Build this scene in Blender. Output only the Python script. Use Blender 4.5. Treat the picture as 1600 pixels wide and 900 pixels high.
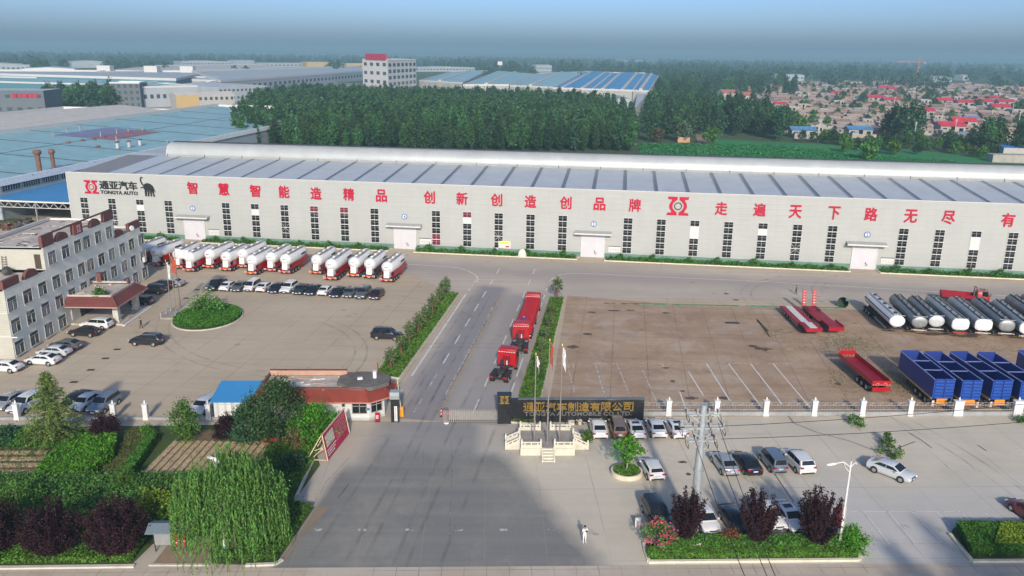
import bpy, bmesh, math, random
import numpy as np
from mathutils import Vector, Matrix
R = math.radians
random.seed(7)
rng = np.random.default_rng(7)
S = bpy.context.scene
COL = S.collection
for _o in list(bpy.data.objects):
    bpy.data.objects.remove(_o)

# ---------------------------------------------------------------- camera, sky, sun, exposure
CAM_H, FPX, PITCH, ROLL = 42.0, 1262.0, 0.28359, 0.01227
_cp, _sp = math.cos(PITCH), math.sin(PITCH)
_F = Vector((0, _cp, -_sp)); _u = Vector((0, _sp, _cp)); _x = Vector((1, 0, 0))
_X = _x * math.cos(ROLL) + _u * math.sin(ROLL)
_U = _u * math.cos(ROLL) - _x * math.sin(ROLL)
cd = bpy.data.cameras.new('camera'); cam = bpy.data.objects.new('camera', cd); COL.objects.link(cam)
cd.sensor_width = 36.0; cd.sensor_fit = 'HORIZONTAL'; cd.lens = FPX / 1600 * 36.0
cd.clip_start = 0.5; cd.clip_end = 30000
cam.matrix_world = Matrix(((_X.x, _U.x, -_F.x, 0), (_X.y, _U.y, -_F.y, 0), (_X.z, _U.z, -_F.z, CAM_H), (0, 0, 0, 1)))
S.camera = cam
SUN_EL, SUN_AZ = R(26.0), R(176.0)          # azimuth clockwise from +Y: the sun stands behind the camera
w = bpy.data.worlds.new('World'); S.world = w; w.use_nodes = True
nt = w.node_tree; bg = nt.nodes['Background']
sky = nt.nodes.new('ShaderNodeTexSky'); sky.sky_type = 'NISHITA'; sky.sun_disc = False
sky.sun_elevation = SUN_EL; sky.sun_rotation = SUN_AZ
sky.altitude = 50; sky.air_density = 0.6; sky.dust_density = 2.15; sky.ozone_density = 5.0
nt.links.new(sky.outputs[0], bg.inputs[0]); bg.inputs[1].default_value = 0.15
sd = bpy.data.lights.new('sun', 'SUN'); sun = bpy.data.objects.new('sun', sd); COL.objects.link(sun)
sd.energy = 3.3; sd.angle = R(2.5); sd.color = (1.0, 0.885, 0.72)
sdir = Vector((math.sin(SUN_AZ) * math.cos(SUN_EL), math.cos(SUN_AZ) * math.cos(SUN_EL), math.sin(SUN_EL)))
sun.rotation_euler = sdir.to_track_quat('Z', 'Y').to_euler()
vs = S.view_settings
S.display_settings.display_device = 'sRGB'
vs.view_transform = 'Standard'; vs.look = 'None'; vs.gamma = 1.0; vs.use_curve_mapping = False
vs.exposure = 0.38
HAZE_D, HAZE_COL, HAZE_G, HAZE_TOP = 0.00031, (0.36, 0.59, 0.70), 0.0, 75.0
S.render.engine = 'CYCLES'
cy = S.cycles
cy.use_denoising = True
cy.max_bounces = 5; cy.diffuse_bounces = 2; cy.glossy_bounces = 2; cy.transmission_bounces = 3
cy.volume_bounces = 0; cy.transparent_max_bounces = 8
cy.caustics_reflective = False; cy.caustics_refractive = False
cy.use_adaptive_sampling = True; cy.adaptive_threshold = 0.01
S.render.use_persistent_data = False

# ---------------------------------------------------------------- measuring helpers
def g(px, py, z=0.0):
    """ground point (x, y, z) seen at a photo pixel"""
    d = _F * FPX + _X * (px - 800) - _U * (py - 450)
    t = (CAM_H - z) / -d.z
    return Vector((d.x * t, d.y * t, z))
W0 = g(617, 388); WD = (g(1364, 421) - W0).normalized(); WN = Vector((-WD.y, WD.x, 0))
WANG = math.atan2(WD.y, WD.x)                 # direction of the warehouse front
RANG = WANG + math.pi / 2                     # direction of the road
def wf(s, t, z=0.0):
    """warehouse frame: s along the front, t away from the camera"""
    return W0 + WD * s + WN * t + Vector((0, 0, z))
def to_wf(p):
    q = p - W0
    return q.dot(WD), q.dot(WN)
def on_wall(px, py, p0, p1):
    t = (p1 - p0); t.z = 0; t.normalize(); n = Vector((-t.y, t.x, 0))
    d = _F * FPX + _X * (px - 800) - _U * (py - 450)
    k = p0.dot(n) / d.dot(n)
    q = d * k
    return (q - p0).dot(t), CAM_H + q.z

# ---------------------------------------------------------------- materials
MATS = {}
def mat(name, col, rough=0.8, metal=0.0, var=0.12, scale=1.5, spec=0.35, bump=0.0, rnd=0.0, coat=0.0, alpha=None):
    if name in MATS: return MATS[name]
    m = bpy.data.materials.new(name); m.use_nodes = True
    t = m.node_tree; b = t.nodes['Principled BSDF']
    b.inputs['Roughness'].default_value = rough; b.inputs['Metallic'].default_value = metal
    b.inputs['Specular IOR Level'].default_value = spec
    if coat: b.inputs['Coat Weight'].default_value = coat; b.inputs['Coat Roughness'].default_value = 0.08
    c = (*col, 1)
    tc = t.nodes.new('ShaderNodeTexCoord')
    no = t.nodes.new('ShaderNodeTexNoise'); no.inputs['Scale'].default_value = scale; no.inputs['Detail'].default_value = 5; no.inputs['Roughness'].default_value = 0.65
    t.links.new(tc.outputs['Object'], no.inputs['Vector'])
    mr = t.nodes.new('ShaderNodeMapRange'); mr.inputs[1].default_value = 0.3; mr.inputs[2].default_value = 0.7
    mr.inputs[3].default_value = 1 - var; mr.inputs[4].default_value = 1 + var
    t.links.new(no.outputs['Fac'], mr.inputs[0])
    hs = t.nodes.new('ShaderNodeHueSaturation'); hs.inputs['Color'].default_value = c
    src = mr.outputs[0]
    if rnd:
        oi = t.nodes.new('ShaderNodeObjectInfo')
        m2 = t.nodes.new('ShaderNodeMapRange'); m2.inputs[3].default_value = 1 - rnd; m2.inputs[4].default_value = 1 + rnd
        t.links.new(oi.outputs['Random'], m2.inputs[0])
        mm = t.nodes.new('ShaderNodeMath'); mm.operation = 'MULTIPLY'
        t.links.new(src, mm.inputs[0]); t.links.new(m2.outputs[0], mm.inputs[1]); src = mm.outputs[0]
        m3 = t.nodes.new('ShaderNodeMapRange'); m3.inputs[3].default_value = 0.5 - rnd * 0.06; m3.inputs[4].default_value = 0.5 + rnd * 0.06
        t.links.new(oi.outputs['Random'], m3.inputs[0]); t.links.new(m3.outputs[0], hs.inputs['Hue'])
    t.links.new(src, hs.inputs['Value'])
    t.links.new(hs.outputs[0], b.inputs['Base Color'])
    if bump:
        bp = t.nodes.new('ShaderNodeBump'); bp.inputs['Strength'].default_value = bump; bp.inputs['Distance'].default_value = 0.05
        t.links.new(no.outputs['Fac'], bp.inputs['Height']); t.links.new(bp.outputs[0], b.inputs['Normal'])
    MATS[name] = m
    return m
def glass(name, col=(0.02, 0.028, 0.033), rough=0.08):
    m = mat(name, col, rough=rough, var=0.35, scale=2.5, spec=0.6)
    return m
def leafmat(name, col, var=0.35, scale=1.2, rnd=0.15, trans=0.25, hue=0.02):
    """foliage: patchy colour, some light through the leaves"""
    if name in MATS: return MATS[name]
    m = mat(name, col, rough=0.75, var=var, scale=scale, spec=0.25, rnd=rnd)
    t = m.node_tree; b = t.nodes['Principled BSDF']
    geo = t.nodes.new('ShaderNodeNewGeometry')
    hs = [n for n in t.nodes if n.type == 'HUE_SAT'][0]
    # one shade per leaf clump
    h2 = t.nodes.new('ShaderNodeHueSaturation')
    ra = t.nodes.new('ShaderNodeMapRange'); ra.inputs[3].default_value = 0.6; ra.inputs[4].default_value = 1.45
    t.links.new(geo.outputs['Random Per Island'], ra.inputs[0]); t.links.new(ra.outputs[0], h2.inputs['Value'])
    rb = t.nodes.new('ShaderNodeMapRange'); rb.inputs[3].default_value = 0.5 - hue; rb.inputs[4].default_value = 0.5 + hue
    t.links.new(geo.outputs['Random Per Island'], rb.inputs[0]); t.links.new(rb.outputs[0], h2.inputs['Hue'])
    t.links.new(hs.outputs[0], h2.inputs['Color']); t.links.new(h2.outputs[0], b.inputs['Base Color'])
    tr = t.nodes.new('ShaderNodeBsdfTranslucent'); t.links.new(h2.outputs[0], tr.inputs['Color'])
    mx = t.nodes.new('ShaderNodeMixShader'); mx.inputs[0].default_value = trans
    out = [n for n in t.nodes if n.type == 'OUTPUT_MATERIAL'][0]
    t.links.new(b.outputs[0], mx.inputs[1]); t.links.new(tr.outputs[0], mx.inputs[2]); t.links.new(mx.outputs[0], out.inputs['Surface'])
    return m

# ---------------------------------------------------------------- mesh builder
class MB:
    def __init__(s): s.v = []; s.f = []; s.mi = []; s.mats = []; s.sm = []
    def _m(s, m):
        if m not in s.mats: s.mats.append(m)
        return s.mats.index(m)
    def add(s, vs, fs, m, smooth=False):
        o = len(s.v); s.v += [tuple(v) for v in vs]; k = s._m(m)
        for f in fs: s.f.append([i + o for i in f]); s.mi.append(k); s.sm.append(smooth)
        return s
    def box(s, c, d, m, rz=0.0, M=None):
        x, y, z = d[0] / 2, d[1] / 2, d[2] / 2
        vs = [Vector((a * x, b * y, e * z)) for e in (-1, 1) for b in (-1, 1) for a in (-1, 1)]
        if M is None: M = Matrix.Rotation(rz, 3, 'Z')
        vs = [M @ v + Vector(c) for v in vs]
        return s.add(vs, [(0, 2, 3, 1), (4, 5, 7, 6), (0, 1, 5, 4), (2, 6, 7, 3), (0, 4, 6, 2), (1, 3, 7, 5)], m)
    def bar(s, a, b, w_, h_, m):
        """square bar between two points"""
        a, b = Vector(a), Vector(b); d = b - a; L = d.length
        if L < 1e-6: return s
        q = d.to_track_quat('X', 'Z').to_matrix()
        return s.box((a + b) / 2, (L, w_, h_), m, M=q)
    def cyl(s, a, b, r0, m, r1=None, n=10, caps=True, smooth=True):
        a, b = Vector(a), Vector(b); r1 = r0 if r1 is None else r1
        q = (b - a).to_track_quat('Z', 'Y').to_matrix()
        vs = []
        for p, r in ((a, r0), (b, r1)):
            for i in range(n):
                t = 2 * math.pi * i / n
                vs.append(p + q @ Vector((r * math.cos(t), r * math.sin(t), 0)))
        fs = [(i, (i + 1) % n, n + (i + 1) % n, n + i) for i in range(n)]
        s.add(vs, fs, m, smooth)
        if caps:
            s.add(vs[:n], [tuple(range(n))[::-1]], m); s.add(vs[n:], [tuple(range(n))], m)
        return s
    def tube(s, pts, r, m, n=6):
        for a, b in zip(pts[:-1], pts[1:]): s.cyl(a, b, r, m, n=n)
        return s
    def loft(s, rings, m, cap=True, smooth=True, closed=True):
        n = len(rings[0]); vs = [v for r in rings for v in r]; fs = []
        for i in range(len(rings) - 1):
            for j in range(n if closed else n - 1):
                fs.append((i * n + j, i * n + (j + 1) % n, (i + 1) * n + (j + 1) % n, (i + 1) * n + j))
        s.add(vs, fs, m, smooth)
        if cap:
            s.add(rings[0], [tuple(range(n))[::-1]], m); s.add(rings[-1], [tuple(range(n))], m)
        return s
    def prism(s, poly, z0, z1, m, m_side=None):
        """upright prism over a polygon of (x, y)"""
        n = len(poly)
        A = sum(poly[i][0] * poly[(i + 1) % n][1] - poly[(i + 1) % n][0] * poly[i][1] for i in range(n))
        if A < 0: poly = poly[::-1]
        lo = [(p[0], p[1], z0) for p in poly]; hi = [(p[0], p[1], z1) for p in poly]
        s.add(hi, [tuple(range(n))], m); s.add(lo, [tuple(range(n))[::-1]], m_side or m)
        s.add(lo + hi, [(i, (i + 1) % n, n + (i + 1) % n, n + i) for i in range(n)], m_side or m)
        return s
    def quad(s, a, b, c, d, m): return s.add([a, b, c, d], [(0, 1, 2, 3)], m)
    def tri(s, a, b, c, m): return s.add([a, b, c], [(0, 1, 2)], m)
    def mesh(s, name):
        me = bpy.data.meshes.new(name); me.from_pydata(s.v, [], s.f)
        for m in s.mats: me.materials.append(m)
        me.polygons.foreach_set('material_index', s.mi); me.polygons.foreach_set('use_smooth', s.sm)
        me.update()
        return me
    def build(s, name, parent=None, loc=(0, 0, 0), rz=0.0, sharp=None):
        me = s.mesh(name)
        if sharp is not None: me.set_sharp_from_angle(angle=R(sharp))
        return link(name, me, parent, loc, rz)
def link(name, me, parent=None, loc=(0, 0, 0), rz=0.0):
    o = bpy.data.objects.new(name, me); COL.objects.link(o)
    o.location = loc; o.rotation_euler = (0, 0, rz)
    if parent is not None: o.parent = parent
    return o
def tag(o, label, cat, group=None, kind=None):
    o['label'] = label; o['category'] = cat
    if group: o['group'] = group
    elif 'group' in o: del o['group']
    if kind: o['kind'] = kind
    return o
def thing(name, label, cat, loc=(0, 0, 0), rz=0.0, group=None):
    o = bpy.data.objects.new(name, None); COL.objects.link(o); o.empty_display_size = 0.2
    o.location = loc; o.rotation_euler = (0, 0, rz)
    return tag(o, label, cat, group)
def dup(o, loc, rz, label, group=None, parent=None):
    """a copy of a thing with copies of its parts and sub-parts"""
    c = o.copy(); COL.objects.link(c)
    if parent is None:
        c.location = loc; c.rotation_euler = (0, 0, rz); c['label'] = label
        if group: c['group'] = group
    else: c.parent = parent
    for ch in kids(o): dup(ch, None, None, None, None, c)
    return c
KIDS = {}
def kids(o):
    return [c for c in COL.objects if c.parent == o] if o.name not in KIDS else KIDS[o.name]
def struct(o): o['kind'] = 'structure'; return o
def sheet(name, pts, z, m, kind='structure'):
    """flat surface on the ground from a polygon of points"""
    me = bpy.data.meshes.new(name)
    P2 = [Vector((p[0], p[1], 0)) for p in pts]
    A = sum(P2[i].x * P2[(i + 1) % len(P2)].y - P2[(i + 1) % len(P2)].x * P2[i].y for i in range(len(P2)))
    if A < 0: P2 = P2[::-1]
    me.from_pydata([(p.x, p.y, z) for p in P2], [], [tuple(range(len(P2)))]); me.materials.append(m); me.update()
    o = link(name, me); o['kind'] = kind
    return o
def pxs(*pp): return [g(a, b) for a, b in pp]
def along(p, q, k): return p + (q - p) * k

# fast quads: an (n,4,3) array becomes one mesh
def quads_mesh(name, Q, m):
    Q = np.asarray(Q, dtype=np.float32); n = len(Q)
    me = bpy.data.meshes.new(name)
    me.vertices.add(n * 4); me.vertices.foreach_set('co', Q.reshape(-1))
    me.loops.add(n * 4); me.loops.foreach_set('vertex_index', np.arange(n * 4, dtype=np.int32))
    me.polygons.add(n); me.polygons.foreach_set('loop_start', np.arange(0, n * 4, 4, dtype=np.int32))
    me.polygons.foreach_set('loop_total', np.full(n, 4, dtype=np.int32))
    me.materials.append(m); me.update(calc_edges=True); me.validate()
    return me
def leaf_quads(P, size, flat=0.0, rg=rng, ar=0.62):
    """leaf-clump quads at points P (n,3); flat>0 turns them towards level"""
    n = len(P); P = np.asarray(P)
    nrm = rg.normal(size=(n, 3)); nrm[:, 2] = np.abs(nrm[:, 2]) + flat
    nrm /= np.linalg.norm(nrm, axis=1)[:, None]
    a = rg.normal(size=(n, 3)); a -= (a * nrm).sum(1)[:, None] * nrm; a /= np.linalg.norm(a, axis=1)[:, None]
    b = np.cross(nrm, a)
    sz = (size * rg.uniform(0.6, 1.35, n))[:, None]
    a = a * sz; b = b * sz * ar
    bend = nrm * sz * 0.25
    return np.stack([P - a, P - b + bend, P + a, P + b + bend], axis=1)
def quads_from_mb(Q): return Q

def text_mesh(body, size, ext=0.03, bold=0.0, align='CENTER'):
    cu = bpy.data.curves.new('lettering', 'FONT'); cu.body = body; cu.size = size
    cu.extrude = ext; cu.offset = bold; cu.align_x = align; cu.align_y = 'CENTER'; cu.resolution_u = 2
    o = bpy.data.objects.new('lettering', cu); COL.objects.link(o)
    dg = bpy.context.evaluated_depsgraph_get()
    me = bpy.data.meshes.new_from_object(o.evaluated_get(dg))
    bpy.data.objects.remove(o); bpy.data.curves.remove(cu)
    return me
def put_text(mb, body, size, M, m, ext=0.03, bold=0.0, w_fit=None, h_fit=None, heavy=0.0):
    """lettering whose face looks along M's z; fitted to a box when asked"""
    me = text_mesh(body, size, ext, bold)
    v0 = [v.co.copy() for v in me.vertices]
    for i_, (hx, hy) in enumerate(((0, 0), (1, 0), (-1, 0), (0, 1), (0, -1), (.7, .7), (-.7, .7), (.7, -.7), (-.7, -.7)) if heavy and v0 else ((0, 0),)):
        vs = [v + Vector((hx * heavy, hy * heavy, .004 * i_)) for v in v0]
        if not vs: break
        xs = [v.x for v in vs]; ys = [v.y for v in vs]
        if i_ == 0: cx, cyy = (min(xs) + max(xs)) / 2, (min(ys) + max(ys)) / 2; dx_, dy_ = max(xs) - min(xs) + 2 * heavy, max(ys) - min(ys) + 2 * heavy
        kx = w_fit / dx_ if w_fit else 1; ky = h_fit / dy_ if h_fit else 1
        vs = [M @ Vector(((v.x - cx) * kx, (v.y - cyy) * ky, v.z)) for v in vs]
        mb.add(vs, [tuple(p.vertices) for p in me.polygons], m)
    bpy.data.meshes.remove(me)
def face_M(origin, xdir):
    """matrix: x along xdir, y up, z out of the wall towards the right-hand side"""
    x = Vector(xdir).normalized(); y = Vector((0, 0, 1)); z = x.cross(y)
    return Matrix(((x.x, y.x, z.x, origin[0]), (x.y, y.y, z.y, origin[1]), (x.z, y.z, z.z, origin[2]), (0, 0, 0, 1)))
# registry of children so that copying stays quick
CH = {}
def link(name, me, parent=None, loc=(0, 0, 0), rz=0.0):
    o = bpy.data.objects.new(name, me); COL.objects.link(o)
    o.location = loc; o.rotation_euler = (0, 0, rz)
    if parent is not None:
        o.parent = parent; CH.setdefault(parent.name, []).append(o)
    return o
def dup(o, loc, rz, label, group=None, parent=None, swap=None):
    c = o.copy(); COL.objects.link(c)
    if parent is None:
        c.location = loc; c.rotation_euler = (0, 0, rz); c['label'] = label
        if group: c['group'] = group
        elif 'group' in c: del c['group']
    else:
        c.parent = parent; CH.setdefault(parent.name, []).append(c)
    for ch in CH.get(o.name, []): dup(ch, None, None, None, None, c)
    return c

# ---------------------------------------------------------------- ground materials
GAIN = dict(yard_concrete=(1.33, 1.27, 1.12), brown_yard=(1.36, 1.22, 1.06), forecourt_concrete=(1.55, 1.55, 1.45), asphalt=(1.45, 1.42, 1.4), dusty_asphalt=(1.85, 1.78, 1.65), apron_asphalt=(.92, .95, .92), pavement_slabs=(1.3, 1.3, 1.25), industrial_ground=(1.2, 1.2, 1.2))
def ground_mat(name, base, light, dark, ang=0.0, joints=None, jcol=0.7, big=0.035, stain=0.5, streak=0.0, rough=0.9, fine=0.12, patch=None, patch_amt=0.0, bands=()):
    kg = GAIN.get(name, (1, 1, 1)); base, light, dark = [tuple(c * k for c, k in zip(q_, kg)) for q_ in (base, light, dark)]
    m = bpy.data.materials.new(name); m.use_nodes = True
    t = m.node_tree; b = t.nodes['Principled BSDF']; N = t.nodes.new; Lk = t.links.new
    b.inputs['Roughness'].default_value = rough; b.inputs['Specular IOR Level'].default_value = 0.25
    ge = N('ShaderNodeNewGeometry'); mp = N('ShaderNodeMapping'); mp.vector_type = 'POINT'
    mp.inputs['Rotation'].default_value = (0, 0, -ang); Lk(ge.outputs['Position'], mp.inputs['Vector'])
    def noise(scale, detail=6, rough_=0.6, vec=None, dist=0.0):
        n = N('ShaderNodeTexNoise'); n.inputs['Scale'].default_value = scale; n.inputs['Detail'].default_value = detail
        n.inputs['Roughness'].default_value = rough_; n.inputs['Distortion'].default_value = dist
        Lk(vec or mp.outputs[0], n.inputs['Vector']); return n.outputs['Fac']
    def ramp(fac, a, b_):
        r = N('ShaderNodeMapRange'); r.inputs[1].default_value = a; r.inputs[2].default_value = b_; Lk(fac, r.inputs[0]); return r.outputs[0]
    def mix(fac, c1, c2, k=None):
        x = N('ShaderNodeMix'); x.data_type = 'RGBA'
        if k is not None:
            mm = N('ShaderNodeMath'); mm.operation = 'MULTIPLY'; Lk(fac, mm.inputs[0]); mm.inputs[1].default_value = k; fac = mm.outputs[0]
        Lk(fac, x.inputs[0])
        for i, c in ((6, c1), (7, c2)):
            if isinstance(c, tuple): x.inputs[i].default_value = (*c, 1)
            else: Lk(c, x.inputs[i])
        return x.outputs[2]
    c = mix(ramp(noise(big, 5, 0.6, dist=0.4), 0.35, 0.65), base, light)
    for an_, (a0, a1), (b0, b1), soft, col_, amt in bands:      # worn or dusty lanes with soft, uneven edges
        m3 = N('ShaderNodeMapping'); m3.inputs['Rotation'].default_value = (0, 0, -an_); Lk(ge.outputs['Position'], m3.inputs['Vector'])
        sx = N('ShaderNodeSeparateXYZ'); Lk(m3.outputs[0], sx.inputs[0]); wob = N('ShaderNodeMath'); wob.operation = 'MULTIPLY_ADD'; Lk(noise(0.09, 5, 0.65), wob.inputs[0]); wob.inputs[1].default_value = soft * 3; wob.inputs[2].default_value = -soft * 1.5
        f_ = None
        for ax, lo_, hi_ in ((0, a0, a1), (1, b0, b1)):
            ad = N('ShaderNodeMath'); Lk(sx.outputs[ax], ad.inputs[0]); Lk(wob.outputs[0], ad.inputs[1])
            for e0, e1 in ((lo_ - soft, lo_ + soft), (hi_ + soft, hi_ - soft)):
                r_ = ramp(ad.outputs[0], e0, e1)
                if f_ is None: f_ = r_
                else: mu = N('ShaderNodeMath'); mu.operation = 'MULTIPLY'; Lk(f_, mu.inputs[0]); Lk(r_, mu.inputs[1]); f_ = mu.outputs[0]
        c = mix(f_, c, col_, amt)
    c = mix(ramp(noise(big * 4.3, 6, 0.7), 0.48, 0.75), c, dark, stain)
    if patch: c = mix(ramp(noise(big * 2.1, 7, 0.75, dist=0.8), 0.5, 0.62), c, patch, patch_amt)
    if streak:
        m2 = N('ShaderNodeMapping'); m2.inputs['Rotation'].default_value = (0, 0, -ang); m2.inputs['Scale'].default_value = (0.015, 0.5, 1)
        # stretched along the driving direction
        Lk(ge.outputs['Position'], m2.inputs['Vector'])
        c = mix(ramp(noise(1.0, 4, 0.6, m2.outputs[0]), 0.42, 0.7), c, dark, streak)
    c = mix(ramp(noise(2.6, 4, 0.7), 0.3, 0.8), c, dark, fine)
    # oil spots
    vo = N('ShaderNodeTexVoronoi'); vo.inputs['Scale'].default_value = 0.17; Lk(mp.outputs[0], vo.inputs['Vector'])
    sp = N('ShaderNodeMath'); sp.operation = 'ADD'; Lk(vo.outputs['Distance'], sp.inputs[0])
    nz = N('ShaderNodeMath'); nz.operation = 'MULTIPLY'; Lk(noise(1.3, 3), nz.inputs[0]); nz.inputs[1].default_value = 0.22; Lk(nz.outputs[0], sp.inputs[1])
    c = mix(ramp(sp.outputs[0], 0.22, 0.12), c, tuple(x * 0.45 for x in dark), 0.45)
    if joints:
        br = N('ShaderNodeTexBrick'); br.offset = 0.0; br.inputs['Scale'].default_value = 1.0
        br.inputs['Brick Width'].default_value = joints[0]; br.inputs['Row Height'].default_value = joints[1]
        br.inputs['Mortar Size'].default_value = joints[2]; br.inputs['Mortar Smooth'].default_value = 0.3
        br.inputs['Color1'].default_value = (0, 0, 0, 1); br.inputs['Color2'].default_value = (0.35, 0.35, 0.35, 1); br.inputs['Mortar'].default_value = (1, 1, 1, 1)
        Lk(mp.outputs[0], br.inputs['Vector'])
        # slabs cast on different days differ a little
        c = mix(br.outputs['Color'], c, dark, 0.22)
        jm = N('ShaderNodeMath'); jm.operation = 'MULTIPLY'; Lk(br.outputs['Fac'], jm.inputs[0]); Lk(ramp(noise(0.12, 3), 0.35, 0.6), jm.inputs[1])
        c = mix(jm.outputs[0], c, tuple(x * 0.55 for x in dark), jcol)
    Lk(c, b.inputs['Base Color'])
    bp = N('ShaderNodeBump'); bp.inputs['Strength'].default_value = 0.25; bp.inputs['Distance'].default_value = 0.02
    Lk(noise(6.0, 4, 0.7), bp.inputs['Height']); Lk(bp.outputs[0], b.inputs['Normal'])
    MATS[name] = m
    return m
G_TERR = ground_mat('far_ground', (0.055, 0.10, 0.035), (0.085, 0.115, 0.05), (0.035, 0.07, 0.028), big=0.006, stain=0.6)
G_CONC = ground_mat('yard_concrete', (0.33, 0.285, 0.235), (0.385, 0.34, 0.285), (0.24, 0.205, 0.17), RANG, (9.0, 4.6, 0.06), 0.45, stain=0.35, streak=0.3)
G_BROWN = ground_mat('brown_yard', (0.265, 0.205, 0.16), (0.325, 0.265, 0.205), (0.16, 0.115, 0.088), RANG, (11.0, 5.0, 0.07), 0.5, big=0.06, stain=0.75, streak=0.35, fine=.2, patch=(0.46, 0.39, 0.31), patch_amt=0.7)
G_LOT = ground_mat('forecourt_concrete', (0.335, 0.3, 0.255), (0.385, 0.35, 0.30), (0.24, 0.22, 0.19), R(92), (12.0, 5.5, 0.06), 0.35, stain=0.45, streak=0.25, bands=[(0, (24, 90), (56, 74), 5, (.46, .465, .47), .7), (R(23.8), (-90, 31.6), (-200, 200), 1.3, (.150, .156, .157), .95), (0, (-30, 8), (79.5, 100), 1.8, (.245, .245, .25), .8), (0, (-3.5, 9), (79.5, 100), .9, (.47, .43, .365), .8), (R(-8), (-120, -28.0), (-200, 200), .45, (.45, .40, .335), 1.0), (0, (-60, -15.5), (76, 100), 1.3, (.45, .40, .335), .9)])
G_ASPH = ground_mat('asphalt', (0.165, 0.163, 0.168), (0.20, 0.196, 0.196), (0.115, 0.115, 0.122), RANG, None, stain=0.5, streak=0.45)
_so = W0.dot(WD); _to = W0.dot(WN)
G_ASPH2 = ground_mat('dusty_asphalt', (0.225, 0.205, 0.185), (0.27, 0.245, 0.22), (0.165, 0.15, 0.14), WANG, None, stain=0.35, streak=0.4, bands=[(WANG, (_so - 40, _so + 150), (_to - 19, _to - 11), 3.0, (.28, .255, .25), .6), (WANG, (_so + 29.5, _so + 37.5), (_to - 100, _to - 30), 1.6, (.29, .28, .275), .85), (WANG, (_so + 23.2, _so + 29.2), (_to - 100, _to - 26), 1.3, (.215, .212, .222), .92)])
G_SOIL = ground_mat('dry_soil', (0.15, 0.105, 0.06), (0.19, 0.135, 0.08), (0.10, 0.08, 0.04), 0, None, stain=0.5, big=0.1)
G_GRASS = ground_mat('rough_grass_ground', (0.05, 0.085, 0.02), (0.085, 0.11, 0.035), (0.03, 0.055, 0.015), 0, None, stain=0.6, big=0.12)
G_FIELD = ground_mat('crop_field', (0.035, 0.19, 0.06), (0.05, 0.22, 0.07), (0.028, 0.15, 0.045), WANG, None, stain=0.5, big=0.03, streak=0.3)
G_PATH = ground_mat('dirt_path', (0.24, 0.18, 0.12), (0.3, 0.23, 0.16), (0.16, 0.12, 0.08), 0, None, big=0.1)
G_PAVE = ground_mat('pavement_slabs', (0.34, 0.29, 0.24), (0.4, 0.35, 0.3), (0.24, 0.2, 0.17), R(1.8), (1.9, 0.95, 0.035), 0.8, stain=0.5, big=0.1)
def paint_mat(name, col, wear):
    m = mat(name, col, 0.7, var=0.15, scale=0.6)
    # worn paint: the road shows through
    t = m.node_tree; b = t.nodes['Principled BSDF']
    no = t.nodes.new('ShaderNodeTexNoise'); no.inputs['Scale'].default_value = 1.3; no.inputs['Detail'].default_value = 6; no.inputs['Roughness'].default_value = 0.75
    ge = t.nodes.new('ShaderNodeNewGeometry'); t.links.new(ge.outputs['Position'], no.inputs['Vector'])
    r = t.nodes.new('ShaderNodeMapRange'); r.inputs[1].default_value = wear - 0.06; r.inputs[2].default_value = wear + 0.06; t.links.new(no.outputs['Fac'], r.inputs[0])
    t.links.new(r.outputs[0], b.inputs['Alpha'])
    return m
M_LINE = paint_mat('road_paint', (0.62, 0.61, 0.58), 0.38)
M_LINE2 = paint_mat('worn_road_paint', (0.5, 0.48, 0.44), 0.48)
M_YEL = paint_mat('worn_yellow_paint', (0.36, 0.27, 0.15), 0.42)
M_KERB = mat('kerb_stone', (0.52, 0.49, 0.42), 0.85, var=0.15, scale=0.8)
M_KERBW = mat('painted_kerb', (0.62, 0.56, 0.43), 0.85, var=0.15, scale=0.8)

# ---------------------------------------------------------------- ground, roads, markings
sheet('ground', [(-14000, -600), (14000, -600), (14000, 26000), (-14000, 26000)], -0.06, G_TERR)
sheet('yard', [wf(-100, -100), wf(-100, 40), wf(180, 40), wf(180, -66), g(1620, 648), g(1010, 652), g(780, 659), g(0, 659), Vector((-120, 86, 0))], 0.0, G_CONC)
sheet('yard_brown', [wf(40.4, -29.5), wf(56, -31.5), wf(100, -29), wf(170, -29), wf(170, -60), g(1700, 647), g(1009, 651), wf(41.5, -79.5)], 0.006, G_BROWN)
sheet('cross_road', [wf(-60, -6.5), wf(-20, -6.2), wf(60, -5.4), wf(170, -6.5), wf(170, -27), wf(90, -26), wf(60, -27.5), wf(39, -31.5), wf(21.6, -33), wf(10, -22), wf(-5, -19), wf(-30, -20), wf(-60, -22)], 0.004, G_ASPH2)
sheet('road', [wf(21.9, -84), wf(21.9, -29), wf(37.2, -29), wf(37.2, -84)], 0.009, G_ASPH2)
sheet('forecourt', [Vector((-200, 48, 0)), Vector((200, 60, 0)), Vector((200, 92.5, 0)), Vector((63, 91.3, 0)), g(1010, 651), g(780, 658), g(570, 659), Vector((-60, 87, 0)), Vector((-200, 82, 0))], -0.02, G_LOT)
# public road and pavement at the bottom
def xl(x, y0): return Vector((x, y0 + 0.031 * x, 0))
sheet('pavement', [xl(-160, 58.0), xl(200, 58.0), xl(200, 59.4), xl(-160, 59.4)], 0.004, G_PAVE)
sheet('public_road', [Vector((-220, 30, 0)), Vector((220, 43, 0)), xl(220, 58.05), xl(-220, 58.05)], 0.010, G_ASPH2)
# faded line and gutter edge of the public road
MBm = MB(); a, b = xl(-120, 57.55), xl(140, 57.55); n_ = Vector((-0.031, 1, 0)) * 0.16
MBm.quad(a, b, b + n_, a + n_, M_KERB); o = MBm.build('road_edge_line'); o.location.z = 0.006; struct(o)

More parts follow.
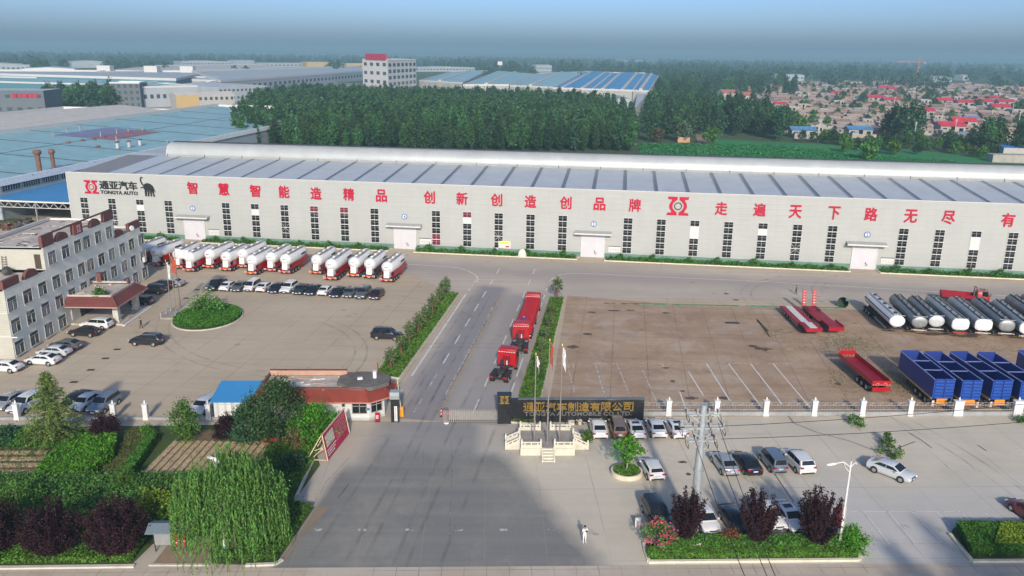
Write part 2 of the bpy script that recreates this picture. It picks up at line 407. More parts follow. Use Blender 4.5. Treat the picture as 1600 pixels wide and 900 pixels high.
def line_sheet(mb, a, b, wd, m, z=0.017):
    z += (len(mb.v) // 4 % 3) * .0011
    a, b = Vector(a), Vector(b); a.z = b.z = 0; d = (b - a).normalized(); n = Vector((-d.y, d.x, 0)) * wd / 2
    zz = Vector((0, 0, z)); mb.quad(a - n + zz, b - n + zz, b + n + zz, a + n + zz, m)
mk = MB()
line_sheet(mk, wf(22.3, -71), wf(22.2, -31.5), 0.24, M_LINE)
line_sheet(mk, wf(22.3, -76.5), wf(22.3, -74), 0.2, M_LINE2)
for k in range(4): line_sheet(mk, wf(22.3, -30 + k * 2.9), wf(22.3, -28.6 + k * 2.9), 0.18, M_LINE)
for k in range(9):
    t0 = -82 + k * 8.1
    line_sheet(mk, wf(25.5, t0), wf(25.5, t0 + 4.0), 0.17, M_LINE if k > 1 else M_LINE2)
    line_sheet(mk, wf(32.6, t0 + 1.0), wf(32.6, t0 + 5.0), 0.17, M_LINE)
line_sheet(mk, wf(28.35, -82), wf(28.5, -34), 0.16, M_YEL); line_sheet(mk, wf(28.75, -82), wf(28.9, -34), 0.16, M_YEL)
line_sheet(mk, wf(28.1, -82), wf(28.25, -34), 0.14, M_LINE2)
for k in range(5): line_sheet(mk, wf(36.3, -78 + k * 9), wf(36.3, -71 + k * 9), 0.2, M_LINE)
line_sheet(mk, wf(36.3, -32.5), wf(36.3, -30), 0.2, M_LINE); line_sheet(mk, wf(36.3, -27.5), wf(36.3, -25.7), 0.2, M_LINE)
def arc(mb, pts, wd, m):
    for a, b in zip(pts[:-1], pts[1:]): line_sheet(mb, a, b, wd, m)
arc(mk, pxs((858, 440), (866, 434), (876, 429.5), (890, 427), (930, 428), (985, 431), (1060, 434), (1130, 437), (1200, 440.5), (1330, 448), (1600, 464)), 0.2, M_LINE)
arc(mk, pxs((745, 441), (747, 436), (743, 430), (733, 424), (718, 419), (700, 416.5), (660, 414.5), (637, 413)), 0.2, M_LINE)
# bays painted in the brown yard
line_sheet(mk, g(862, 568), g(1235, 568), 0.14, M_LINE2)
for a, b in [((895, 569), (898, 578)), ((930, 568.5), (946, 621)), ((964, 568.5), (985, 620)), ((1000, 568.5), (1030, 638)), ((1034, 568.5), (1037, 574)), ((1076, 581), (1099, 618)),
             ((1104, 568.5), (1141, 627)), ((1138.5, 568.5), (1192, 639)), ((1173, 568.5), (1222, 632)), ((1208, 568.5), (1266, 637)), ((880, 540), (897, 613)), ((1062, 612), (1072, 640))]:
    line_sheet(mk, g(*a), g(*b), 0.17, M_LINE if b[1] > 615 and a[0] > 1000 else M_LINE2)
# bays on the forecourt
line_sheet(mk, g(1330, 799), g(1500, 799.5), 0.1, M_LINE); line_sheet(mk, g(1395, 850), g(1475, 849.5), 0.1, M_LINE2)
for a, b in [((1349, 799), (1390, 851)), ((1387, 799), (1431, 851)), ((1424, 799), (1474, 850)), ((1464, 801), (1490, 826)), ((1504, 803), (1526, 824)), ((1540, 802), (1568, 827)), ((1325, 745), (1331, 752)), ((1512, 722), (1528, 736)), ((1476, 723), (1484, 731)),
             ((1054, 822), (1061, 843))]:
    line_sheet(mk, g(*a), g(*b), 0.13, M_LINE)
for px, py in [(566, 828), (640, 828), (717, 828), (787, 828), (861, 828), (930, 835), (497, 828)]:
    line_sheet(mk, g(px - 6, py), g(px + 6, py), 0.34, M_LINE2)
line_sheet(mk, g(1410, 823), g(1421, 823), 0.7, M_LINE2)
line_sheet(mk, g(781, 682), g(800, 712), 0.12, M_LINE2)
o = mk.build('road_markings'); struct(o)
# tar joints and cracks in the apron and the lot
M_TAR = mat('tar_joint', (0.10, 0.095, 0.09), 0.8); M_PALEJ = paint_mat('pale_joint', (0.24, 0.238, 0.23), 0.5)
cr = MB()
for pp in [[(545, 716), (510, 752), (490, 790)], [(705, 690), (706, 745), (702, 845)], [(662, 700), (660, 760)]]:
    for a, b in zip(pp[:-1], pp[1:]): line_sheet(cr, g(*a), g(*b), 0.07, M_PALEJ, 0.013)
for pp in [[(545, 756), (533, 772), (528, 778)], [(1232, 650), (1240, 661), (1275, 675), (1330, 690), (1369, 705)], [(1430, 690), (1404, 700)], [(1527, 695), (1542, 705)], [(1210, 740), (1240, 784)], [(1420, 676), (1440, 688), (1456, 700)]]:
    for a, b in zip(pp[:-1], pp[1:]): line_sheet(cr, g(*a), g(*b), 0.10, M_TAR, 0.012)
struct(cr.build('ground_cracks'))
M_TYRM = mat('tyre_mark', (.13, .12, .11), .9)
_t = M_TYRM.node_tree; _n = _t.nodes.new('ShaderNodeTexNoise'); _n.inputs['Scale'].default_value = .35; _g = _t.nodes.new('ShaderNodeNewGeometry'); _t.links.new(_g.outputs['Position'], _n.inputs['Vector'])
_r = _t.nodes.new('ShaderNodeMapRange'); _r.inputs[1].default_value = .35; _r.inputs[2].default_value = .7; _r.inputs[4].default_value = .2; _t.links.new(_n.outputs['Fac'], _r.inputs[0]); _t.links.new(_r.outputs[0], _t.nodes['Principled BSDF'].inputs['Alpha'])
tm = MB(); tr_ = random.Random(4)
def tyre_arc(c, r0, a0, a1):
    for off in (0, 1.75):
        pts_ = [Vector((c.x + (r0 + off) * math.cos(R(a0 + (a1 - a0) * i / 14)), c.y + (r0 + off) * math.sin(R(a0 + (a1 - a0) * i / 14)), 0)) for i in range(15)]; arc(tm, pts_, .3, M_TYRM)
for px, py, r0, a0, a1 in [(1300, 470, 14, 90, 200), (1180, 520, 22, 20, 100), (1450, 470, 18, 100, 190), (980, 520, 30, -30, 40), (480, 540, 26, 30, 120), (330, 560, 20, -40, 60), (560, 480, 30, 180, 260), (1250, 740, 16, 60, 150), (1480, 700, 24, 150, 230), (700, 760, 40, 60, 100), (640, 800, 60, -12, 22), (760, 800, 70, 165, 190)]:
    tyre_arc(g(px, py), r0, a0, a1)
for k in range(6):
    s0 = 24 + k * 2.2 + (k % 2) * .7; arc(tm, [wf(s0, -112 + j * 6) + Vector((math.sin(j * .4 + k) * .4, 0, 0)) for j in range(8)], .35, M_TYRM)
    if k < 4: arc(tm, [wf(23.5 + k * 1.6, -80 + j * 6) for j in range(9)], .3, M_TYRM)
o = tm.build('tyre_marks'); struct(o)
# dark rubber mats, manholes and stains lying on the yards
dk = MB()
M_STAIN = mat('oil_stain', (0.10, 0.075, 0.055), 0.85, var=0.4, scale=1.5)
M_IRON = mat('cast_iron', (0.05, 0.045, 0.04), 0.7)
def blob(mb, px, py, rx, ry, m, z=0.012, n=14, sd_=0):
    r_ = random.Random(sd_ or int(px * 7 + py)); c = g(px, py)
    vs = [(c.x + rx * math.cos(2 * math.pi * i / n) * r_.uniform(0.6, 1.2), c.y + ry * math.sin(2 * math.pi * i / n) * r_.uniform(0.6, 1.2), z) for i in range(n)]
    mb.add(vs, [tuple(range(n))], m)
for px, py, rx, ry in [(1080, 622, 0.9, 0.5), (1067, 611, 0.4, 0.3), (1051, 596, 0.4, 0.4), (1040, 575, 0.6, 0.3), (1508, 525, 2.2, 0.8), (1460, 522, 2.6, 0.8), (1310, 600, 0.5, 0.6), (925, 488, 0.9, 0.4), (960, 485, 1.2, 0.5), (985, 485, 0.8, 0.4), (1041, 489, 0.9, 0.4), (1135, 459, 0.5, 0.6), (1150, 468.5, 0.6, 0.4), (895, 542, 0.9, 0.8), (1067, 722, 0.55, 0.25), (1076, 741, 0.3, 0.3), (1020, 717, 0.5, 0.3), (1190, 545, 1.5, 0.6), (1176, 541, 0.8, 0.6), (1132, 622, 0.7, 0.5), (918, 522, 1, 0.5)]:
    blob(dk, px, py, rx, ry, M_STAIN)
struct(dk.build('oil_stains'))
for i, (px, py) in enumerate([(183, 546), (165, 560), (142, 578), (115.5, 597), (308, 452.5), (291, 466)]):
    q = MB(); q.box((0, 0, 0.012), (0.95, 0.6, 0.02), M_IRON)
    o = q.build('drain_cover', None, g(px, py), R(3)); tag(o, ['iron drain cover beside the black estate car', 'iron drain cover left of the black estate car', 'iron drain cover midway along the drain row', 'iron drain cover nearest the conifer', 'iron drain cover near the pickup in the car row', 'iron drain cover between flagpoles and car row'][i], 'drain cover', 'drain covers in a line across the yard')
q = MB(); q.box((0, 0, 0.02), (2.3, 0.9, 0.03), M_IRON); o = q.build('steel_plate', None, g(1144, 504.5), R(-3)); tag(o, 'dark steel plate lying flat on the brown yard', 'plate')
q = MB()
for a, b, w_ in [((1184, 502), (1200, 518), 0.25), ((1176, 541), (1198, 549), 0.35), ((1183, 500), (1203, 527), 0.12)]:
    A, B = g(*a), g(*b); q.bar(A + Vector((0, 0, .1)), B + Vector((0, 0, .1)), w_, 0.15, M_STAIN)
o = q.build('timber'); tag(o, 'dark lengths of scrap timber on the brown yard', 'timber')

# kerbs: real steps
def kerb(pts, wd=0.28, h=0.14, m=M_KERB, name='kerb', closed=False):
    mb = MB()
    P_ = [Vector((p[0], p[1], 0)) for p in pts]
    if closed: P_ = P_ + [P_[0]]
    for a, b in zip(P_[:-1], P_[1:]):
        d = (b - a).normalized(); n = Vector((-d.y, d.x, 0)) * wd / 2
        mb.prism([a - n - d * 0.05, b - n - d * 0.05, b + n - d * 0.05, a + n - d * 0.05], -0.01, h + random.uniform(0, 0.004), m)
    return struct(mb.build(name))
BED_L = [wf(17.4, -71.5), wf(17.9, -31.5), wf(21.0, -32.5), wf(20.9, -72.2)]
BED_R = [wf(37.5, -83), wf(37.5, -32.2), wf(39.9, -32.0), wf(40.3, -83)]
for bd in (BED_L, BED_R):
    kerb(bd, 0.2, 0.16, closed=True)
    sheet('planting_bed', bd, 0.10, G_GRASS)
BED_F = [g(1014, 877), g(1008, 862), g(1006, 850), g(1340, 850), g(1345, 868), g(1340, 875)]
BED_F2 = [g(1519, 877), g(1484, 836), g(1490, 826), g(1680, 829), g(1700, 876)]
BED_G = [g(-60, 886), g(205, 883), g(238, 851), g(262, 838), g(330, 838), g(330, 881), g(392, 883), g(432, 880), g(492, 792), g(455, 790), g(500, 727), g(492, 700), g(545, 665), g(470, 660), g(300, 665), g(0, 668), g(-60, 670)]
sheet('planting_bed', BED_F, 0.09, G_GRASS); sheet('planting_bed', BED_F2, 0.09, G_GRASS)
sheet('garden_ground', BED_G, 0.03, G_GRASS)
kerb([g(1006, 850), g(1008, 862), g(1014, 879), g(1342, 876), g(1346, 868)], 0.3, 0.2, M_KERBW)
kerb([g(1484, 836), g(1519, 878), g(1700, 877)], 0.3, 0.2, M_KERBW)
kerb([g(-60, 889), g(211, 885.5)], 0.35, 0.16, M_KERB); kerb([g(234, 883), g(327, 883)], 0.25, 0.08, M_KERB)
kerb([g(385, 884), g(430, 882.5), g(442, 875)], 0.3, 0.16, M_KERB)
kerb([g(458, 788), g(498, 700), g(505, 690)], 0.3, 0.15, M_KERB)
sheet('side_path', [g(240, 880), g(262, 852), g(285, 838), g(310, 842), g(330, 856), g(325, 881)], 0.036, G_PATH)
sheet('dirt_edge', [g(440, 878), g(497, 792), g(516, 792), g(470, 838), g(448, 872)], 0.0125, G_PATH)
# garden plots
sheet('garden_path', [g(-10, 702), g(33, 672), g(39, 670), g(0, 702), g(-10, 712)], 0.04, G_PATH)
sheet('soil_plot', [g(-30, 703), g(12, 704), g(80, 704), g(60, 751), g(-30, 751)], 0.04, G_SOIL)
sheet('soil_plot', [g(215, 747), g(272, 688), g(300, 672), g(330, 672), g(345, 690), g(425, 690), g(440, 696), g(395, 747)], 0.04, G_SOIL)
sheet('soil_plot', [g(158, 720), g(205, 672), g(243, 672), g(250, 690), g(190, 747), g(165, 747)], 0.038, ground_mat('thin_lawn', (0.10, 0.12, 0.045), (0.16, 0.15, 0.07), (0.06, 0.09, 0.03), 0, None, big=0.2))
M_FUR = mat('lit_furrow_earth', (0.42, 0.32, 0.19), 0.95, var=0.25, scale=2, bump=0.6)  # row shading put into the colour: pale ridges over darker soil
fr = MB()
for k in range(15):
    a = along(g(222, 744), g(398, 744), k / 14); b = along(g(275, 690), g(436, 692), k / 14)
    d = (b - a).normalized(); n = Vector((-d.y, d.x, 0)) * 0.33
    fr.loft([[a - n + Vector((0, 0, .03)), a + Vector((0, 0, .2)), a + n + Vector((0, 0, .03))], [b - n + Vector((0, 0, .03)), b + Vector((0, 0, .2)), b + n + Vector((0, 0, .03))]], M_FUR, cap=False, closed=False)
for k in range(5):
    a = along(g(-20, 708), g(-20, 748), k / 4); b = along(g(76, 707), g(60, 748), k / 4); n = Vector((0, .5, 0))
    fr.loft([[a - n + Vector((0, 0, .03)), a + Vector((0, 0, .2)), a + n + Vector((0, 0, .03))], [b - n + Vector((0, 0, .03)), b + Vector((0, 0, .2)), b + n + Vector((0, 0, .03))]], M_FUR, cap=False, closed=False)
struct(fr.build('soil_furrows'))
dkw = MB(); M_DRYL = mat('dry_grass_row', (.36, .29, .16), .95, var=.3, scale=1)
# weedy strip and worn earth in the brown yard
for k in range(9):
    a = along(g(1202, 519), g(1232, 514), k / 8); b = along(g(1240, 557), g(1264, 551), k / 8)
    for j in range(6):
        if random.random() < .75: line_sheet(dkw, along(a, b, j / 6 + .02), along(a, b, j / 6 + random.uniform(.08, .15)), random.uniform(.12, .3), M_DRYL, .0135)
struct(dkw.build('dry_furrows'))

# field, path and far ground
sheet('field', [wf(88, 175), wf(91, 268), wf(165, 250), wf(215, 215), wf(225, 150), wf(88, 150)], 0.0, G_FIELD)
sheet('path', [wf(78, 150), wf(86, 150), wf(93, 250), wf(101, 420), wf(96, 420), wf(86, 250)], 0.004, G_PATH)
G_VILL = ground_mat('village_ground', (0.10, 0.09, 0.06), (0.15, 0.125, 0.09), (0.04, 0.06, 0.03), 0, None, big=0.03, stain=0.7)
sheet('village_ground', [g(1210, 210), g(1120, 165), g(1140, 135), g(1250, 124), g(1700, 138), g(1750, 215), g(1600, 232), g(1500, 225), g(1390, 215), g(1300, 205)], 0.0, G_VILL)
G_WAY = ground_mat('industrial_ground', (0.22, 0.2, 0.17), (0.27, 0.25, 0.22), (0.12, 0.12, 0.08), WANG, None, big=0.02, stain=0.6)
sheet('industrial_ground', [wf(-100, 14), wf(-300, 14), wf(-420, 300), wf(-500, 900), wf(-150, 900), wf(-140, 400), wf(-108, 200)], 0.0, G_WAY)
# ---------------------------------------------------------------- building materials
def clad(name, col, band, axis='Z', scale=1.2, rough=0.6, dirt=0.12, metal=0.0, ang=0.0, dark=0.82):
    """profiled sheet: fine ribs and weathering"""
    m = mat(name, col, rough, metal, var=dirt, scale=0.25)
    t = m.node_tree; b = t.nodes['Principled BSDF']; N = t.nodes.new; Lk = t.links.new
    ge = N('ShaderNodeTexCoord'); mp = N('ShaderNodeMapping'); mp.inputs['Rotation'].default_value = (0, 0, -ang); Lk(ge.outputs['Object'], mp.inputs['Vector'])
    wv = N('ShaderNodeTexWave'); wv.wave_type = 'BANDS'; wv.bands_direction = axis; wv.inputs['Scale'].default_value = scale
    wv.inputs['Distortion'].default_value = 0.0; Lk(mp.outputs[0], wv.inputs['Vector'])
    pw = N('ShaderNodeMath'); pw.operation = 'POWER'; pw.inputs[1].default_value = band; Lk(wv.outputs['Fac'], pw.inputs[0])
    hs = [n for n in t.nodes if n.type == 'HUE_SAT'][0]
    mx = N('ShaderNodeMix'); mx.data_type = 'RGBA'; Lk(pw.outputs[0], mx.inputs[0])
    Lk(hs.outputs[0], mx.inputs[6]); mx.inputs[7].default_value = (*[c * dark for c in col], 1)
    # long rain streaks
    m2 = N('ShaderNodeMapping'); m2.inputs['Scale'].default_value = (0.9, 0.9, 0.06); Lk(ge.outputs['Object'], m2.inputs['Vector'])
    nz = N('ShaderNodeTexNoise'); nz.inputs['Scale'].default_value = 1.2; nz.inputs['Detail'].default_value = 5; Lk(m2.outputs[0], nz.inputs['Vector'])
    mr = N('ShaderNodeMapRange'); mr.inputs[1].default_value = 0.45; mr.inputs[2].default_value = 0.8; mr.inputs[4].default_value = 0.16; Lk(nz.outputs['Fac'], mr.inputs[0])
    m3 = N('ShaderNodeMix'); m3.data_type = 'RGBA'; Lk(mr.outputs[0], m3.inputs[0]); Lk(mx.outputs[2], m3.inputs[6]); m3.inputs[7].default_value = (*[c * 0.72 for c in col], 1)
    Lk(m3.outputs[2], b.inputs['Base Color'])
    bp = N('ShaderNodeBump'); bp.inputs['Strength'].default_value = 0.3; bp.inputs['Distance'].default_value = 0.04; Lk(pw.outputs[0], bp.inputs['Height']); Lk(bp.outputs[0], b.inputs['Normal'])
    return m
M_WALL = clad('warehouse_cladding', (0.385, 0.395, 0.372), 8, 'Z', 0.28, dark=0.985, dirt=.05)
M_ROOF = clad('steel_roof_sheet', (0.46, 0.50, 0.53), 2, 'X', 2.1, rough=0.5, metal=0.1, dark=0.88)
M_SKYL = mat('rooflight_sheet', (0.11, 0.14, 0.17), 0.4, var=0.2)
M_VENT = mat('ventilator_sheet', (0.42, 0.44, 0.43), 0.42, 0.2, var=0.1, scale=0.2)
M_TRIM = mat('pale_trim', (0.58, 0.57, 0.54), 0.6, var=0.08)
M_WHITE = mat('white_paint', (0.68, 0.67, 0.65), 0.5, var=0.07)
M_FRAME = mat('white_window_frame', (0.5, 0.5, 0.49), 0.45, var=0.06)
M_GLASS = glass('dark_glass', (0.012, 0.016, 0.017))
M_GLASS2 = glass('office_glass', (0.055, 0.075, 0.08))
M_PLIN = mat('green_plinth', (0.13, 0.23, 0.18), 0.85, var=0.2, scale=0.5)
M_RED = mat('sign_red', (0.43, 0.002, 0.030), 0.5, var=0.08)
M_BLACK = mat('sign_black', (0.018, 0.018, 0.02), 0.5)
M_CANO = mat('canopy_sheet', (0.33, 0.34, 0.32), 0.6)
M_DOOR = clad('white_roller_door', (0.56, 0.55, 0.57), 3, 'Z', 2.2, dark=0.93, dirt=0.06)
M_BLUE = mat('disc_blue', (0.05, 0.12, 0.33), 0.5)
M_PAPER = mat('notice_paper', (0.6, 0.6, 0.57), 0.6, var=0.1, scale=3)
M_YELLOW = mat('notice_yellow', (0.75, 0.6, 0.06), 0.6)
M_GREY = mat('grey_metal', (0.32, 0.33, 0.33), 0.5, 0.4)
M_DARKM = mat('dark_metal', (0.06, 0.06, 0.06), 0.55, 0.3)
M_GALV = mat('galvanised_steel', (0.42, 0.46, 0.47), 0.5, 0.45, var=0.12)

# ---------------------------------------------------------------- warehouse
# built with its own frame: origin at W0, x along the front, y away from the camera
WS0, WS1, WH = -77.0, 168.0, 14.5
wh = thing('warehouse', 'long pale grey warehouse with red lettering, tall window strips and round ridge ventilator', 'warehouse', W0, WANG)
b_ = MB()
b_.quad((WS0, 0, 0), (WS1, 0, 0), (WS1, 0, WH), (WS0, 0, WH), M_WALL); b_.quad((WS0, 56, 0), (WS0, 0, 0), (WS0, 0, 13.9), (WS0, 56, 13.9), M_WALL)
b_.quad((WS1, 0, 0), (WS1, 56, 0), (WS1, 56, 13.9), (WS1, 0, 13.9), M_WALL); b_.quad((WS1, 56, 0), (WS0, 56, 0), (WS0, 56, 13.9), (WS1, 56, 13.9), M_WALL)
b_.tri((WS0, 56, 13.9), (WS0, 0, 13.9), (WS0, 28, 15.8), M_WALL); b_.tri((WS1, 0, 13.9), (WS1, 56, 13.9), (WS1, 28, 15.8), M_WALL)
b_.box(((WS0 + WS1) / 2, 0.2, WH + 0.06), (WS1 - WS0 + 0.2, 0.45, 0.12), M_TRIM)
b_.box(((WS0 + WS1) / 2, 0.3, 14.2), (WS1 - WS0, 0.1, 0.7), M_TRIM)
b_.box((WS0 - 0.06, 0.0, WH / 2), (0.14, 0.3, WH), M_TRIM)
b_.build('wall', wh)
def roofz(t): return 13.95 + (t if t < 28 else 56 - t) / 28 * 1.85
r_ = MB()
r_.quad((WS0, 0.35, roofz(.35)), (WS1, 0.35, roofz(.35)), (WS1, 28, roofz(28)), (WS0, 28, roofz(28)), M_ROOF)
r_.quad((WS0, 28, roofz(28)), (WS1, 28, roofz(28)), (WS1, 56, roofz(56)), (WS0, 56, roofz(56)), M_ROOF)
rf = r_.build('roof', wh)
for i in range(37):
    s_ = -69.2 + 6.615 * i
    if s_ > WS1 - 2: break
    q = MB(); q.quad((s_ - .42, 0.7, roofz(.7) + .03), (s_ + .42, 0.7, roofz(.7) + .03), (s_ + .42, 24.4, roofz(24.4) + .03), (s_ - .42, 24.4, roofz(24.4) + .03), M_SKYL)
    for e in (-.45, .45): q.bar((s_ + e, .7, roofz(.7) + .03), (s_ + e, 24.4, roofz(24.4) + .03), 0.1, 0.1, M_ROOF)
    q.build('rooflight', rf)
# the far-left bay is an older dull roof
q = MB(); q.quad((WS0 + .1, 0.5, roofz(.5) + .035), (-70, 0.5, roofz(.5) + .035), (-70, 24.4, roofz(24.4) + .035), (WS0 + .1, 24.4, roofz(24.4) + .035), mat('dull_roof', (0.2, 0.205, 0.21), 0.7)); q.build('roof_patch', rf)
vt = MB()
prof = [(24.4, 15.3), (24.3, 16.0), (24.45, 16.9), (24.9, 17.7), (25.6, 18.35), (26.6, 18.75), (27.7, 18.85), (28.3, 18.85), (29.4, 18.75), (30.4, 18.35), (31.1, 17.7), (31.55, 16.9), (31.7, 16.0), (31.6, 15.3)]
vt.loft([[(s_, a, z) for a, z in prof] for s_ in (-66.5, -20, 30, 80, 130, WS1 - 2)], M_VENT, cap=True, closed=False)
vt.box(((WS1 - 68) / 2, 24.25, 15.75), (WS1 + 64, 0.25, 0.5), mat('vent_skirt', (0.3, 0.31, 0.29), 0.6))
vt.box(((WS1 - 68) / 2, 28.0, 18.93), (WS1 + 64, 1.3, 0.14), M_DARKM)
for i in range(24): vt.bar((-66 + i * 10, 24.0, 15.3), (-66 + i * 10, 24.3, 16.2), .12, .2, M_DARKM)
vt.build('ridge_ventilator', wh)
# plinth pieces between the doors
doors = [(-46.9, 5), (2.4, 4), (43.66, 3), (99.2, 2), (147.4, 1)]
edges = [WS0] + [e for d_, n in doors for e in (d_ - 2.5, d_ + 2.5)] + [WS1]
for i in range(0, len(edges), 2):
    a, e = edges[i], edges[i + 1]
    q = MB(); q.box(((a + e) / 2, -0.05, 0.5), (e - a, 0.14, 1.0), M_PLIN); q.build('plinth', wh)
# window strips
bays = [i for i in range(-0, 35) if i not in (4, 11, 17, 25, 32)]
white_rows = {2: (1,), 6: (1,), 13: (1,), 20: (1, 2), 22: (1,), 28: (1, 2)}; braced = {7, 14, 23, 1}
red_rows = {9: (0,), 8: (0,), 12: (4, 5), 13: (0,)}
for i in bays:
    s_ = -74.4 + 6.909 * i; x0, x1, z0, z1 = s_, s_ + 1.85, 1.25, 8.75
    wn = MB(); fr = 0.13; rows = 6; gap = 0.15
    hrow = (z1 - z0 - gap * (rows - 1)) / rows
    gl = MB()
    for k in range(rows):
        zt = z1 - k * (hrow + gap); zb = zt - hrow
        wb = i in white_rows and k in white_rows[i]
        gm = M_PAPER if wb else (mat('reddish_pane', (0.16, 0.02, 0.035), 0.2) if i in red_rows and k in red_rows[i] else M_GLASS)
        gl.box(((x0 + x1) / 2, -0.02, (zt + zb) / 2), (x1 - x0 - 0.1, 0.06, hrow), gm)
        if k < rows - 1: wn.box(((x0 + x1) / 2, -0.035, zb - gap / 2), (x1 - x0 + 0.1, 0.09, gap), M_TRIM)
        wn.box(((x0 + x1) / 2, -0.045, (zt + zb) / 2), (0.05, 0.08, hrow), M_FRAME)
        if not wb: wn.box(((x0 + x1) / 2, -0.04, (zt + zb) / 2 + 0.1), (x1 - x0 - 0.1, 0.07, 0.025), M_FRAME)
    for xx in (x0, x1): wn.box((xx, -0.04, (z0 + z1) / 2), (0.07, 0.1, z1 - z0 + 0.1), M_FRAME)
    wn.box(((x0 + x1) / 2, -0.05, z0 - 0.09), (x1 - x0 + 0.3, 0.16, 0.14), M_FRAME); wn.box(((x0 + x1) / 2, -0.05, z1 + 0.07), (x1 - x0 + 0.2, 0.12, 0.12), M_FRAME)
    if i in braced:
        wn.bar((x0, -0.1, z1 - 3.2 * (hrow + gap)), (x1, -0.1, z0 + 1.1 * (hrow + gap)), .07, .05, M_FRAME); wn.bar((x1, -0.1, z1 - 3.2 * (hrow + gap)), (x0, -0.1, z0 + 1.1 * (hrow + gap)), .07, .05, M_FRAME)
    wo = wn.build('window', wh); gl.build('glass', wo)
for d_, num in doors:
    q = MB(); q.box((d_, -0.03, 2.4), (4.8, 0.1, 4.8), M_DOOR); do = q.build('door', wh)
    f = MB()
    for e in (-2.46, 2.46): f.box((d_ + e, -0.08, 2.42), (0.14, 0.16, 4.84), M_TRIM)
    f.box((d_, -0.085, 4.9), (5.1, 0.17, 0.14), M_TRIM); f.build('door_frame', do)
    q = MB(); q.box((d_ + 0.6, -0.09, 0.9), (0.5, 0.02, 0.5), M_GREY); q.box((d_ + 0.4, -0.1, 1.3), (0.2, 0.02, 0.3), M_DARKM); q.build('door_notice', do)
    q = MB(); q.add([(d_ - 3.9, -0.05, 5.75), (d_ + 3.9, -0.05, 5.75), (d_ + 3.9, -1.5, 5.45), (d_ - 3.9, -1.5, 5.45), (d_ - 3.9, -0.05, 5.3), (d_ + 3.9, -0.05, 5.3), (d_ + 3.9, -1.5, 5.1), (d_ - 3.9, -1.5, 5.1)],
                    [(0, 3, 2, 1), (4, 5, 6, 7), (3, 7, 6, 2), (0, 4, 7, 3), (1, 2, 6, 5)], M_CANO)
    q.box((d_, -1.53, 5.3), (7.9, 0.06, 0.3), M_TRIM); q.build('canopy', wh)
    q = MB(); q.cyl((d_ - .0, -0.02, 7.25), (d_, -0.09, 7.25), 0.62, M_BLUE, n=20); q.cyl((d_, -0.09, 7.25), (d_, -0.11, 7.25), 0.45, M_WHITE, n=20)
    put_text(q, str(num), 0.95, face_M((d_, -0.13, 7.25), (1, 0, 0)), M_BLUE, 0.02, 0.02); q.build('number_disc', wh)
    q = MB(); q.box((d_ + 4.6, -0.06, 1.9), (2.5, 0.08, 1.25), M_PAPER)
    for k in range(4): q.box((d_ + 3.75 + k * .57, -0.11, 1.85), (0.42, 0.02, 0.75), M_TRIM); q.box((d_ + 3.75 + k * .57, -0.125, 1.95), (0.3, 0.01, 0.06), M_GREY); q.box((d_ + 3.75 + k * .57, -0.125, 1.75), (0.3, 0.01, 0.06), M_GREY)
    q.box((d_ + 4.6, -0.1, 2.56), (2.6, 0.14, 0.1), M_DARKM); q.build('notice_board', wh)
q = MB(); q.box((24.6, -0.06, 1.9), (2.6, 0.08, 1.6), M_PAPER); q.box((24.6, -0.11, 2.3), (2.4, 0.02, 0.5), M_YELLOW); q.box((25.2, -0.11, 1.5), (0.8, 0.02, 0.3), M_RED); q.build('notice_board', wh)
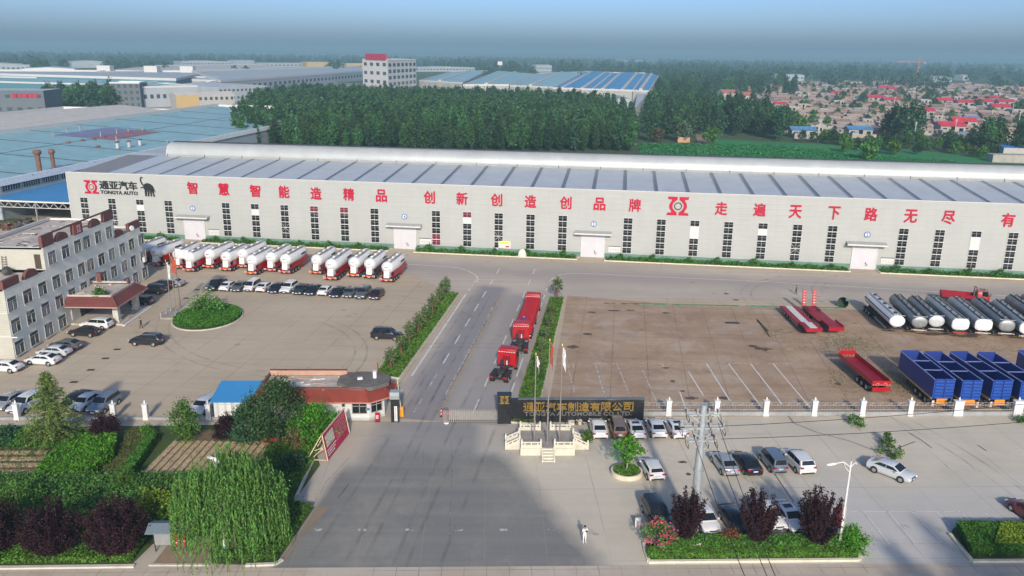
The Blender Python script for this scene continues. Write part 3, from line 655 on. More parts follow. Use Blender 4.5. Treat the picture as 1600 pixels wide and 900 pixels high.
# slogan: every character stands where it stands on the wall
for ch, px, py in [('智', 301, 294), ('慧', 350, 296), ('智', 399, 298.5), ('能', 444, 300), ('造', 494, 302.5), ('精', 545, 304), ('品', 596, 306), ('创', 671, 308.5), ('新', 722, 310.5), ('创', 776, 312.5), ('造', 829, 315), ('创', 884, 317), ('品', 937, 319), ('牌', 992, 321),
                   ('走', 1127, 326), ('遍', 1187, 328), ('天', 1243, 331), ('下', 1303, 333), ('路', 1361, 335), ('无', 1423, 338), ('尽', 1482, 340), ('有', 1575, 344)]:
    s_, z_ = on_wall(px, py, W0, wf(10, 0))
    q = MB(); put_text(q, ch, 2.6, face_M((s_, -0.08, z_ + 0.05), (1, 0, 0)), M_RED, 0.05, 0.0, heavy=.065, h_fit=2.75, w_fit=2.5 if ch not in '下' else 2.35)
    q.build('character', wh)
def logo(mb, M, h, m, m2):
    """twin-arm emblem with a ring in its middle"""
    k = h / 10.0
    def poly(pp): mb.add([M @ Vector((x * k, y * k, z)) for z in (0.07,) for x, y in pp], [tuple(range(len(pp)))], m)
    for sx in (1, -1):
        pp = [(0.5, 5), (5.6, 5), (5.2, 3.6), (3.4, 3.4), (3.6, 2.6), (4.5, 1.2), (4.7, 0), (4.5, -1.2), (3.6, -2.6), (3.4, -3.4), (5.4, -3.6), (5.8, -5), (0.5, -5), (0.5, -3.1), (2.1, -2.2), (2.9, -1.1), (3.1, 0), (2.9, 1.1), (2.1, 2.2), (0.5, 3.1)]
        n = len(pp)
        # outer and inner rims meet pairwise, so the arm is a strip of quads
        out_ = pp[:13]; inn = pp[13:][::-1]
        if sx < 0: pass
        Q = [((0.5, 5), (5.6, 5), (5.2, 3.6), (0.5, 3.4)), ((0.5, 3.45), (3.4, 3.45), (3.6, 2.6), (1.6, 2.6)), ((1.6, 2.6), (3.6, 2.6), (4.5, 1.2), (2.7, 1.3)), ((2.7, 1.3), (4.5, 1.2), (4.7, 0), (3.0, 0)),
             ((3.0, 0), (4.7, 0), (4.5, -1.2), (2.7, -1.3)), ((2.7, -1.3), (4.5, -1.2), (3.6, -2.6), (1.6, -2.6)), ((1.6, -2.6), (3.6, -2.6), (3.4, -3.45), (0.5, -3.45)), ((0.5, -3.4), (5.4, -3.6), (5.8, -5), (0.5, -5))]
        for qd in Q:
            vs = [M @ Vector((x * k * sx, y * k, 0.07)) for x, y in qd]
            if sx < 0: vs = vs[::-1]
            mb.add(vs, [(0, 3, 2, 1)] if False else [(0, 1, 2, 3)][::1], m)
    n = 24; vs = []
    for i in range(n):
        t_ = 2 * math.pi * i / n
        vs += [M @ Vector((2.1 * k * math.cos(t_), 2.1 * k * math.sin(t_), 0.09)), M @ Vector((1.55 * k * math.cos(t_), 1.55 * k * math.sin(t_), 0.09))]
    mb.add(vs, [(2 * i, 2 * ((i + 1) % n), 2 * ((i + 1) % n) + 1, 2 * i + 1) for i in range(n)], m2)
s_, z_ = on_wall(1059.5, 322, W0, wf(10, 0)); q = MB(); logo(q, face_M((s_, -0.06, z_), (1, 0, 0)), 3.9, M_RED, M_DARKM); q.build('emblem', wh)
s_, z_ = on_wall(143, 292, W0, wf(10, 0)); q = MB(); logo(q, face_M((s_, -0.06, z_), (1, 0, 0)), 3.1, M_RED, M_RED); q.build('emblem', wh)
s_, z_ = on_wall(185, 289.5, W0, wf(10, 0)); q = MB(); put_text(q, '通亚汽车', 2.2, face_M((s_, -0.08, z_), (1, 0, 0)), M_BLACK, 0.05, 0.0, heavy=.06, w_fit=9.3, h_fit=2.0); q.build('company_lettering', wh)
s2, z2 = on_wall(186.5, 301, W0, wf(10, 0)); q = MB(); put_text(q, 'TONGYA AUTO', 1.0, face_M((s2, -0.08, z2), (1, 0, 0)), M_BLACK, 0.05, 0.0, heavy=.03, w_fit=9.2, h_fit=0.85); q.build('company_lettering', wh)
# elephant silhouette, trunk raised
s3, z3 = on_wall(229, 292, W0, wf(10, 0)); Me = face_M((s3, -0.09, z3 - 2.15), (1, 0, 0)); q = MB()
def shape(mb, M, pp, m, z=0.0):
    vs = [M @ Vector((x, y, z)) for x, y in pp]; mb.add(vs, [tuple(range(len(pp)))], m)
K = 0.60
for pp in [[(-1.4, 3.4), (-1.1, 2.7), (-.2, 2.2), (.6, 2.5), (2.6, 2.0), (3.1, 2.9), (2.7, 4.0), (1.8, 4.7), (.7, 5.1), (-.3, 4.9), (-1.0, 4.4)],
           [(-1.1, 4.5), (-1.0, 3.6), (-1.9, 4.6), (-2.35, 5.6), (-2.3, 6.5), (-1.7, 6.6), (-1.75, 5.8), (-1.5, 5.1)], [(-2.3, 6.4), (-2.2, 7.1), (-1.6, 7.4), (-1.0, 7.1), (-1.1, 6.7), (-1.5, 6.9), (-1.8, 6.8), (-1.7, 6.5)], [(-1.5, 3.7), (-2.4, 3.3), (-2.6, 2.9), (-1.3, 3.2)],
           [(-.9, 2.7), (-.9, 0), (-.15, 0), (0, 1.2), (.2, 2.4)], [(.3, 2.5), (.25, .9), (.1, 0), (.85, 0), (1.0, 1.1), (1.15, 2.4)], [(1.2, 2.4), (1.3, .8), (1.25, 0), (1.95, 0), (1.95, 1.0), (2.2, 2.2)], [(1.9, 2.4), (2.3, 1.0), (2.4, 0), (3.2, 0), (2.9, 1.0), (3.0, 2.8)], [(2.9, 3.2), (3.5, 2.0), (3.4, 1.4), (3.2, 2.0), (2.7, 2.8)]]:
    shape(q, Me, [(x * K, y * K) for x, y in pp], M_BLACK)
q.build('elephant_emblem', wh)

# ---------------------------------------------------------------- office building
OC = g(24, 561); OH = R(90.0)
# own frame: x = along the front away from the camera, y = back into the building (to the left)
M_OWALL = mat('office_render', (0.80, 0.79, 0.68), 0.85, var=0.1, scale=0.4)
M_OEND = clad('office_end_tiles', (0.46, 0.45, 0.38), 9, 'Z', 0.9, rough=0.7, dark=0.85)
M_OROOF = ground_mat('flat_roof_concrete', (0.42, 0.37, 0.32), (0.52, 0.47, 0.42), (0.2, 0.17, 0.15), 0, None, big=0.2, stain=0.7)
M_ORED = mat('parapet_red', (0.16, 0.062, 0.052), 0.8, var=0.2, scale=1.0)
M_TILE = clad('red_roof_tiles', (0.17, 0.05, 0.042), 2, 'X', 1.6, rough=0.7, dark=0.6, dirt=0.25)
of = thing('office_building', 'grey three-storey office block with red parapets and a raised middle storey', 'building', OC, OH)
def oa(px, py): return on_wall(px, py, OC, OC + Vector((math.cos(OH), math.sin(OH), 0)))[0]
OL = 41.5; A4, B4 = oa(70, 410), oa(178, 358)
bd = MB()
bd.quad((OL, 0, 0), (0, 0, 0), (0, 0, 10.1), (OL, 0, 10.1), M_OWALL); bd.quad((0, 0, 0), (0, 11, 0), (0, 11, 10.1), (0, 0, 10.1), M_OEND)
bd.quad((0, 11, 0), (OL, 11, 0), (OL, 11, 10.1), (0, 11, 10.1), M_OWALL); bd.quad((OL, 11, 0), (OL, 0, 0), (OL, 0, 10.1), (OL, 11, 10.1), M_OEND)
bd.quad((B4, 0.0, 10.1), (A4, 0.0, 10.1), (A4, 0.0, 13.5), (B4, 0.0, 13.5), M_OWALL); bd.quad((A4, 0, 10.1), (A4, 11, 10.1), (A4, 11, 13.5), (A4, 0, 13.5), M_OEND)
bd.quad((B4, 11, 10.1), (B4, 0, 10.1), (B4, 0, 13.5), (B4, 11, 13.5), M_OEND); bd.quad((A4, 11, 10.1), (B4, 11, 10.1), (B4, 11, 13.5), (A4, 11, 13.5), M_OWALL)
for z_ in (3.3, 6.7): bd.box((-0.02, 5.5, z_), (0.06, 11, 0.12), M_TRIM)
bd.build('wall', of)
rr = MB()
rr.quad((0, 0, 9.7), (A4, 0, 9.7), (A4, 11, 9.7), (0, 11, 9.7), M_OROOF); rr.quad((B4, 0, 9.7), (OL, 0, 9.7), (OL, 11, 9.7), (B4, 11, 9.7), M_OROOF); rr.quad((A4, 0, 13.1), (B4, 0, 13.1), (B4, 11, 13.1), (A4, 11, 13.1), M_OROOF)
rr.box(((A4 + B4) / 2, 10.85, 13.45), (B4 - A4, 0.3, 0.5), M_TRIM); rr.box((A4 + .15, 5.5, 13.4), (0.3, 10.6, 0.35), M_TRIM); rr.box((B4 - .15, 5.5, 13.4), (0.3, 10.6, 0.35), M_TRIM)
rr.box((0.15, 5.5, 10.05), (0.3, 10.7, 0.4), M_TRIM); rr.box((OL - .15, 5.5, 10.05), (0.3, 10.7, 0.4), M_TRIM)
for k in range(40): rr.box((A4 + random.uniform(1, B4 - A4 - 1), random.uniform(1, 10), 13.14), (random.uniform(.3, 2), random.uniform(.1, .5), 0.07), random.choice([M_TRIM, M_OROOF, M_STAIN]), random.uniform(0, 3))
rr.build('roof', of)
def parapet(a0, a1, z0, z1): q = MB(); q.box(((a0 + a1) / 2, 0.18, (z0 + z1) / 2), (a1 - a0, 0.5, z1 - z0), M_ORED); return q.build('parapet', of)
def arch_(a, z, r_):
    q = MB(); n = 12; pts = [(a + r_ * math.cos(math.pi * i / n), z + r_ * 0.72 * math.sin(math.pi * i / n)) for i in range(n + 1)]
    fr_ = [(x, -0.06, zz) for x, zz in pts]; bk = [(x, 0.4, zz) for x, zz in pts]
    q.add(fr_, [tuple(range(n + 1))], M_ORED); q.add(bk, [tuple(range(n + 1))[::-1]], M_ORED)
    q.add(fr_ + bk, [(i, n + 1 + i, n + 2 + i, i + 1) for i in range(n)], M_ORED); return q.build('arch_parapet', of)
L4 = B4 - A4
parapet(A4 - .1, A4 + 3.0, 13.5, 15.1); parapet(B4 - 3.1, B4 + .1, 13.5, 15.1)
sq = MB(); sx0 = A4 + L4 * 0.46; sq.box((sx0, 0.1, 14.3), (2.6, 0.6, 1.7), M_ORED); sq.box((sx0, -0.22, 14.3), (1.9, 0.04, 1.4), mat('badge_red', (0.42, 0.03, 0.04), 0.6)); logo(sq, face_M((sx0, -0.2, 14.3), (1, 0, 0)), 1.15, M_TRIM, M_TRIM)
sq.build('badge_panel', of)
q = MB(); q.box(((A4 + B4) / 2, 0.1, 15.2), (L4 + .3, 0.3, 0.2), mat('parapet_cap', (0.13, 0.07, 0.06), 0.8)); q.build('parapet_rail', of)
arch_(A4 + L4 * 0.25, 13.5, 1.7); arch_(A4 + L4 * 0.72, 13.5, 1.7)
parapet(-0.1, 3.6, 10.1, 11.3); arch_(6.6, 10.1, 1.7); parapet(OL - 4.3, OL + .1, 10.1, 11.5); arch_(OL - 8.0, 10.1, 1.7)
M_OFR = mat('office_window_frame', (.44, .44, .41), .6)
OW = [(oa(px, py), z_) for z_, l in ((7.7, [(19, 475.5), (43, 463), (66, 450.5), (87.8, 440), (108, 430), (126.8, 420.5), (141, 413), (158, 404), (174, 395.8), (190.5, 387.5), (204.8, 380), (219.8, 373)]),
      (11.55, [(81.7, 408.5), (102.7, 397.2), (121.5, 388.2), (135.7, 383), (153.7, 374.7), (170.2, 366.5)])) for px, py in l]
cols = [a for a, z_ in OW if z_ < 8]
OW += [(a, 4.55) for a in cols] + [(a, 1.35) for a in cols if a < 15.8 or a > 27]
M_CURT = mat('window_curtain', (0.3, 0.31, 0.3), 0.8, var=0.3, scale=1.3)
for j, (a, z_) in enumerate(OW):
    f = MB(); wd, hh = 2.1, 1.95
    for e in (-1, 1): f.box((a + e * wd / 2, -0.03, z_), (0.07, 0.1, hh + .1), M_OFR)
    for e in (-1, 1): f.box((a, -0.03, z_ + e * hh / 2), (wd + .1, 0.1, 0.07), M_OFR)
    f.box((a, -0.045, z_ + .45), (wd, 0.08, 0.06), M_OFR); f.box((a + .1, -0.045, z_ - .25), (0.06, 0.08, hh - .7), M_OFR)
    f.box((a, -0.12, z_ - hh / 2 - .08), (wd + .2, 0.2, 0.06), M_OFR); f.box((a + wd / 2 + .1, -0.05, z_), (0.1, 0.12, hh + .1), M_OFR)
    wo = f.build('window', of)
    p = MB(); p.box((a, 0.0, z_), (wd, 0.06, hh), M_GLASS2)
    if j % 3 != 1: p.box((a - .5, -0.035, z_ - .25), (.6, 0.02, hh - .75), M_CURT)
    if j % 4 == 0: p.box((a + .5, -0.035, z_ - .3), (.5, 0.02, hh - .85), M_CURT)
    p.build('pane', wo)
q = MB(); q.box((A4 - .03, 1.0, 11.4), (0.08, 0.9, 2.2), mat('dark_door', (0.07, 0.05, 0.03), 0.7)); q.build('door', of)
q = MB()
for e in (5.6, 6.2): q.bar((A4 - .5, e, 9.8), (A4 - .1, e, 12.2), .06, .06, M_DARKM)
for k in range(7): q.bar((A4 - .5 + k * .06, 5.6, 9.95 + k * .35), (A4 - .5 + k * .06, 6.2, 9.95 + k * .35), .05, .05, M_DARKM)
q.build('ladder', of)
q = MB(); q.cyl((A4 - 1.6, 4.8, 10.3), (A4 - 1.9, 4.5, 10.5), .75, M_DARKM, r1=.1, n=14); q.bar((A4 - 1.6, 4.8, 9.7), (A4 - 1.6, 4.8, 10.4), .1, .1, M_DARKM); q.build('satellite_dish', of)
q = MB(); q.cyl((OL - 4.0, -0.5, 10.7), (OL - 4.05, -0.62, 10.72), .5, M_WHITE, r1=.42, n=14); q.bar((OL - 4, 0, 10.6), (OL - 4, -0.5, 10.7), .08, .08, M_GREY); q.build('floodlight', of)
q = MB(); q.box((0.05, -0.4, 3.2), (0.2, 0.8, 0.12), M_WHITE); q.build('wall_lamp', of)
q = MB(); q.box((OL - 0.5, -0.5, 4.0), (0.8, 0.45, 0.9), M_TRIM); q.build('air_conditioner', of)
# portico
po = MB(); P0, P1, PB = 14.6, 24.4, -8.2
pl = MB(); pl.box(((P0 + P1) / 2, PB / 2, 0.15), (P1 - P0 - .2, -PB, 0.3), M_OROOF); pl.box(((P0 + P1) / 2, PB - .2, 0.075), (P1 - P0 + .2, .5, 0.15), M_TRIM); pl.build('porch_floor', of)
M_COL = mat('porch_column', (0.5, 0.48, 0.42), 0.8)
for a in (15.8, 22.4):
    q = MB(); q.box((a, -6.9, 1.85), (0.85, 0.85, 3.1), M_COL); q.box((a, -6.9, 0.42), (1.1, 1.1, 0.25), M_COL); q.build('column', of)
lo = [(13.4, 0), (13.4, -8.3), (24.2, -8.3), (24.2, 0)]; hi = [(14.9, 0), (14.9, -6.9), (22.8, -6.9), (22.8, 0)]
q = MB()
for i in range(3):
    a, b2, c2, d2 = lo[i], lo[i + 1], hi[i + 1], hi[i]
    q.quad((*a, 3.45), (*b2, 3.45), (*c2, 4.75), (*d2, 4.75), M_TILE)
q.add([(*p, 3.44) for p in lo], [(0, 3, 2, 1)], M_TRIM)
for i in range(3): q.bar((*lo[i], 3.36), (*lo[i + 1], 3.36), 0.16, 0.18, mat('eave_pink', (0.42, 0.25, 0.21), 0.8))
for i in (1, 2): q.bar((*lo[i], 3.5), (*hi[i], 4.82), 0.2, 0.15, M_ORED)
q.add([(*p, 4.5) for p in hi], [(0, 1, 2, 3)], M_OROOF)
for i in range(3): q.bar((*hi[i], 4.8), (*hi[i + 1], 4.8), 0.2, 0.3, M_OROOF)
q.box((22.0, -6.3, 5.2), (.5, .3, .9), M_ORED); q.box((22.9, -1.2, 5.6), (.6, .7, 1.5), M_ORED)
for k in range(6): q.box((random.uniform(16, 22), random.uniform(-6, -1), 4.65), (random.uniform(.3, 1.2), .4, .25), M_OROOF, random.uniform(0, 3))
q.build('porch_roof', of)
q = MB(); q.box((20, -0.04, 1.7), (4.2, .1, 2.8), M_GLASS2)
for k in range(5): q.box((18 + k, -0.1, 1.7), (.08, .08, 2.8), M_DARKM)
q.box((15.6, -0.06, 1.9), (.7, .08, 2.4), M_WHITE)
q.build('entrance_door', of)

# ---------------------------------------------------------------- guard house
M_GW = mat('guard_wall', (0.55, 0.55, 0.53), 0.85, var=0.1, scale=0.6)
M_TILE2 = clad('guard_roof_tiles', (0.23, 0.042, 0.026), 2, 'X', 1.7, rough=0.75, dark=0.55, dirt=0.3)
gh = thing('guard_house', 'low guard house with red tiled eaves and flat octagonal roof end', 'guard house', (-21, 89.5, 0), R(1.5))
body = [(-8.5, -2.2), (1.9, -2.2), (4.2, -2.2), (5.9, -0.9), (5.9, 1.6), (4.2, 3.0), (-8.5, 3.0)]
q = MB(); q.prism(body, 0, 2.75, M_GW); q.prism([(x * 1.004, y * 1.01) for x, y in body], 0, 0.3, mat('guard_plinth', (0.4, 0.42, 0.42), 0.85)); q.build('wall', gh)
eave = [(-9.4, -3.1), (4.6, -3.1), (7.0, -1.2), (7.0, 2.1), (4.6, 3.9), (-9.4, 3.9)]
top = [(-8.4, -1.9), (3.9, -1.9), (5.6, -0.5), (5.6, 1.4), (3.9, 2.7), (-8.4, 2.7)]
q = MB(); n = 6
for i in range(n):
    k = (i + 1) % n
    q.quad((*eave[i], 2.65), (*eave[k], 2.65), (*top[k], 3.85), (*top[i], 3.85), M_TILE2)
    q.bar((*eave[i], 2.72), (*top[i], 3.93), .22, .16, M_TILE2); q.bar((*eave[i], 2.62), (*eave[k], 2.62), .12, .14, mat('eave_paint', (0.5, 0.2, 0.15), 0.8)); q.bar((*top[i], 3.95), (*top[k], 3.95), .25, .22, M_ORED)
q.add([(*p, 2.64) for p in eave], [tuple(range(n))[::-1]], M_GW)
q.build('roof', gh)
q = MB(); q.add([(*p, 3.72) for p in top], [tuple(range(n))], M_OROOF)
oct_ = [(3.4 + 2.9 * math.cos(R(22.5 + 45 * i)) * 1.15, 0.4 + 2.9 * math.sin(R(22.5 + 45 * i)) * 0.9) for i in range(8)]
q.prism(oct_, 3.7, 4.15, mat('bitumen_roof', (0.13, 0.12, 0.11), 0.9, var=0.35, scale=0.8))
for k in range(26): q.box((random.uniform(-8, 1), random.uniform(-1.6, 2.3), 3.77), (random.uniform(.4, 2), random.uniform(.1, .4), .09), random.choice([M_OROOF, mat('pink_render', (0.45, 0.28, 0.2), .9), M_TRIM]), random.uniform(-.4, .4))
q.bar((-8.4, 2.6, 4.1), (1, 2.6, 4.1), .25, .6, mat('pink_render', (0.45, 0.28, 0.2), .9)); q.bar((-8.4, 2.6, 4.45), (1, 2.6, 4.45), .3, .1, M_ORED)
q.build('flat_roof', gh)
q = MB(); q.cyl((4.6, .9, 4.15), (4.6, .9, 5.0), .25, M_WHITE, n=12); q.box((2.9, .3, 4.3), (.6, .35, .25), M_WHITE, .3); q.bar((4.9, 1.6, 4.1), (4.9, 1.6, 5.8), .12, .12, M_ORED); q.build('roof_tank', gh)
def gwin(x0, y0, x1, y1, z0, z1):
    a, e = Vector((x0, y0, 0)), Vector((x1, y1, 0)); d = (e - a).normalized(); nn = Vector((d.y, -d.x, 0)); f = MB()
    for zz in (z0, z1, z0 + (z1 - z0) * .68): f.bar(a + nn * .06 + Vector((0, 0, zz)), e + nn * .06 + Vector((0, 0, zz)), .08, .08, M_GREY)
    for k in (0, .5, 1): p = along(a, e, k) + nn * .06; f.bar(p + Vector((0, 0, z0)), p + Vector((0, 0, z1)), .08, .08, M_GREY)
    wo = f.build('window', gh); p = MB(); p.quad(a + nn * .03 + Vector((0, 0, z0)), e + nn * .03 + Vector((0, 0, z0)), e + nn * .03 + Vector((0, 0, z1)), a + nn * .03 + Vector((0, 0, z1)), M_GLASS)
    p.build('pane', wo)
gwin(2.3, -2.2, 4.0, -2.2, 0.9, 2.25); gwin(4.45, -2.01, 5.6, -1.13, 0.9, 2.25)
q = MB(); q.box((1.3, -2.35, 2.0), (.3, .35, .25), M_DARKM); q.build('camera', gh)
q = MB(); q.box((4.1, -2.26, 1.45), (.45, .05, .3), M_BLUE); q.build('plate', gh)

# ---------------------------------------------------------------- blue roofed shed
sh = thing('shed', 'small white shed with bright blue sheet roof beside the trees', 'shed', g(372, 655), R(2))
q = MB(); q.box((0, 1.7, 1.2), (5.4, 3.4, 2.4), clad('shed_panel', (0.62, 0.63, 0.62), 4, 'X', .35, dark=.7)); q.build('wall', sh)
q = MB(); M_SBL = clad('blue_sheet', (0.05, 0.27, 0.56), 2, 'X', 1.9, rough=0.4, dark=.75)
q.add([(-3.0, -.4, 2.3), (3.0, -.4, 2.3), (3.0, 4.3, 3.0), (-3.0, 4.3, 3.0), (-3.0, -.4, 2.42), (3.0, -.4, 2.42), (3.0, 4.3, 3.12), (-3.0, 4.3, 3.12)], [(0, 3, 2, 1), (4, 5, 6, 7), (0, 1, 5, 4), (1, 2, 6, 5), (2, 3, 7, 6), (3, 0, 4, 7)], M_SBL); q.build('roof', sh)
q = MB(); q.box((-.6, -.03, 1.05), (.08, .06, 2.1), M_GREY); q.box((0, -.03, 1.9), (5.3, .07, .1), M_FRAME); q.build('door', sh)
# ---------------------------------------------------------------- company sign wall, gate, fences
M_GRAN = mat('black_granite', (0.02, 0.021, 0.024), 0.25, var=0.3, scale=2, spec=0.5)
M_GOLD = mat('gold_letter', (0.42, 0.27, 0.06), 0.35, 0.6, var=0.2, scale=6)
M_SILV = mat('dull_letter', (0.22, 0.22, 0.2), 0.4, 0.5)
sg0, sg1 = g(783, 660), g(1005, 659)
sw = thing('sign_wall', 'long black granite company sign wall with gold characters beside the sliding gate', 'sign wall', sg0, math.atan2(sg1.y - sg0.y, sg1.x - sg0.x))
SL = (sg1 - sg0).length
q = MB(); q.box((SL / 2 + 1.0, 0.25, 1.45), (SL - 2.0, 0.5, 2.9), M_GRAN); q.box((SL / 2 + 1.0, 0.25, 2.93), (SL - 1.95, .54, .06), M_SILV); q.build('wall', sw)
q = MB(); q.box((1.0, 0.3, 1.45), (2.0, 0.55, 2.9), M_GRAN); q.build('inner_pier', sw)
q = MB(); q.box((0.35, -0.05, 1.85), (1.6, 0.75, 3.7), M_GRAN); q.box((.35, -.05, 3.73), (1.7, .85, .08), M_GRAN); q.build('tall_pier', sw)
q = MB(); logo(q, face_M((0.35, -0.45, 3.1), (1, 0, 0)), 1.0, M_GOLD, M_GOLD); q.build('emblem', sw)
t0, t1 = 2.6, SL - 1.3
for i, ch in enumerate('通亚汽车制造有限公司'):
    q = MB(); xx = t0 + .6 + (t1 - t0 - 1.2) * i / 9; put_text(q, ch, 1.25, face_M((xx, -0.04, 1.98), (1, 0, 0)), M_GOLD, 0.04, 0.0, heavy=.012, w_fit=1.22, h_fit=1.12); q.build('character', sw)
q = MB(); put_text(q, 'TONGYA AUTOMOBILE CO.,LTD.', 0.7, face_M(((t0 + t1) / 2, -0.04, 1.05), (1, 0, 0)), M_SILV, 0.03, 0.012, w_fit=t1 - t0 - .3, h_fit=0.6); q.build('lettering', sw)
# stainless folding gate
M_STEEL = mat('gate_steel', (0.5, 0.47, 0.42), 0.4, 0.4, var=0.25, scale=3)
ga = g(702, 659); gb = g(777, 659); GL = (gb - ga).length
gt = thing('sliding_gate', 'folded stainless steel sliding gate half across the entrance road', 'gate', ga, math.atan2(gb.y - ga.y, gb.x - ga.x))
for k in range(23):
    x_ = GL * k / 22; q = MB()
    for e in (-.32, .32): q.bar((x_, e, .1), (x_, e, 1.55), .05, .05, M_STEEL)
    q.bar((x_, -.32, 1.55), (x_, .32, 1.55), .05, .05, M_STEEL); q.bar((x_, -.32, .12), (x_, .32, .12), .06, .06, M_STEEL)
    q.cyl((x_ - .04, -.32, .08), (x_ + .04, -.32, .08), .08, M_DARKM, n=8); q.build('gate_frame', gt)
for y_ in (-.32, .32):
    q = MB()
    for k in range(22):
        a, e = GL * k / 22, GL * (k + 1) / 22
        for z0, z1 in ((.3, .9), (.9, 1.5)): q.bar((a, y_, z0), (e, y_, z1), .035, .035, M_STEEL); q.bar((a, y_, z1), (e, y_, z0), .035, .035, M_STEEL)
    q.build('lattice', gt)
q = MB(); q.box((-.45, 0, .85), (.6, .85, 1.6), mat('gate_motor', (0.2, 0.17, 0.16), .5)); q.box((-.8, 0, 1.1), (.1, .6, .4), M_RED); q.build('gate_motor', gt)
q = MB(); q.box((0, 0, 0.02), (GL + 1, .3, .03), M_IRON); q.build('gate_track', gt, (GL / 2, 0.32, 0))
# barrier and totem in the entrance
bt = thing('gate_totem', 'black totem with white vertical notice strip beside the guard house', 'totem', g(618, 658), R(2))
q = MB(); q.box((0, 0, 1.5), (.95, .6, 3.0), M_GRAN); q.build('body', bt)
q = MB(); q.box((0, 0, 3.15), (1.15, .95, .35), M_GREY); q.box((0, 0, 3.6), (1.1, .9, .5), M_GALV); q.build('screen_head', bt)
q = MB(); q.box((.1, -.32, 1.1), (.34, .05, 1.9), M_WHITE)
for k in range(7): q.box((.1, -.36, 1.85 - k * .26), (.16, .03, .14), M_GREY)
q.build('notice_strip', bt)
ba = thing('barrier_gate', 'orange barrier machine with raised white boom arm', 'barrier', g(628, 650), R(2))
q = MB(); q.box((0, 0, .6), (.42, .42, 1.2), mat('barrier_orange', (.75, .3, .02), .5)); q.build('cabinet', ba)
q = MB(); q.bar((-.05, -.25, 1.0), (-.4, -.25, 4.9), .1, .05, M_WHITE)
for k in range(5): q.bar((-.08 - .07 * k, -.26, 1.6 + .7 * k), (-.1 - .07 * k, -.26, 1.85 + .7 * k), .11, .06, M_YELLOW)
q.build('boom', ba)
q = MB(); q.box((0, 0, .05), (.55, .6, .1), M_DARKM); q.box((0, -.05, .62), (.5, .25, .95), M_RED); q.box((0, -.19, .75), (.3, .02, .12), M_WHITE); q.box((0, -.19, .5), (.3, .02, .12), M_WHITE); q.bar((-.2, .2, .1), (-.2, -.03, 1.1), .06, .06, M_RED); q.bar((.2, .2, .1), (.2, -.03, 1.1), .06, .06, M_RED)
o = q.build('notice_stand', None, g(590, 658)); tag(o, 'small red notice stand by the guard house corner', 'notice stand')
st_ = thing('stop_sign', 'round red and white stop sign on a weighted base by the sliding gate', 'traffic sign', g(697.5, 661), R(2))
q = MB(); q.cyl((0, 0, 0), (0, 0, .12), .32, M_WHITE, n=14); q.build('base', st_)
q = MB(); q.cyl((0, 0, .1), (0, 0, 1.1), .04, M_WHITE, n=8); q.build('pole', st_)
q = MB(); q.cyl((0, -.02, 1.25), (0, -.06, 1.25), .28, M_RED, n=18); q.cyl((0, -.06, 1.25), (0, -.075, 1.25), .2, M_WHITE, n=18); q.box((0, -.085, 1.25), (.26, .01, .07), M_RED); q.build('disc', st_)
q = MB(); q.cyl((0, 0, 0), (0, 0, 1.1), .06, M_RED, n=8); q.cyl((0, 0, .3), (0, 0, .5), .065, M_WHITE, n=8); q.cyl((0, 0, .7), (0, 0, .9), .065, M_WHITE, n=8); q.cyl((0, 0, 0), (0, 0, .06), .2, M_DARKM, n=10)
o = q.build('bollard', None, g(689.5, 651)); tag(o, 'red and white striped bollard at the end of the sliding gate', 'bollard')

M_PIL = mat('white_pillar', (0.62, 0.62, 0.60), 0.75, var=0.06)
M_FW = mat('fence_base_wall', (0.30, 0.305, 0.30), 0.9, var=0.2, scale=0.6)
M_FENCE = mat('fence_rail', (.42, .42, .40), .6)
def fence(label, pts, pill, base_h=0.45, rail=True, wide=None):
    f = thing('fence', label, 'fence', pts[0])
    o0 = pts[0]
    q = MB(); n_ = MB()
    for a, b in zip(pts[:-1], pts[1:]):
        A, B = a - o0, b - o0
        q.bar(A + Vector((0, 0, base_h / 2)), B + Vector((0, 0, base_h / 2)), .26, base_h, M_FW)
        q.bar(A + Vector((0, 0, base_h + .03)), B + Vector((0, 0, base_h + .03)), .32, .06, M_FW)
        for zz in (.75, 1.35): n_.bar(A + Vector((0, 0, zz)), B + Vector((0, 0, zz)), .035, .045, M_FENCE)
        L = (B - A).length; k = int(L / .34)
        for i in range(k):
            p = along(A, B, (i + .5) / k); n_.bar(p + Vector((0, 0, base_h)), p + Vector((0, 0, 1.55)), .022, .022, M_GREY)
        d = (B - A) / L; k = int(L / 1.1)
        for i in range(k):
            p = along(A, B, (i + .3) / k); n_.bar(p + Vector((0, 0, 1.36)), p + d * .5 + Vector((0, 0, 1.62)), .03, .03, M_FENCE)
        n_.bar(A + Vector((0, 0, 1.65)), B + Vector((0, 0, 1.65)), .03, .03, M_FENCE)
    q.build('base_wall', f)
    if rail: n_.build('railing', f)
    for i, p in enumerate(pill):
        P = p - o0; wdd = wide[i] if wide else .55; q = MB()
        q.box(P + Vector((0, 0, .95)), (wdd, .5, 1.9), M_PIL); q.box(P + Vector((0, 0, 1.93)), (wdd + .12, .6, .1), M_PIL); q.box(P + Vector((0, 0, .12)), (wdd + .08, .58, .24), M_PIL)
        q.cyl(P + Vector((0, 0, 1.97)), P + Vector((0, 0, 2.2)), .1, M_PIL, r1=.06, n=8); q.cyl(P + Vector((0, 0, 2.12)), P + Vector((0, 0, 2.42)), .14, M_PIL, r1=.05, n=8)
        q.build('pillar', f)
    return f
fence('low fence with white pillars and railings along the brown yard', [g(1005, 649), g(1424, 649), g(1760, 648)], [g(x, 649) for x in (1044, 1119, 1195.5, 1271, 1346, 1420.5, 1495, 1588, 1664, 1740)], wide=[.6] * 6 + [1.1, 1.1, .6, .6])
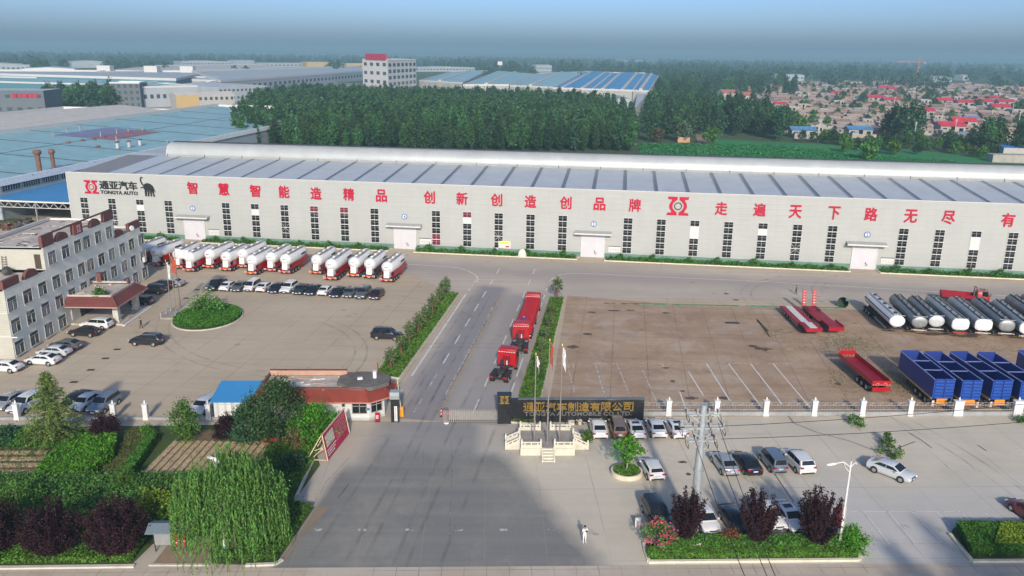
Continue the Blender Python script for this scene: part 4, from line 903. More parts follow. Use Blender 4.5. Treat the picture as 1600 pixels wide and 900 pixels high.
fence('low fence with white pillars behind the vegetable garden', [g(-60, 656), g(28, 655), g(228, 655), g(326, 655), g(380, 656), g(432, 657)], [g(x, y) for x, y in ((-60, 656), (28, 655), (179, 655), (229, 655), (327, 655), (378, 656))], base_h=.25, rail=False)

# ---------------------------------------------------------------- flag platform
M_MARB = mat('pale_marble', (0.56, 0.53, 0.43), 0.6, var=0.1, scale=1.5)
M_MARBF = mat('platform_paving', (0.30, 0.27, 0.24), 0.8, var=0.2, scale=1)
F0, F1 = g(813, 712), g(898, 712); FW = (F1 - F0).length; FD = 4.6; FA = math.atan2(F1.y - F0.y, F1.x - F0.x)
fp = thing('flag_platform', 'raised pale stone flag platform with balustrades and steps before the sign wall', 'platform', (F0 + F1) / 2, FA)
q = MB(); q.box((0, FD / 2, .42), (FW, FD, .84), M_MARB); q.box((0, FD / 2, .85), (FW - .3, FD - .3, .03), M_MARBF); q.build('base', fp)
def balus(x0, y0, x1, y1, z=.84, z1=None):
    z1 = z if z1 is None else z1; A, B = Vector((x0, y0, z)), Vector((x1, y1, z1)); q = MB(); L = (B - A).length; n = max(1, round(L / 1.5))
    for i in range(n + 1):
        p = along(A, B, i / n); q.box(p + Vector((0, 0, .45)), (.2, .2, .9), M_MARB); q.cyl(p + Vector((0, 0, .9)), p + Vector((0, 0, 1.12)), .1, M_MARB, r1=.07, n=8)
    up = Vector((0, 0, .22)); q.bar(A + up, B + up, .14, .42, M_MARB); up = Vector((0, 0, .68)); q.bar(A + up, B + up, .16, .14, M_MARB)
    for i in range(n * 3): p = along(A, B, (i + .5) / (n * 3)); q.box(p + Vector((0, 0, .53)), (.14, .12, .2), M_MARB)
    return q.build('balustrade', fp)
hw = FW / 2 - .15
balus(-hw, .15, -.75, .15); balus(.75, .15, hw, .15); balus(-hw, FD - .15, -.6, FD - .15); balus(.6, FD - .15, hw, FD - .15)
for sx in (-1, 1):
    balus(sx * (hw + .2), FD * .62, sx * (hw + 1.7), FD * .62, .84, .1); balus(sx * (hw + .2), FD * .28, sx * (hw + 1.7), FD * .28, .84, .1)
    q = MB()
    for k in range(4): q.box((sx * (FW / 2 + .2 + k * .38), FD * .45, .36 - k * .1), (.42, FD * .3, .72 - k * .2), M_MARB)
    q.build('steps', fp)
q = MB()
for k in range(4): q.box((0, -.18 - k * .34, .34 - k * .095), (1.2, .36, .68 - k * .19), M_MARB)
for sx in (-1, 1): q.add([(sx * .72, 0, 0), (sx * .72, -1.5, 0), (sx * .72, -1.5, .25), (sx * .72, 0, 1.0), (sx * .56, 0, 0), (sx * .56, -1.5, 0), (sx * .56, -1.5, .25), (sx * .56, 0, 1.0)], [(0, 1, 2, 3), (7, 6, 5, 4), (3, 2, 6, 7), (1, 5, 6, 2), (0, 3, 7, 4)], M_MARB)
q.build('steps', fp)
M_POLE = mat('flagpole_steel', (0.34, 0.30, 0.27), 0.45, 0.5)
M_FRED = mat('flag_red', (0.40, 0.07, 0.035), 0.7); M_FWH = mat('flag_white', (0.62, 0.6, 0.6), 0.7, var=0.2, scale=2); M_FBL = mat('flag_blue', (0.12, 0.18, 0.42), 0.7)
def flag_pole(base, h, label, flagm, group, fl=2.2, fw=1.2, limp=True, r0=.09, lean=0.0):
    f = thing('flagpole', label, 'flagpole', base, random.uniform(-.3, .3), group)
    q = MB(); q.cyl((0, 0, 0), (0, 0, h), r0, M_POLE, r1=r0 * .5, n=10); q.cyl((0, 0, 0), (0, 0, .25), r0 * 1.8, M_POLE, n=10); q.cyl((0, 0, h), (0, 0, h + .22), r0 * 1.1, M_GOLD, r1=.02, n=8); q.build('pole', f)
    if flagm:
        rings = []; nn = 9
        for j in range(nn):
            u = j / (nn - 1)
            rings.append([(.06 + math.sin(v * 7 + u * 3) * .07 * (1 - v) + (u * fw * (.42 if limp else 1)), .16 * math.sin(u * 9 + v * 2), h - .25 - v * fl - (u * u * .9 if limp else u * .25)) for v in [k / 7 for k in range(8)]])
        q = MB(); q.loft(rings, flagm, cap=False, closed=False); q.build('flag', f)
    return f
FB = [g(834.5, 692, .85), g(855, 692, .85), g(874, 692, .85)]
flag_pole(FB[0], 10.4, 'flagpole with small pale flag, nearest the gate on the stone platform', M_FWH, 'flagpoles on the stone platform', 1.0, .8, r0=.1)
flag_pole(FB[1], 12.0, 'flagpole with limp red flag, middle of the stone platform', M_FRED, 'flagpoles on the stone platform', 2.3, .8, r0=.1)
flag_pole(FB[2], 11.4, 'flagpole with furled white flag, farthest from the gate on the stone platform', M_FWH, 'flagpoles on the stone platform', 2.0, .9, r0=.1)
flag_pole(g(267.5, 486), 8.6, 'tall flagpole with drooping white flag, left of the three by the office', M_FWH, 'flagpoles by the oval bed', 2.6, 1.2)
flag_pole(g(275, 488), 9.8, 'tall flagpole with red flag by the oval bed', M_FRED, 'flagpoles by the oval bed', 2.6, 2.2)
flag_pole(g(282, 481), 10.5, 'tall flagpole with white flag flying out straight, nearest the oval bed', M_FWH, 'flagpoles by the oval bed', 1.5, 2.3, limp=False)
q = MB(); q.box((0, 0, .15), (2.6, 3.8, .3), M_MARBF)
for e in (-1.2, 1.2):
    for k in range(3): q.box((e, -1.7 + 1.7 * k, .6), (.16, .16, .9), M_GALV)
    q.bar((e, -1.7, .9), (e, 1.7, .9), .08, .08, M_GALV)
o = q.build('flag_plinth', None, g(268, 496) + Vector((0, .8, 0)), R(-3)); tag(o, 'low railed plinth at the foot of the flagpoles by the oval bed', 'plinth')

# ---------------------------------------------------------------- billboard, shelter, small things
M_BRED = mat('billboard_red', (0.40, 0.008, 0.06), 0.5, var=0.12, scale=.8); M_TIMB = mat('pale_timber', (0.6, 0.48, 0.35), 0.8)
p0, p1 = g(512, 722), g(546, 678); bl = (p1 - p0).length
bb = thing('billboard', 'large red notice board leaning on a timber frame beside the garden', 'billboard', p0, math.atan2(p1.y - p0.y, p1.x - p0.x))
HB = 3.0; lean = .5
def bbp(x, z, off=0): return Vector((x, z * lean / HB * 1.0 - off, z + .15))
q = MB(); q.add([bbp(0, 0), bbp(bl, 0), bbp(bl, HB), bbp(0, HB), bbp(0, 0, -.08), bbp(bl, 0, -.08), bbp(bl, HB, -.08), bbp(0, HB, -.08)], [(0, 1, 2, 3), (7, 6, 5, 4), (0, 4, 5, 1), (1, 5, 6, 2), (2, 6, 7, 3), (3, 7, 4, 0)], M_BRED)
q.build('panel', bb)
q = MB()
for a, e in ((bbp(0, 0, .04), bbp(0, HB, .04)), (bbp(0, HB, .04), bbp(bl, HB, .04)), (bbp(bl, HB, .04), bbp(bl, 0, .04))): q.bar(a, e, .09, .09, M_TIMB)
q.build('frame', bb)
q = MB()
for x_ in (.05, bl * .35, bl * .7, bl - .05):
    q.bar(bbp(x_, HB * .95, -.12), (x_, 2.3, 0), .09, .09, M_TIMB); q.bar(bbp(x_, .05, -.12), (x_, 2.3, 0.05), .08, .08, M_TIMB); q.bar(bbp(x_, HB * .5, -.12), (x_, 1.9, .1), .07, .07, M_TIMB); q.bar(bbp(x_, HB * .5, -.12), (x_, 1.4, 1.2), .07, .07, M_TIMB)
q.build('prop', bb)
q = MB()
def bbq(x0, x1, z0, z1, m, off=.02): q.add([bbp(x0, z0, off), bbp(x1, z0, off), bbp(x1, z1, off), bbp(x0, z1, off)], [(0, 1, 2, 3)], m)
M_PIC = mat('printed_picture', (0.5, 0.5, 0.36), 0.6, var=0.6, scale=3.5)
bbq(bl * .08, bl * .42, HB * .42, HB * .85, M_PIC)
for k in range(3): bbq(bl * .06, bl * (.45 - .05 * k), HB * (.28 - .09 * k), HB * (.32 - .09 * k), M_PAPER)
for k in range(9):
    x0 = bl * .48
    while x0 < bl * .93:
        x1 = min(x0 + random.uniform(.1, .35), bl * .94); bbq(x0, x1, HB * (.86 - k * .075), HB * (.895 - k * .075), mat('pink_print', (.6, .22, .26), .6)); x0 = x1 + .08
q.build('print', bb)

bs = thing('notice_shelter', 'small roadside shelter with grey pitched roof and red notice panel beside the willow', 'shelter', g(266, 862), R(2))
M_SHR = clad('shelter_roof', (0.17, 0.22, 0.26), 2, 'X', 2.0, rough=.5, dark=.7)
q = MB(); q.add([(-1.6, -.85, 2.35), (1.6, -.85, 2.35), (1.6, .15, 2.75), (-1.6, .15, 2.75), (-1.6, 1.1, 2.4), (1.6, 1.1, 2.4), (-1.6, -.85, 2.27), (1.6, -.85, 2.27), (1.6, 1.1, 2.32), (-1.6, 1.1, 2.32)], [(0, 1, 2, 3), (3, 2, 5, 4), (6, 9, 8, 7), (0, 6, 7, 1), (4, 5, 8, 9), (0, 3, 4, 9, 6), (1, 7, 8, 5, 2)], M_SHR); q.build('roof', bs)
q = MB(); q.box((-.45, 0, 1.45), (1.5, .08, 1.5), M_GREY); q.build('back_panel', bs)
q = MB(); q.box((.85, -.03, 1.45), (1.1, .1, 1.5), M_RED)
for k in range(5): q.box((.7 + (k % 2) * .3, -.09, 1.95 - k * .25), (.28 + .1 * (k % 3), .02, .1), M_YELLOW if k % 2 else M_WHITE)
q.box((1.2, -.09, 1.2), (.3, .02, .35), M_WHITE); q.build('red_panel', bs)
for x_ in (-1.25, .28, 1.4):
    q = MB(); q.bar((x_, 0.06, 0), (x_, 0.06, 2.5), .09, .09, M_DARKM); q.build('post', bs)
q = MB(); q.box((0, 0, .5), (.5, .18, .95), M_WHITE); q.box((0, -.1, .55), (.4, .02, .7), M_PAPER); q.box((0, -.115, .75), (.3, .01, .06), M_GREY); q.box((0, -.115, .55), (.3, .01, .06), M_GREY); q.box((0, 0, .03), (.6, .4, .06), M_GREY)
o = q.build('floor_sign', None, g(996, 824)); tag(o, 'small white notice box standing on the paving beside the car park entrance', 'notice')
q = MB(); rs = [[(r * math.cos(t) * 1.2, r * math.sin(t) * .6, z) for t in [2 * math.pi * i / 10 for i in range(10)]] for r, z in ((.75, 0), (.8, .4), (.7, 1.0), (.45, 1.5), (.12, 1.7))]
q.loft(rs, mat('pale_rock', (.62, .58, .5), .85, var=.2)); o = q.build('standing_stone', None, g(816, 401) + Vector((0, -.3, 0))); tag(o, 'pale upright boulder standing at the warehouse hedge', 'stone')
q = MB(); q.bar((0, 0, 0), (0, 0, 1.1), .12, .12, M_WHITE); q.cyl((0, 0, 1.0), (0, 0, 1.5), .3, M_PAPER, n=10); o = q.build('garden_lamp', None, g(776, 398)); tag(o, 'short white garden lamp on the kerb by the warehouse hedge', 'garden lamp')
def scooter(px, py, rz, label):
    s = thing('scooter', label, 'scooter', g(px, py), rz, 'scooters parked at the warehouse doors'); m = random.choice([M_DARKM, M_GREY])
    for x_ in (-.6, .6):
        q = MB(); q.cyl((x_, -.06, .24), (x_, .06, .24), .24, M_BLACK, n=12); q.build('wheel', s)
    q = MB(); q.box((-.35, 0, .6), (.7, .28, .3), m); q.box((.15, 0, .35), (.6, .25, .12), m); q.bar((.55, 0, .3), (.4, 0, 1.0), .12, .2, m); q.bar((.4, -.32, 1.0), (.4, .32, 1.0), .05, .05, M_DARKM); q.box((-.35, 0, .8), (.6, .26, .1), M_BLACK); q.build('body', s)
for i, (px, py) in enumerate([(655, 390), (664, 391), (955, 406), (1383, 424)]): scooter(px, py, R(60 + 20 * i), ['dark scooter beside the disc 4 door', 'scooter under the notice board near the disc 4 door', 'scooter at the kerb beside the disc 3 door', 'scooter at the kerb beside the disc 2 door'][i])
# green funnel lying in the yard
q = MB(); q.loft([[(0.55 * math.cos(t), y, .95 + .95 * math.sin(t)) if False else (r * math.cos(t), y, .98 + r * math.sin(t)) for t in [2 * math.pi * i / 20 for i in range(20)]] for y, r in ((0, .95), (.7, .8), (1.9, .35), (2.4, .3))], mat('green_steel', (.13, .30, .17), .6, var=.2), cap=False)
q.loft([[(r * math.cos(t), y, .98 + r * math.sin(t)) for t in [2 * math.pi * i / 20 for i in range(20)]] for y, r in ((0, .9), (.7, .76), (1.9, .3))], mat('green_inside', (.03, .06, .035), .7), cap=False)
q.bar((-.5, .3, .05), (.5, .3, .05), .15, .12, M_DARKM)
o = q.build('hopper', None, g(1316, 481), R(-40)); tag(o, 'green steel hopper cone lying on its side in the yard', 'hopper')

# ---------------------------------------------------------------- utility pole with its wires, street lamps
UB = g(1083, 832)
up = thing('utility_pole', 'tall grey steel power pole with cross arms and insulators in the car park', 'power pole', UB, R(3))
q = MB(); q.cyl((0, 0, 0), (0, 0, 12.6), .50, M_GALV, r1=.27, n=12); q.cyl((0, 0, 6.3), (0, 0, 6.5), .47, M_GALV, n=12); q.cyl((0, 0, 12.6), (0, 0, 12.75), .3, M_GALV, n=12); q.build('pole', up)
M_INS = mat('insulator', (.35, .3, .26), .4)
ends = []
for z_, hw_ in ((11.9, 1.5), (10.6, 2.0), (9.4, 1.4)):
    q = MB(); q.bar((-hw_, -.3, z_), (hw_, -.3, z_), .12, .14, M_GALV); q.bar((-hw_, .3, z_), (hw_, .3, z_), .12, .14, M_GALV)
    for sx in (-1, 1): q.bar((sx * hw_ * .8, -.3, z_), (sx * .2, -.3, z_ - .8), .07, .07, M_GALV)
    a_ = q.build('cross_arm', up)
    for x_ in (-hw_ + .1, -hw_ * .35, hw_ * .35, hw_ - .1):
        q = MB(); q.cyl((x_, -.3, z_), (x_, -.7, z_ - .1), .09, M_INS, n=8); q.cyl((x_, .3, z_), (x_, .65, z_ + .1), .08, M_INS, n=8); q.cyl((x_, 0, z_ + .07), (x_, 0, z_ + .5), .08, M_INS, n=8); q.build('insulator', a_)
    q = MB()
    for x_ in (-hw_ + .1, hw_ * .35, hw_ - .1): q.tube([Vector((x_, -.7, z_ - .1)), Vector((x_ + .1, -.4, z_ - .7)), Vector((x_ + .05, .3, z_ - .6)), Vector((x_, .65, z_ + .1))], .03, M_BLACK)
    q.build('jumper_cable', a_)
def wire(a, b, sag, label, r=.028):
    n = 18; q = MB(); pts = []
    for i in range(n + 1):
        k = i / n; p = along(Vector(a), Vector(b), k); p.z -= sag * 4 * k * (1 - k); pts.append(p)
    q.tube(pts, r, M_BLACK, n=5); o = q.build('power_line'); tag(o, label, 'wire', 'wires on the steel power pole'); return o
top = UB + Vector((0, 0, 11.5))
def wend(a, px, z): b = g(px, 900, z); return along(a, b, 1.25)
w1, w2, w3 = UB + Vector((-1.0, -.7, 10.5)), UB + Vector((.3, -.7, 11.4)), UB + Vector((1.2, -.7, 11.3))
wire(w1, wend(w1, 1167, 10.0), .5, 'black power line running down to the road, leftmost of the three')
wire(w2, wend(w2, 1202, 10.6), .5, 'black power line running down to the road, middle of the three')
wire(w3, wend(w3, 1215, 10.8), .5, 'black power line running down to the road, rightmost of the three')
wire(UB + Vector((1.8, .1, 9.4)), Vector((UB.x + 75, UB.y + 14, 10.5)), 1.2, 'black cable sagging along the fence, lower of the two')
wire(UB + Vector((1.8, .2, 10.6)), Vector((UB.x + 75, UB.y + 15, 13.0)), 1.3, 'black cable sagging along the fence, upper of the two')
def street_lamp(base, h, label, arm=1.3, banner=False, side=-1, rz=0):
    s = thing('street_lamp', label, 'street lamp', base, rz)
    q = MB(); q.cyl((0, 0, 0), (0, 0, h), .13, M_WHITE, r1=.07, n=10); q.cyl((0, 0, 0), (0, 0, .9), .17, mat('lamp_base_teal', (.12, .3, .33), .6), n=10); q.cyl((0, 0, h), (0, 0, h + .7), .05, M_GREY, r1=.015, n=6); q.build('pole', s)
    q = MB(); q.tube([Vector((0, 0, h - .6)), Vector((side * arm * .5, 0, h - .1)), Vector((side * arm, 0, h - .25))], .05, M_WHITE); q.tube([Vector((0, 0, h - 1.1)), Vector((side * .45, 0, h - .6)), Vector((side * .6, 0, h - .12))], .035, M_WHITE)
    q.tube([Vector((0, 0, h - .6)), Vector((-side * .35, 0, h - .15)), Vector((-side * .5, 0, h - .3))], .04, M_WHITE); q.build('arm', s)
    q = MB(); q.loft([[(side * (arm + dx) + 0, .16 * k * math.cos(t), h - .3 + dz + .11 * k * math.sin(t)) for t in [2 * math.pi * i / 10 for i in range(10)]] for dx, dz, k in ((-.1, .05, .4), (.15, .02, 1), (.5, -.05, 1.1), (.8, -.1, .5))], M_WHITE); q.build('lamp_head', s)
    if banner:
        q = MB(); q.box((-.55, .05, 3.2), (.85, .06, 1.9), mat('banner_maroon', (.11, .014, .02), .6, var=.2)); q.bar((0, .05, 4.15), (-1, .05, 4.15), .05, .05, M_FRAME); q.bar((0, .05, 2.25), (-1, .05, 2.25), .05, .05, M_FRAME); q.bar((.18, .05, 2.1), (.18, .05, 4.2), .05, .05, M_FRAME); q.build('banner', s)
    return s
street_lamp(g(1310.5, 858), 8.7, 'white street lamp with a maroon banner by the purple shrub', banner=True)
street_lamp(g(352, 866), 9.3, 'white street lamp standing behind the willow crown', side=-1, arm=.5, rz=R(-40))

# oval bed, round tree planter
q = MB()
OVC = g(325, 497)
OVP = [OVC + Vector((5.3 * math.cos(2 * math.pi * i / 32), 6.3 * math.sin(2 * math.pi * i / 32), 0)) for i in range(32)]
kerb(OVP, .2, .15, M_KERB, 'kerb', True); sheet('planting_bed', OVP, .12, G_GRASS)
RPC = g(979, 741)
q = MB(); n = 24
for r0, r1, z0, z1, m in ((1.65, 1.65, 0, .5, M_KERBW), (1.65, 1.45, .5, .5, M_KERBW), (1.45, 1.45, .5, .35, M_KERBW)):
    q.loft([[(r * math.cos(2 * math.pi * i / n), r * .9 * math.sin(2 * math.pi * i / n), z) for i in range(n)] for r, z in ((r0, z0), (r1, z1))], m, cap=False, smooth=False)
q.add([(1.45 * math.cos(2 * math.pi * i / n), 1.3 * math.sin(2 * math.pi * i / n), .4) for i in range(n)], [tuple(range(n))], G_GRASS)
o = q.build('round_planter', None, RPC); tag(o, 'round stone tree planter in the car park', 'planter')
# broken rubble and litter
q = MB()
for k in range(14): q.box((random.uniform(-.9, .9), random.uniform(-.5, .5), .15), (random.uniform(.2, .6), random.uniform(.2, .5), random.uniform(.15, .4)), random.choice([M_MARB, M_STAIN, M_KERB]), random.uniform(0, 3))
o = q.build('rubble_heap', None, g(901, 661)); tag(o, 'small heap of broken stone at the foot of the sign wall', 'rubble', kind='stuff')
q = MB(); rs = [[(r * math.cos(t) * 1.1 * random.uniform(.8, 1.2), r * math.sin(t) * random.uniform(.8, 1.2), z) for t in [2 * math.pi * i / 9 for i in range(9)]] for r, z in ((.9, 0), (.8, .25), (.45, .6), (.1, .75))]
q.loft(rs, mat('red_cloth', (.4, .06, .04), .8, var=.3)); o = q.build('cloth_heap', None, g(421, 689)); tag(o, 'crumpled red cloth heap at the end of the furrows', 'cloth')
q = MB(); q.loft([[(r * math.cos(t) * 1.5, r * math.sin(t) * .8, z) for t in [2 * math.pi * i / 9 for i in range(9)]] for r, z in ((.8, 0), (.75, .3), (.4, .7), (.1, .8))], mat('pale_rock', (.62, .58, .5), .85, var=.2)); o = q.build('rock', None, g(1090, 857)); tag(o, 'pale rock in the planting bed under a purple shrub', 'rock')
# green netting edge along the brown yard
q = MB()
A = wf(47, -33.4); B = wf(88, -29.0); M_NET = mat('green_net', (.09, .2, .12), .8, var=.4, scale=1.2)
for k in range(40):
    a = along(A, B, k / 40); b = along(A, B, (k + 1) / 40 - .002)
    if random.random() < .86: q.bar(a + Vector((0, 0, .06)), b + Vector((0, 0, .06)), random.uniform(.25, .6), .1, M_NET if k > 7 or random.random() < .4 else M_STAIN)
o = q.build('ground_net'); tag(o, 'flattened green netting strip along the edge of the brown yard', 'netting')
# ---------------------------------------------------------------- vehicles
def car_paint(name, col, metal=0.0):
    return mat(name, col, 0.32, metal, var=0.05, scale=.8, spec=.5, coat=.6)
PAINT = dict(white=car_paint('car_white', (.66, .66, .65)), silver=car_paint('car_silver', (.42, .44, .45), .45), black=car_paint('car_black', (.014, .014, .018)), grey=car_paint('car_grey', (.12, .125, .13), .3),
             bluegrey=car_paint('car_bluegrey', (.17, .22, .27), .3), brown=car_paint('car_brown', (.20, .14, .10), .2), red=car_paint('car_red', (.16, .012, .018)), darkgreen=car_paint('car_darkgreen', (.02, .035, .035)), maroon=car_paint('car_maroon', (.035, .012, .014)), pearl=car_paint('car_pearl', (.58, .62, .63), .2))
M_TYRE = mat('tyre', (.02, .02, .021), .85); M_RIM = mat('alloy_rim', (.45, .45, .46), .35, .7); M_CGLASS = glass('car_glass', (.012, .016, .02), .06)
M_HEAD = mat('headlamp', (.75, .75, .74), .2, spec=.6); M_TAIL = mat('tail_lamp', (.35, .01, .015), .3); M_PLATE = mat('number_plate', (.5, .55, .7), .5); M_PLAST = mat('black_plastic', (.03, .03, .032), .6)
# side profiles: x from the rear (-) to the nose (+); belt line, roof line
KINDS_ = {
 'sedan': dict(L=4.65, W=1.8, H=1.46, low=[(-2.3, .45, .95), (-2.22, .32, 1.05), (-1.5, .22, 1.06), (0, .2, .98), (1.15, .22, .95), (1.9, .27, .82), (2.25, .36, .66), (2.32, .42, .55)], cab=[(-1.95, 1.04), (-1.05, 1.43), (0.05, 1.46), (0.45, 1.40), (1.28, .96)], wb=(-1.38, 1.36)),
 'hatch': dict(L=4.2, W=1.76, H=1.5, low=[(-2.08, .45, .95), (-2.05, .3, 1.05), (-1.4, .22, 1.04), (0, .2, .99), (1.05, .22, .96), (1.75, .27, .84), (2.03, .36, .68), (2.1, .42, .55)], cab=[(-2.0, 1.02), (-1.6, 1.40), (-.2, 1.5), (.35, 1.44), (1.2, .97)], wb=(-1.3, 1.25)),
 'suv': dict(L=4.75, W=1.9, H=1.75, low=[(-2.35, .5, 1.05), (-2.3, .35, 1.15), (-1.5, .28, 1.14), (0, .26, 1.1), (1.1, .28, 1.07), (1.9, .32, .98), (2.3, .42, .82), (2.37, .48, .62)], cab=[(-2.28, 1.12), (-1.95, 1.66), (-.3, 1.75), (.45, 1.68), (1.22, 1.08)], wb=(-1.4, 1.4)),
 'van': dict(L=4.3, W=1.65, H=1.85, low=[(-2.13, .5, .98), (-2.12, .32, 1.05), (-1.4, .26, 1.04), (0, .24, 1.03), (1.0, .26, 1.02), (1.75, .3, .96), (2.08, .4, .78), (2.15, .45, .6)], cab=[(-2.1, 1.03), (-1.98, 1.76), (-.5, 1.85), (.75, 1.8), (1.62, .99)], wb=(-1.25, 1.3)),
 'pickup': dict(L=5.2, W=1.85, H=1.78, low=[(-2.6, .5, 1.0), (-2.58, .4, 1.1), (-1.4, .32, 1.1), (0, .3, 1.08), (1.2, .3, 1.05), (2.1, .34, .98), (2.5, .44, .85), (2.6, .5, .65)], cab=[(-.95, 1.08), (-.75, 1.7), (.1, 1.78), (.6, 1.72), (1.35, 1.06)], wb=(-1.6, 1.55)),
}
def build_car(kind, paint, label, loc, rz, group=None, sunroof=False, rails=False):
    K = KINDS_[kind]; P = PAINT[paint]; hw_ = K['W'] / 2
    t = thing('parked_car', label, {'sedan': 'car', 'hatch': 'car', 'suv': 'car', 'van': 'minivan', 'pickup': 'pickup truck'}[kind], loc, rz, group)
    b = MB(); rings = []
    nz_ = len(K['low'])
    for i, (x, z0, z1) in enumerate(K['low']):
        k = .86 if i in (0, nz_ - 1) else (.96 if i in (1, nz_ - 2) else 1.0); h = hw_ * k; zm = z0 + (z1 - z0) * .45
        rings.append([(x, -h * .9, z0), (x, -h, z0 + .12), (x, -h, zm), (x, -h * .97, z1 - .09), (x, -h * .84, z1), (x, 0, z1 + .03), (x, h * .84, z1), (x, h * .97, z1 - .09), (x, h, zm), (x, h, z0 + .12), (x, h * .9, z0), (x, 0, z0)])
    b.loft(rings, P)
    # cabin shell in body colour
    C = K['cab']; rr = []
    def belt(x): 
        for (xa, _, za), (xb, _, zb) in zip(K['low'][:-1], K['low'][1:]):
            if xa <= x <= xb: return za + (zb - za) * (x - xa) / (xb - xa)
        return 1.0
    for i, (x, z) in enumerate(C):
        top = hw_ * (.78 if 0 < i < len(C) - 1 else .8); zb = min(belt(x), z) - .02; bx = hw_ * .93
        rr.append([(x, -bx, zb), (x, -(bx + (top - bx) * .9) if z - zb > .1 else -bx * .9, max(z - .07, zb)), (x, -top * .9 if z - zb > .1 else -bx * .8, z), (x, 0, z + .025), (x, top * .9 if z - zb > .1 else bx * .8, z), (x, (bx + (top - bx) * .9) if z - zb > .1 else bx * .9, max(z - .07, zb)), (x, bx, zb)])
    b.loft(rr, P, cap=False, closed=False)
    if kind == 'pickup': b.box((-1.75, 0, 1.13), (1.55, hw_ * 1.6, .06), M_PLAST)
    # wheel arches
    for wx in K['wb']:
        for sy in (-1, 1): b.cyl((wx, sy * (hw_ - .1), .36), (wx, sy * (hw_ + .012), .36), .4, M_PLAST, n=16)
    b.box((K['low'][0][0] - .01, 0, .42), (.08, hw_ * 1.5, .14), M_PLAST); b.box((K['low'][-1][0] - .02, 0, .45), (.1, hw_ * 1.4, .16), M_PLAST)
    b.build('body', t, sharp=38)
    # windows
    (xr, zr), (xrt, zrt), (xm, zm), (xft, zft), (xf, zf) = C[0], C[1], C[2], C[3], C[4]
    def pane(name, pts, off):
        q = MB(); q.add([Vector(p) + Vector(off) for p in pts], [(0, 1, 2, 3)], M_CGLASS); return q.build(name, t)
    a0, a1 = hw_ * .74, hw_ * .64
    k0, k1 = .16, .94
    def lerp2(p, q2, k): return (p[0] + (q2[0] - p[0]) * k, p[1] + (q2[1] - p[1]) * k)
    fw0, fw1 = lerp2((xf, zf), (xft, zft), k0), lerp2((xf, zf), (xft, zft), k1)
    pane('windscreen', [(fw0[0], -a0 * 1.06, fw0[1]), (fw0[0], a0 * 1.06, fw0[1]), (fw1[0], a1 * 1.06, fw1[1]), (fw1[0], -a1 * 1.06, fw1[1])], (.03, 0, .045))
    rw0, rw1 = lerp2((xr, zr), (xrt, zrt), .22), lerp2((xr, zr), (xrt, zrt), .92)
    pane('rear_window', [(rw0[0], a0, rw0[1]), (rw0[0], -a0, rw0[1]), (rw1[0], -a1, rw1[1]), (rw1[0], a1, rw1[1])], (-.03, 0, .045))
    for sy in (-1, 1):
        def sp(x, z, ztop):
            kk = (z - 1.0) / max(.2, ztop - 1.0); y = hw_ * .93 + (hw_ * .78 - hw_ * .93) * .9 * max(0, min(1, kk)); return (x, sy * (y + .018), z)
        zb_ = belt(0) + .06; zt = zm - .1
        xs_b = xr + .35 * (xrt - xr) + .12; xs_t = xrt + .12; xe_b = xf - .28; xe_t = xft + .02; mid = (xs_t + xe_t) / 2 - .02
        for (b0, b1, t0_, t1_) in ((xs_b, mid - .03, xs_t, mid - .03), (mid + .03, xe_b, mid + .03, xe_t)):
            pts = [sp(b0, zb_, zm), sp(b1, zb_, zm), sp(t1_, zt if t1_ != xe_t else min(zt, zft - .06), zm), sp(t0_, min(zt, zrt - .06) if t0_ == xs_t else zt, zm)]
            pane('side_window', pts if sy < 0 else pts[::-1], (0, 0, 0))
    if sunroof:
        q = MB(); q.box(((xm + xrt) / 2 + .15, 0, zm + .035), (.62, hw_ * .95, .02), M_CGLASS); q.build('sunroof', t)
    if rails:
        for sy in (-1, 1): q = MB(); q.bar((xrt + .1, sy * hw_ * .7, zm + .03), (xft, sy * hw_ * .7, zm + .01), .05, .06, M_RIM); q.build('roof_rail', t)
    for wx in K['wb']:
        for sy in (-1, 1):
            q = MB(); q.cyl((wx, sy * (hw_ - .2), .33), (wx, sy * (hw_ + .03), .33), .33, M_TYRE, n=18); wo = q.build('wheel', t)
            q = MB(); q.cyl((wx, sy * (hw_ + .025), .33), (wx, sy * (hw_ + .045), .33), .22, M_RIM, r1=.19, n=12); q.build('rim', wo)
    x1, z1 = K['low'][-2][0], K['low'][-2][2]; x0 = K['low'][1][0]
    for sy in (-1, 1):
        q = MB(); q.box((x1 - .06, sy * hw_ * .68, z1 - .07), (.3, .36, .14), M_HEAD, sy * -.35); q.build('headlight', t)
        q = MB(); q.box((x0 - .02, sy * hw_ * .74, K['low'][1][2] - .12), (.16, .34, .17), M_TAIL, sy * .2); q.build('tail_light', t)
        q = MB(); q.box((xf - .42, sy * (hw_ + .08), 1.02), (.14, .2, .13), P); q.build('mirror', t)
    q = MB(); q.box((K['low'][0][0] - .05, 0, .78), (.03, .48, .14), M_PLATE); q.build('number_plate', t)
    q = MB(); q.box((K['low'][-1][0] + .035, 0, .52), (.03, .48, .14), M_PLATE); q.box((K['low'][-1][0] - .0, 0, .66), (.05, .8, .1), M_PLAST); q.build('grille', t)
    return t
PROTO = {}
def car(kind, paint, px, py, deg, label, group, sunroof=False, rails=False):
    """px, py: ground pixel under the middle of the car; deg: compass of its nose (math angle)"""
    key = (kind, paint, sunroof, rails); p = g(px, py)
    if key not in PROTO:
        PROTO[key] = build_car(kind, paint, label, p, R(deg), group, sunroof, rails); return PROTO[key]
    return dup(PROTO[key], p, R(deg), label, group)
GR = 'cars parked in a row before the cement tankers'
ra = 262.0
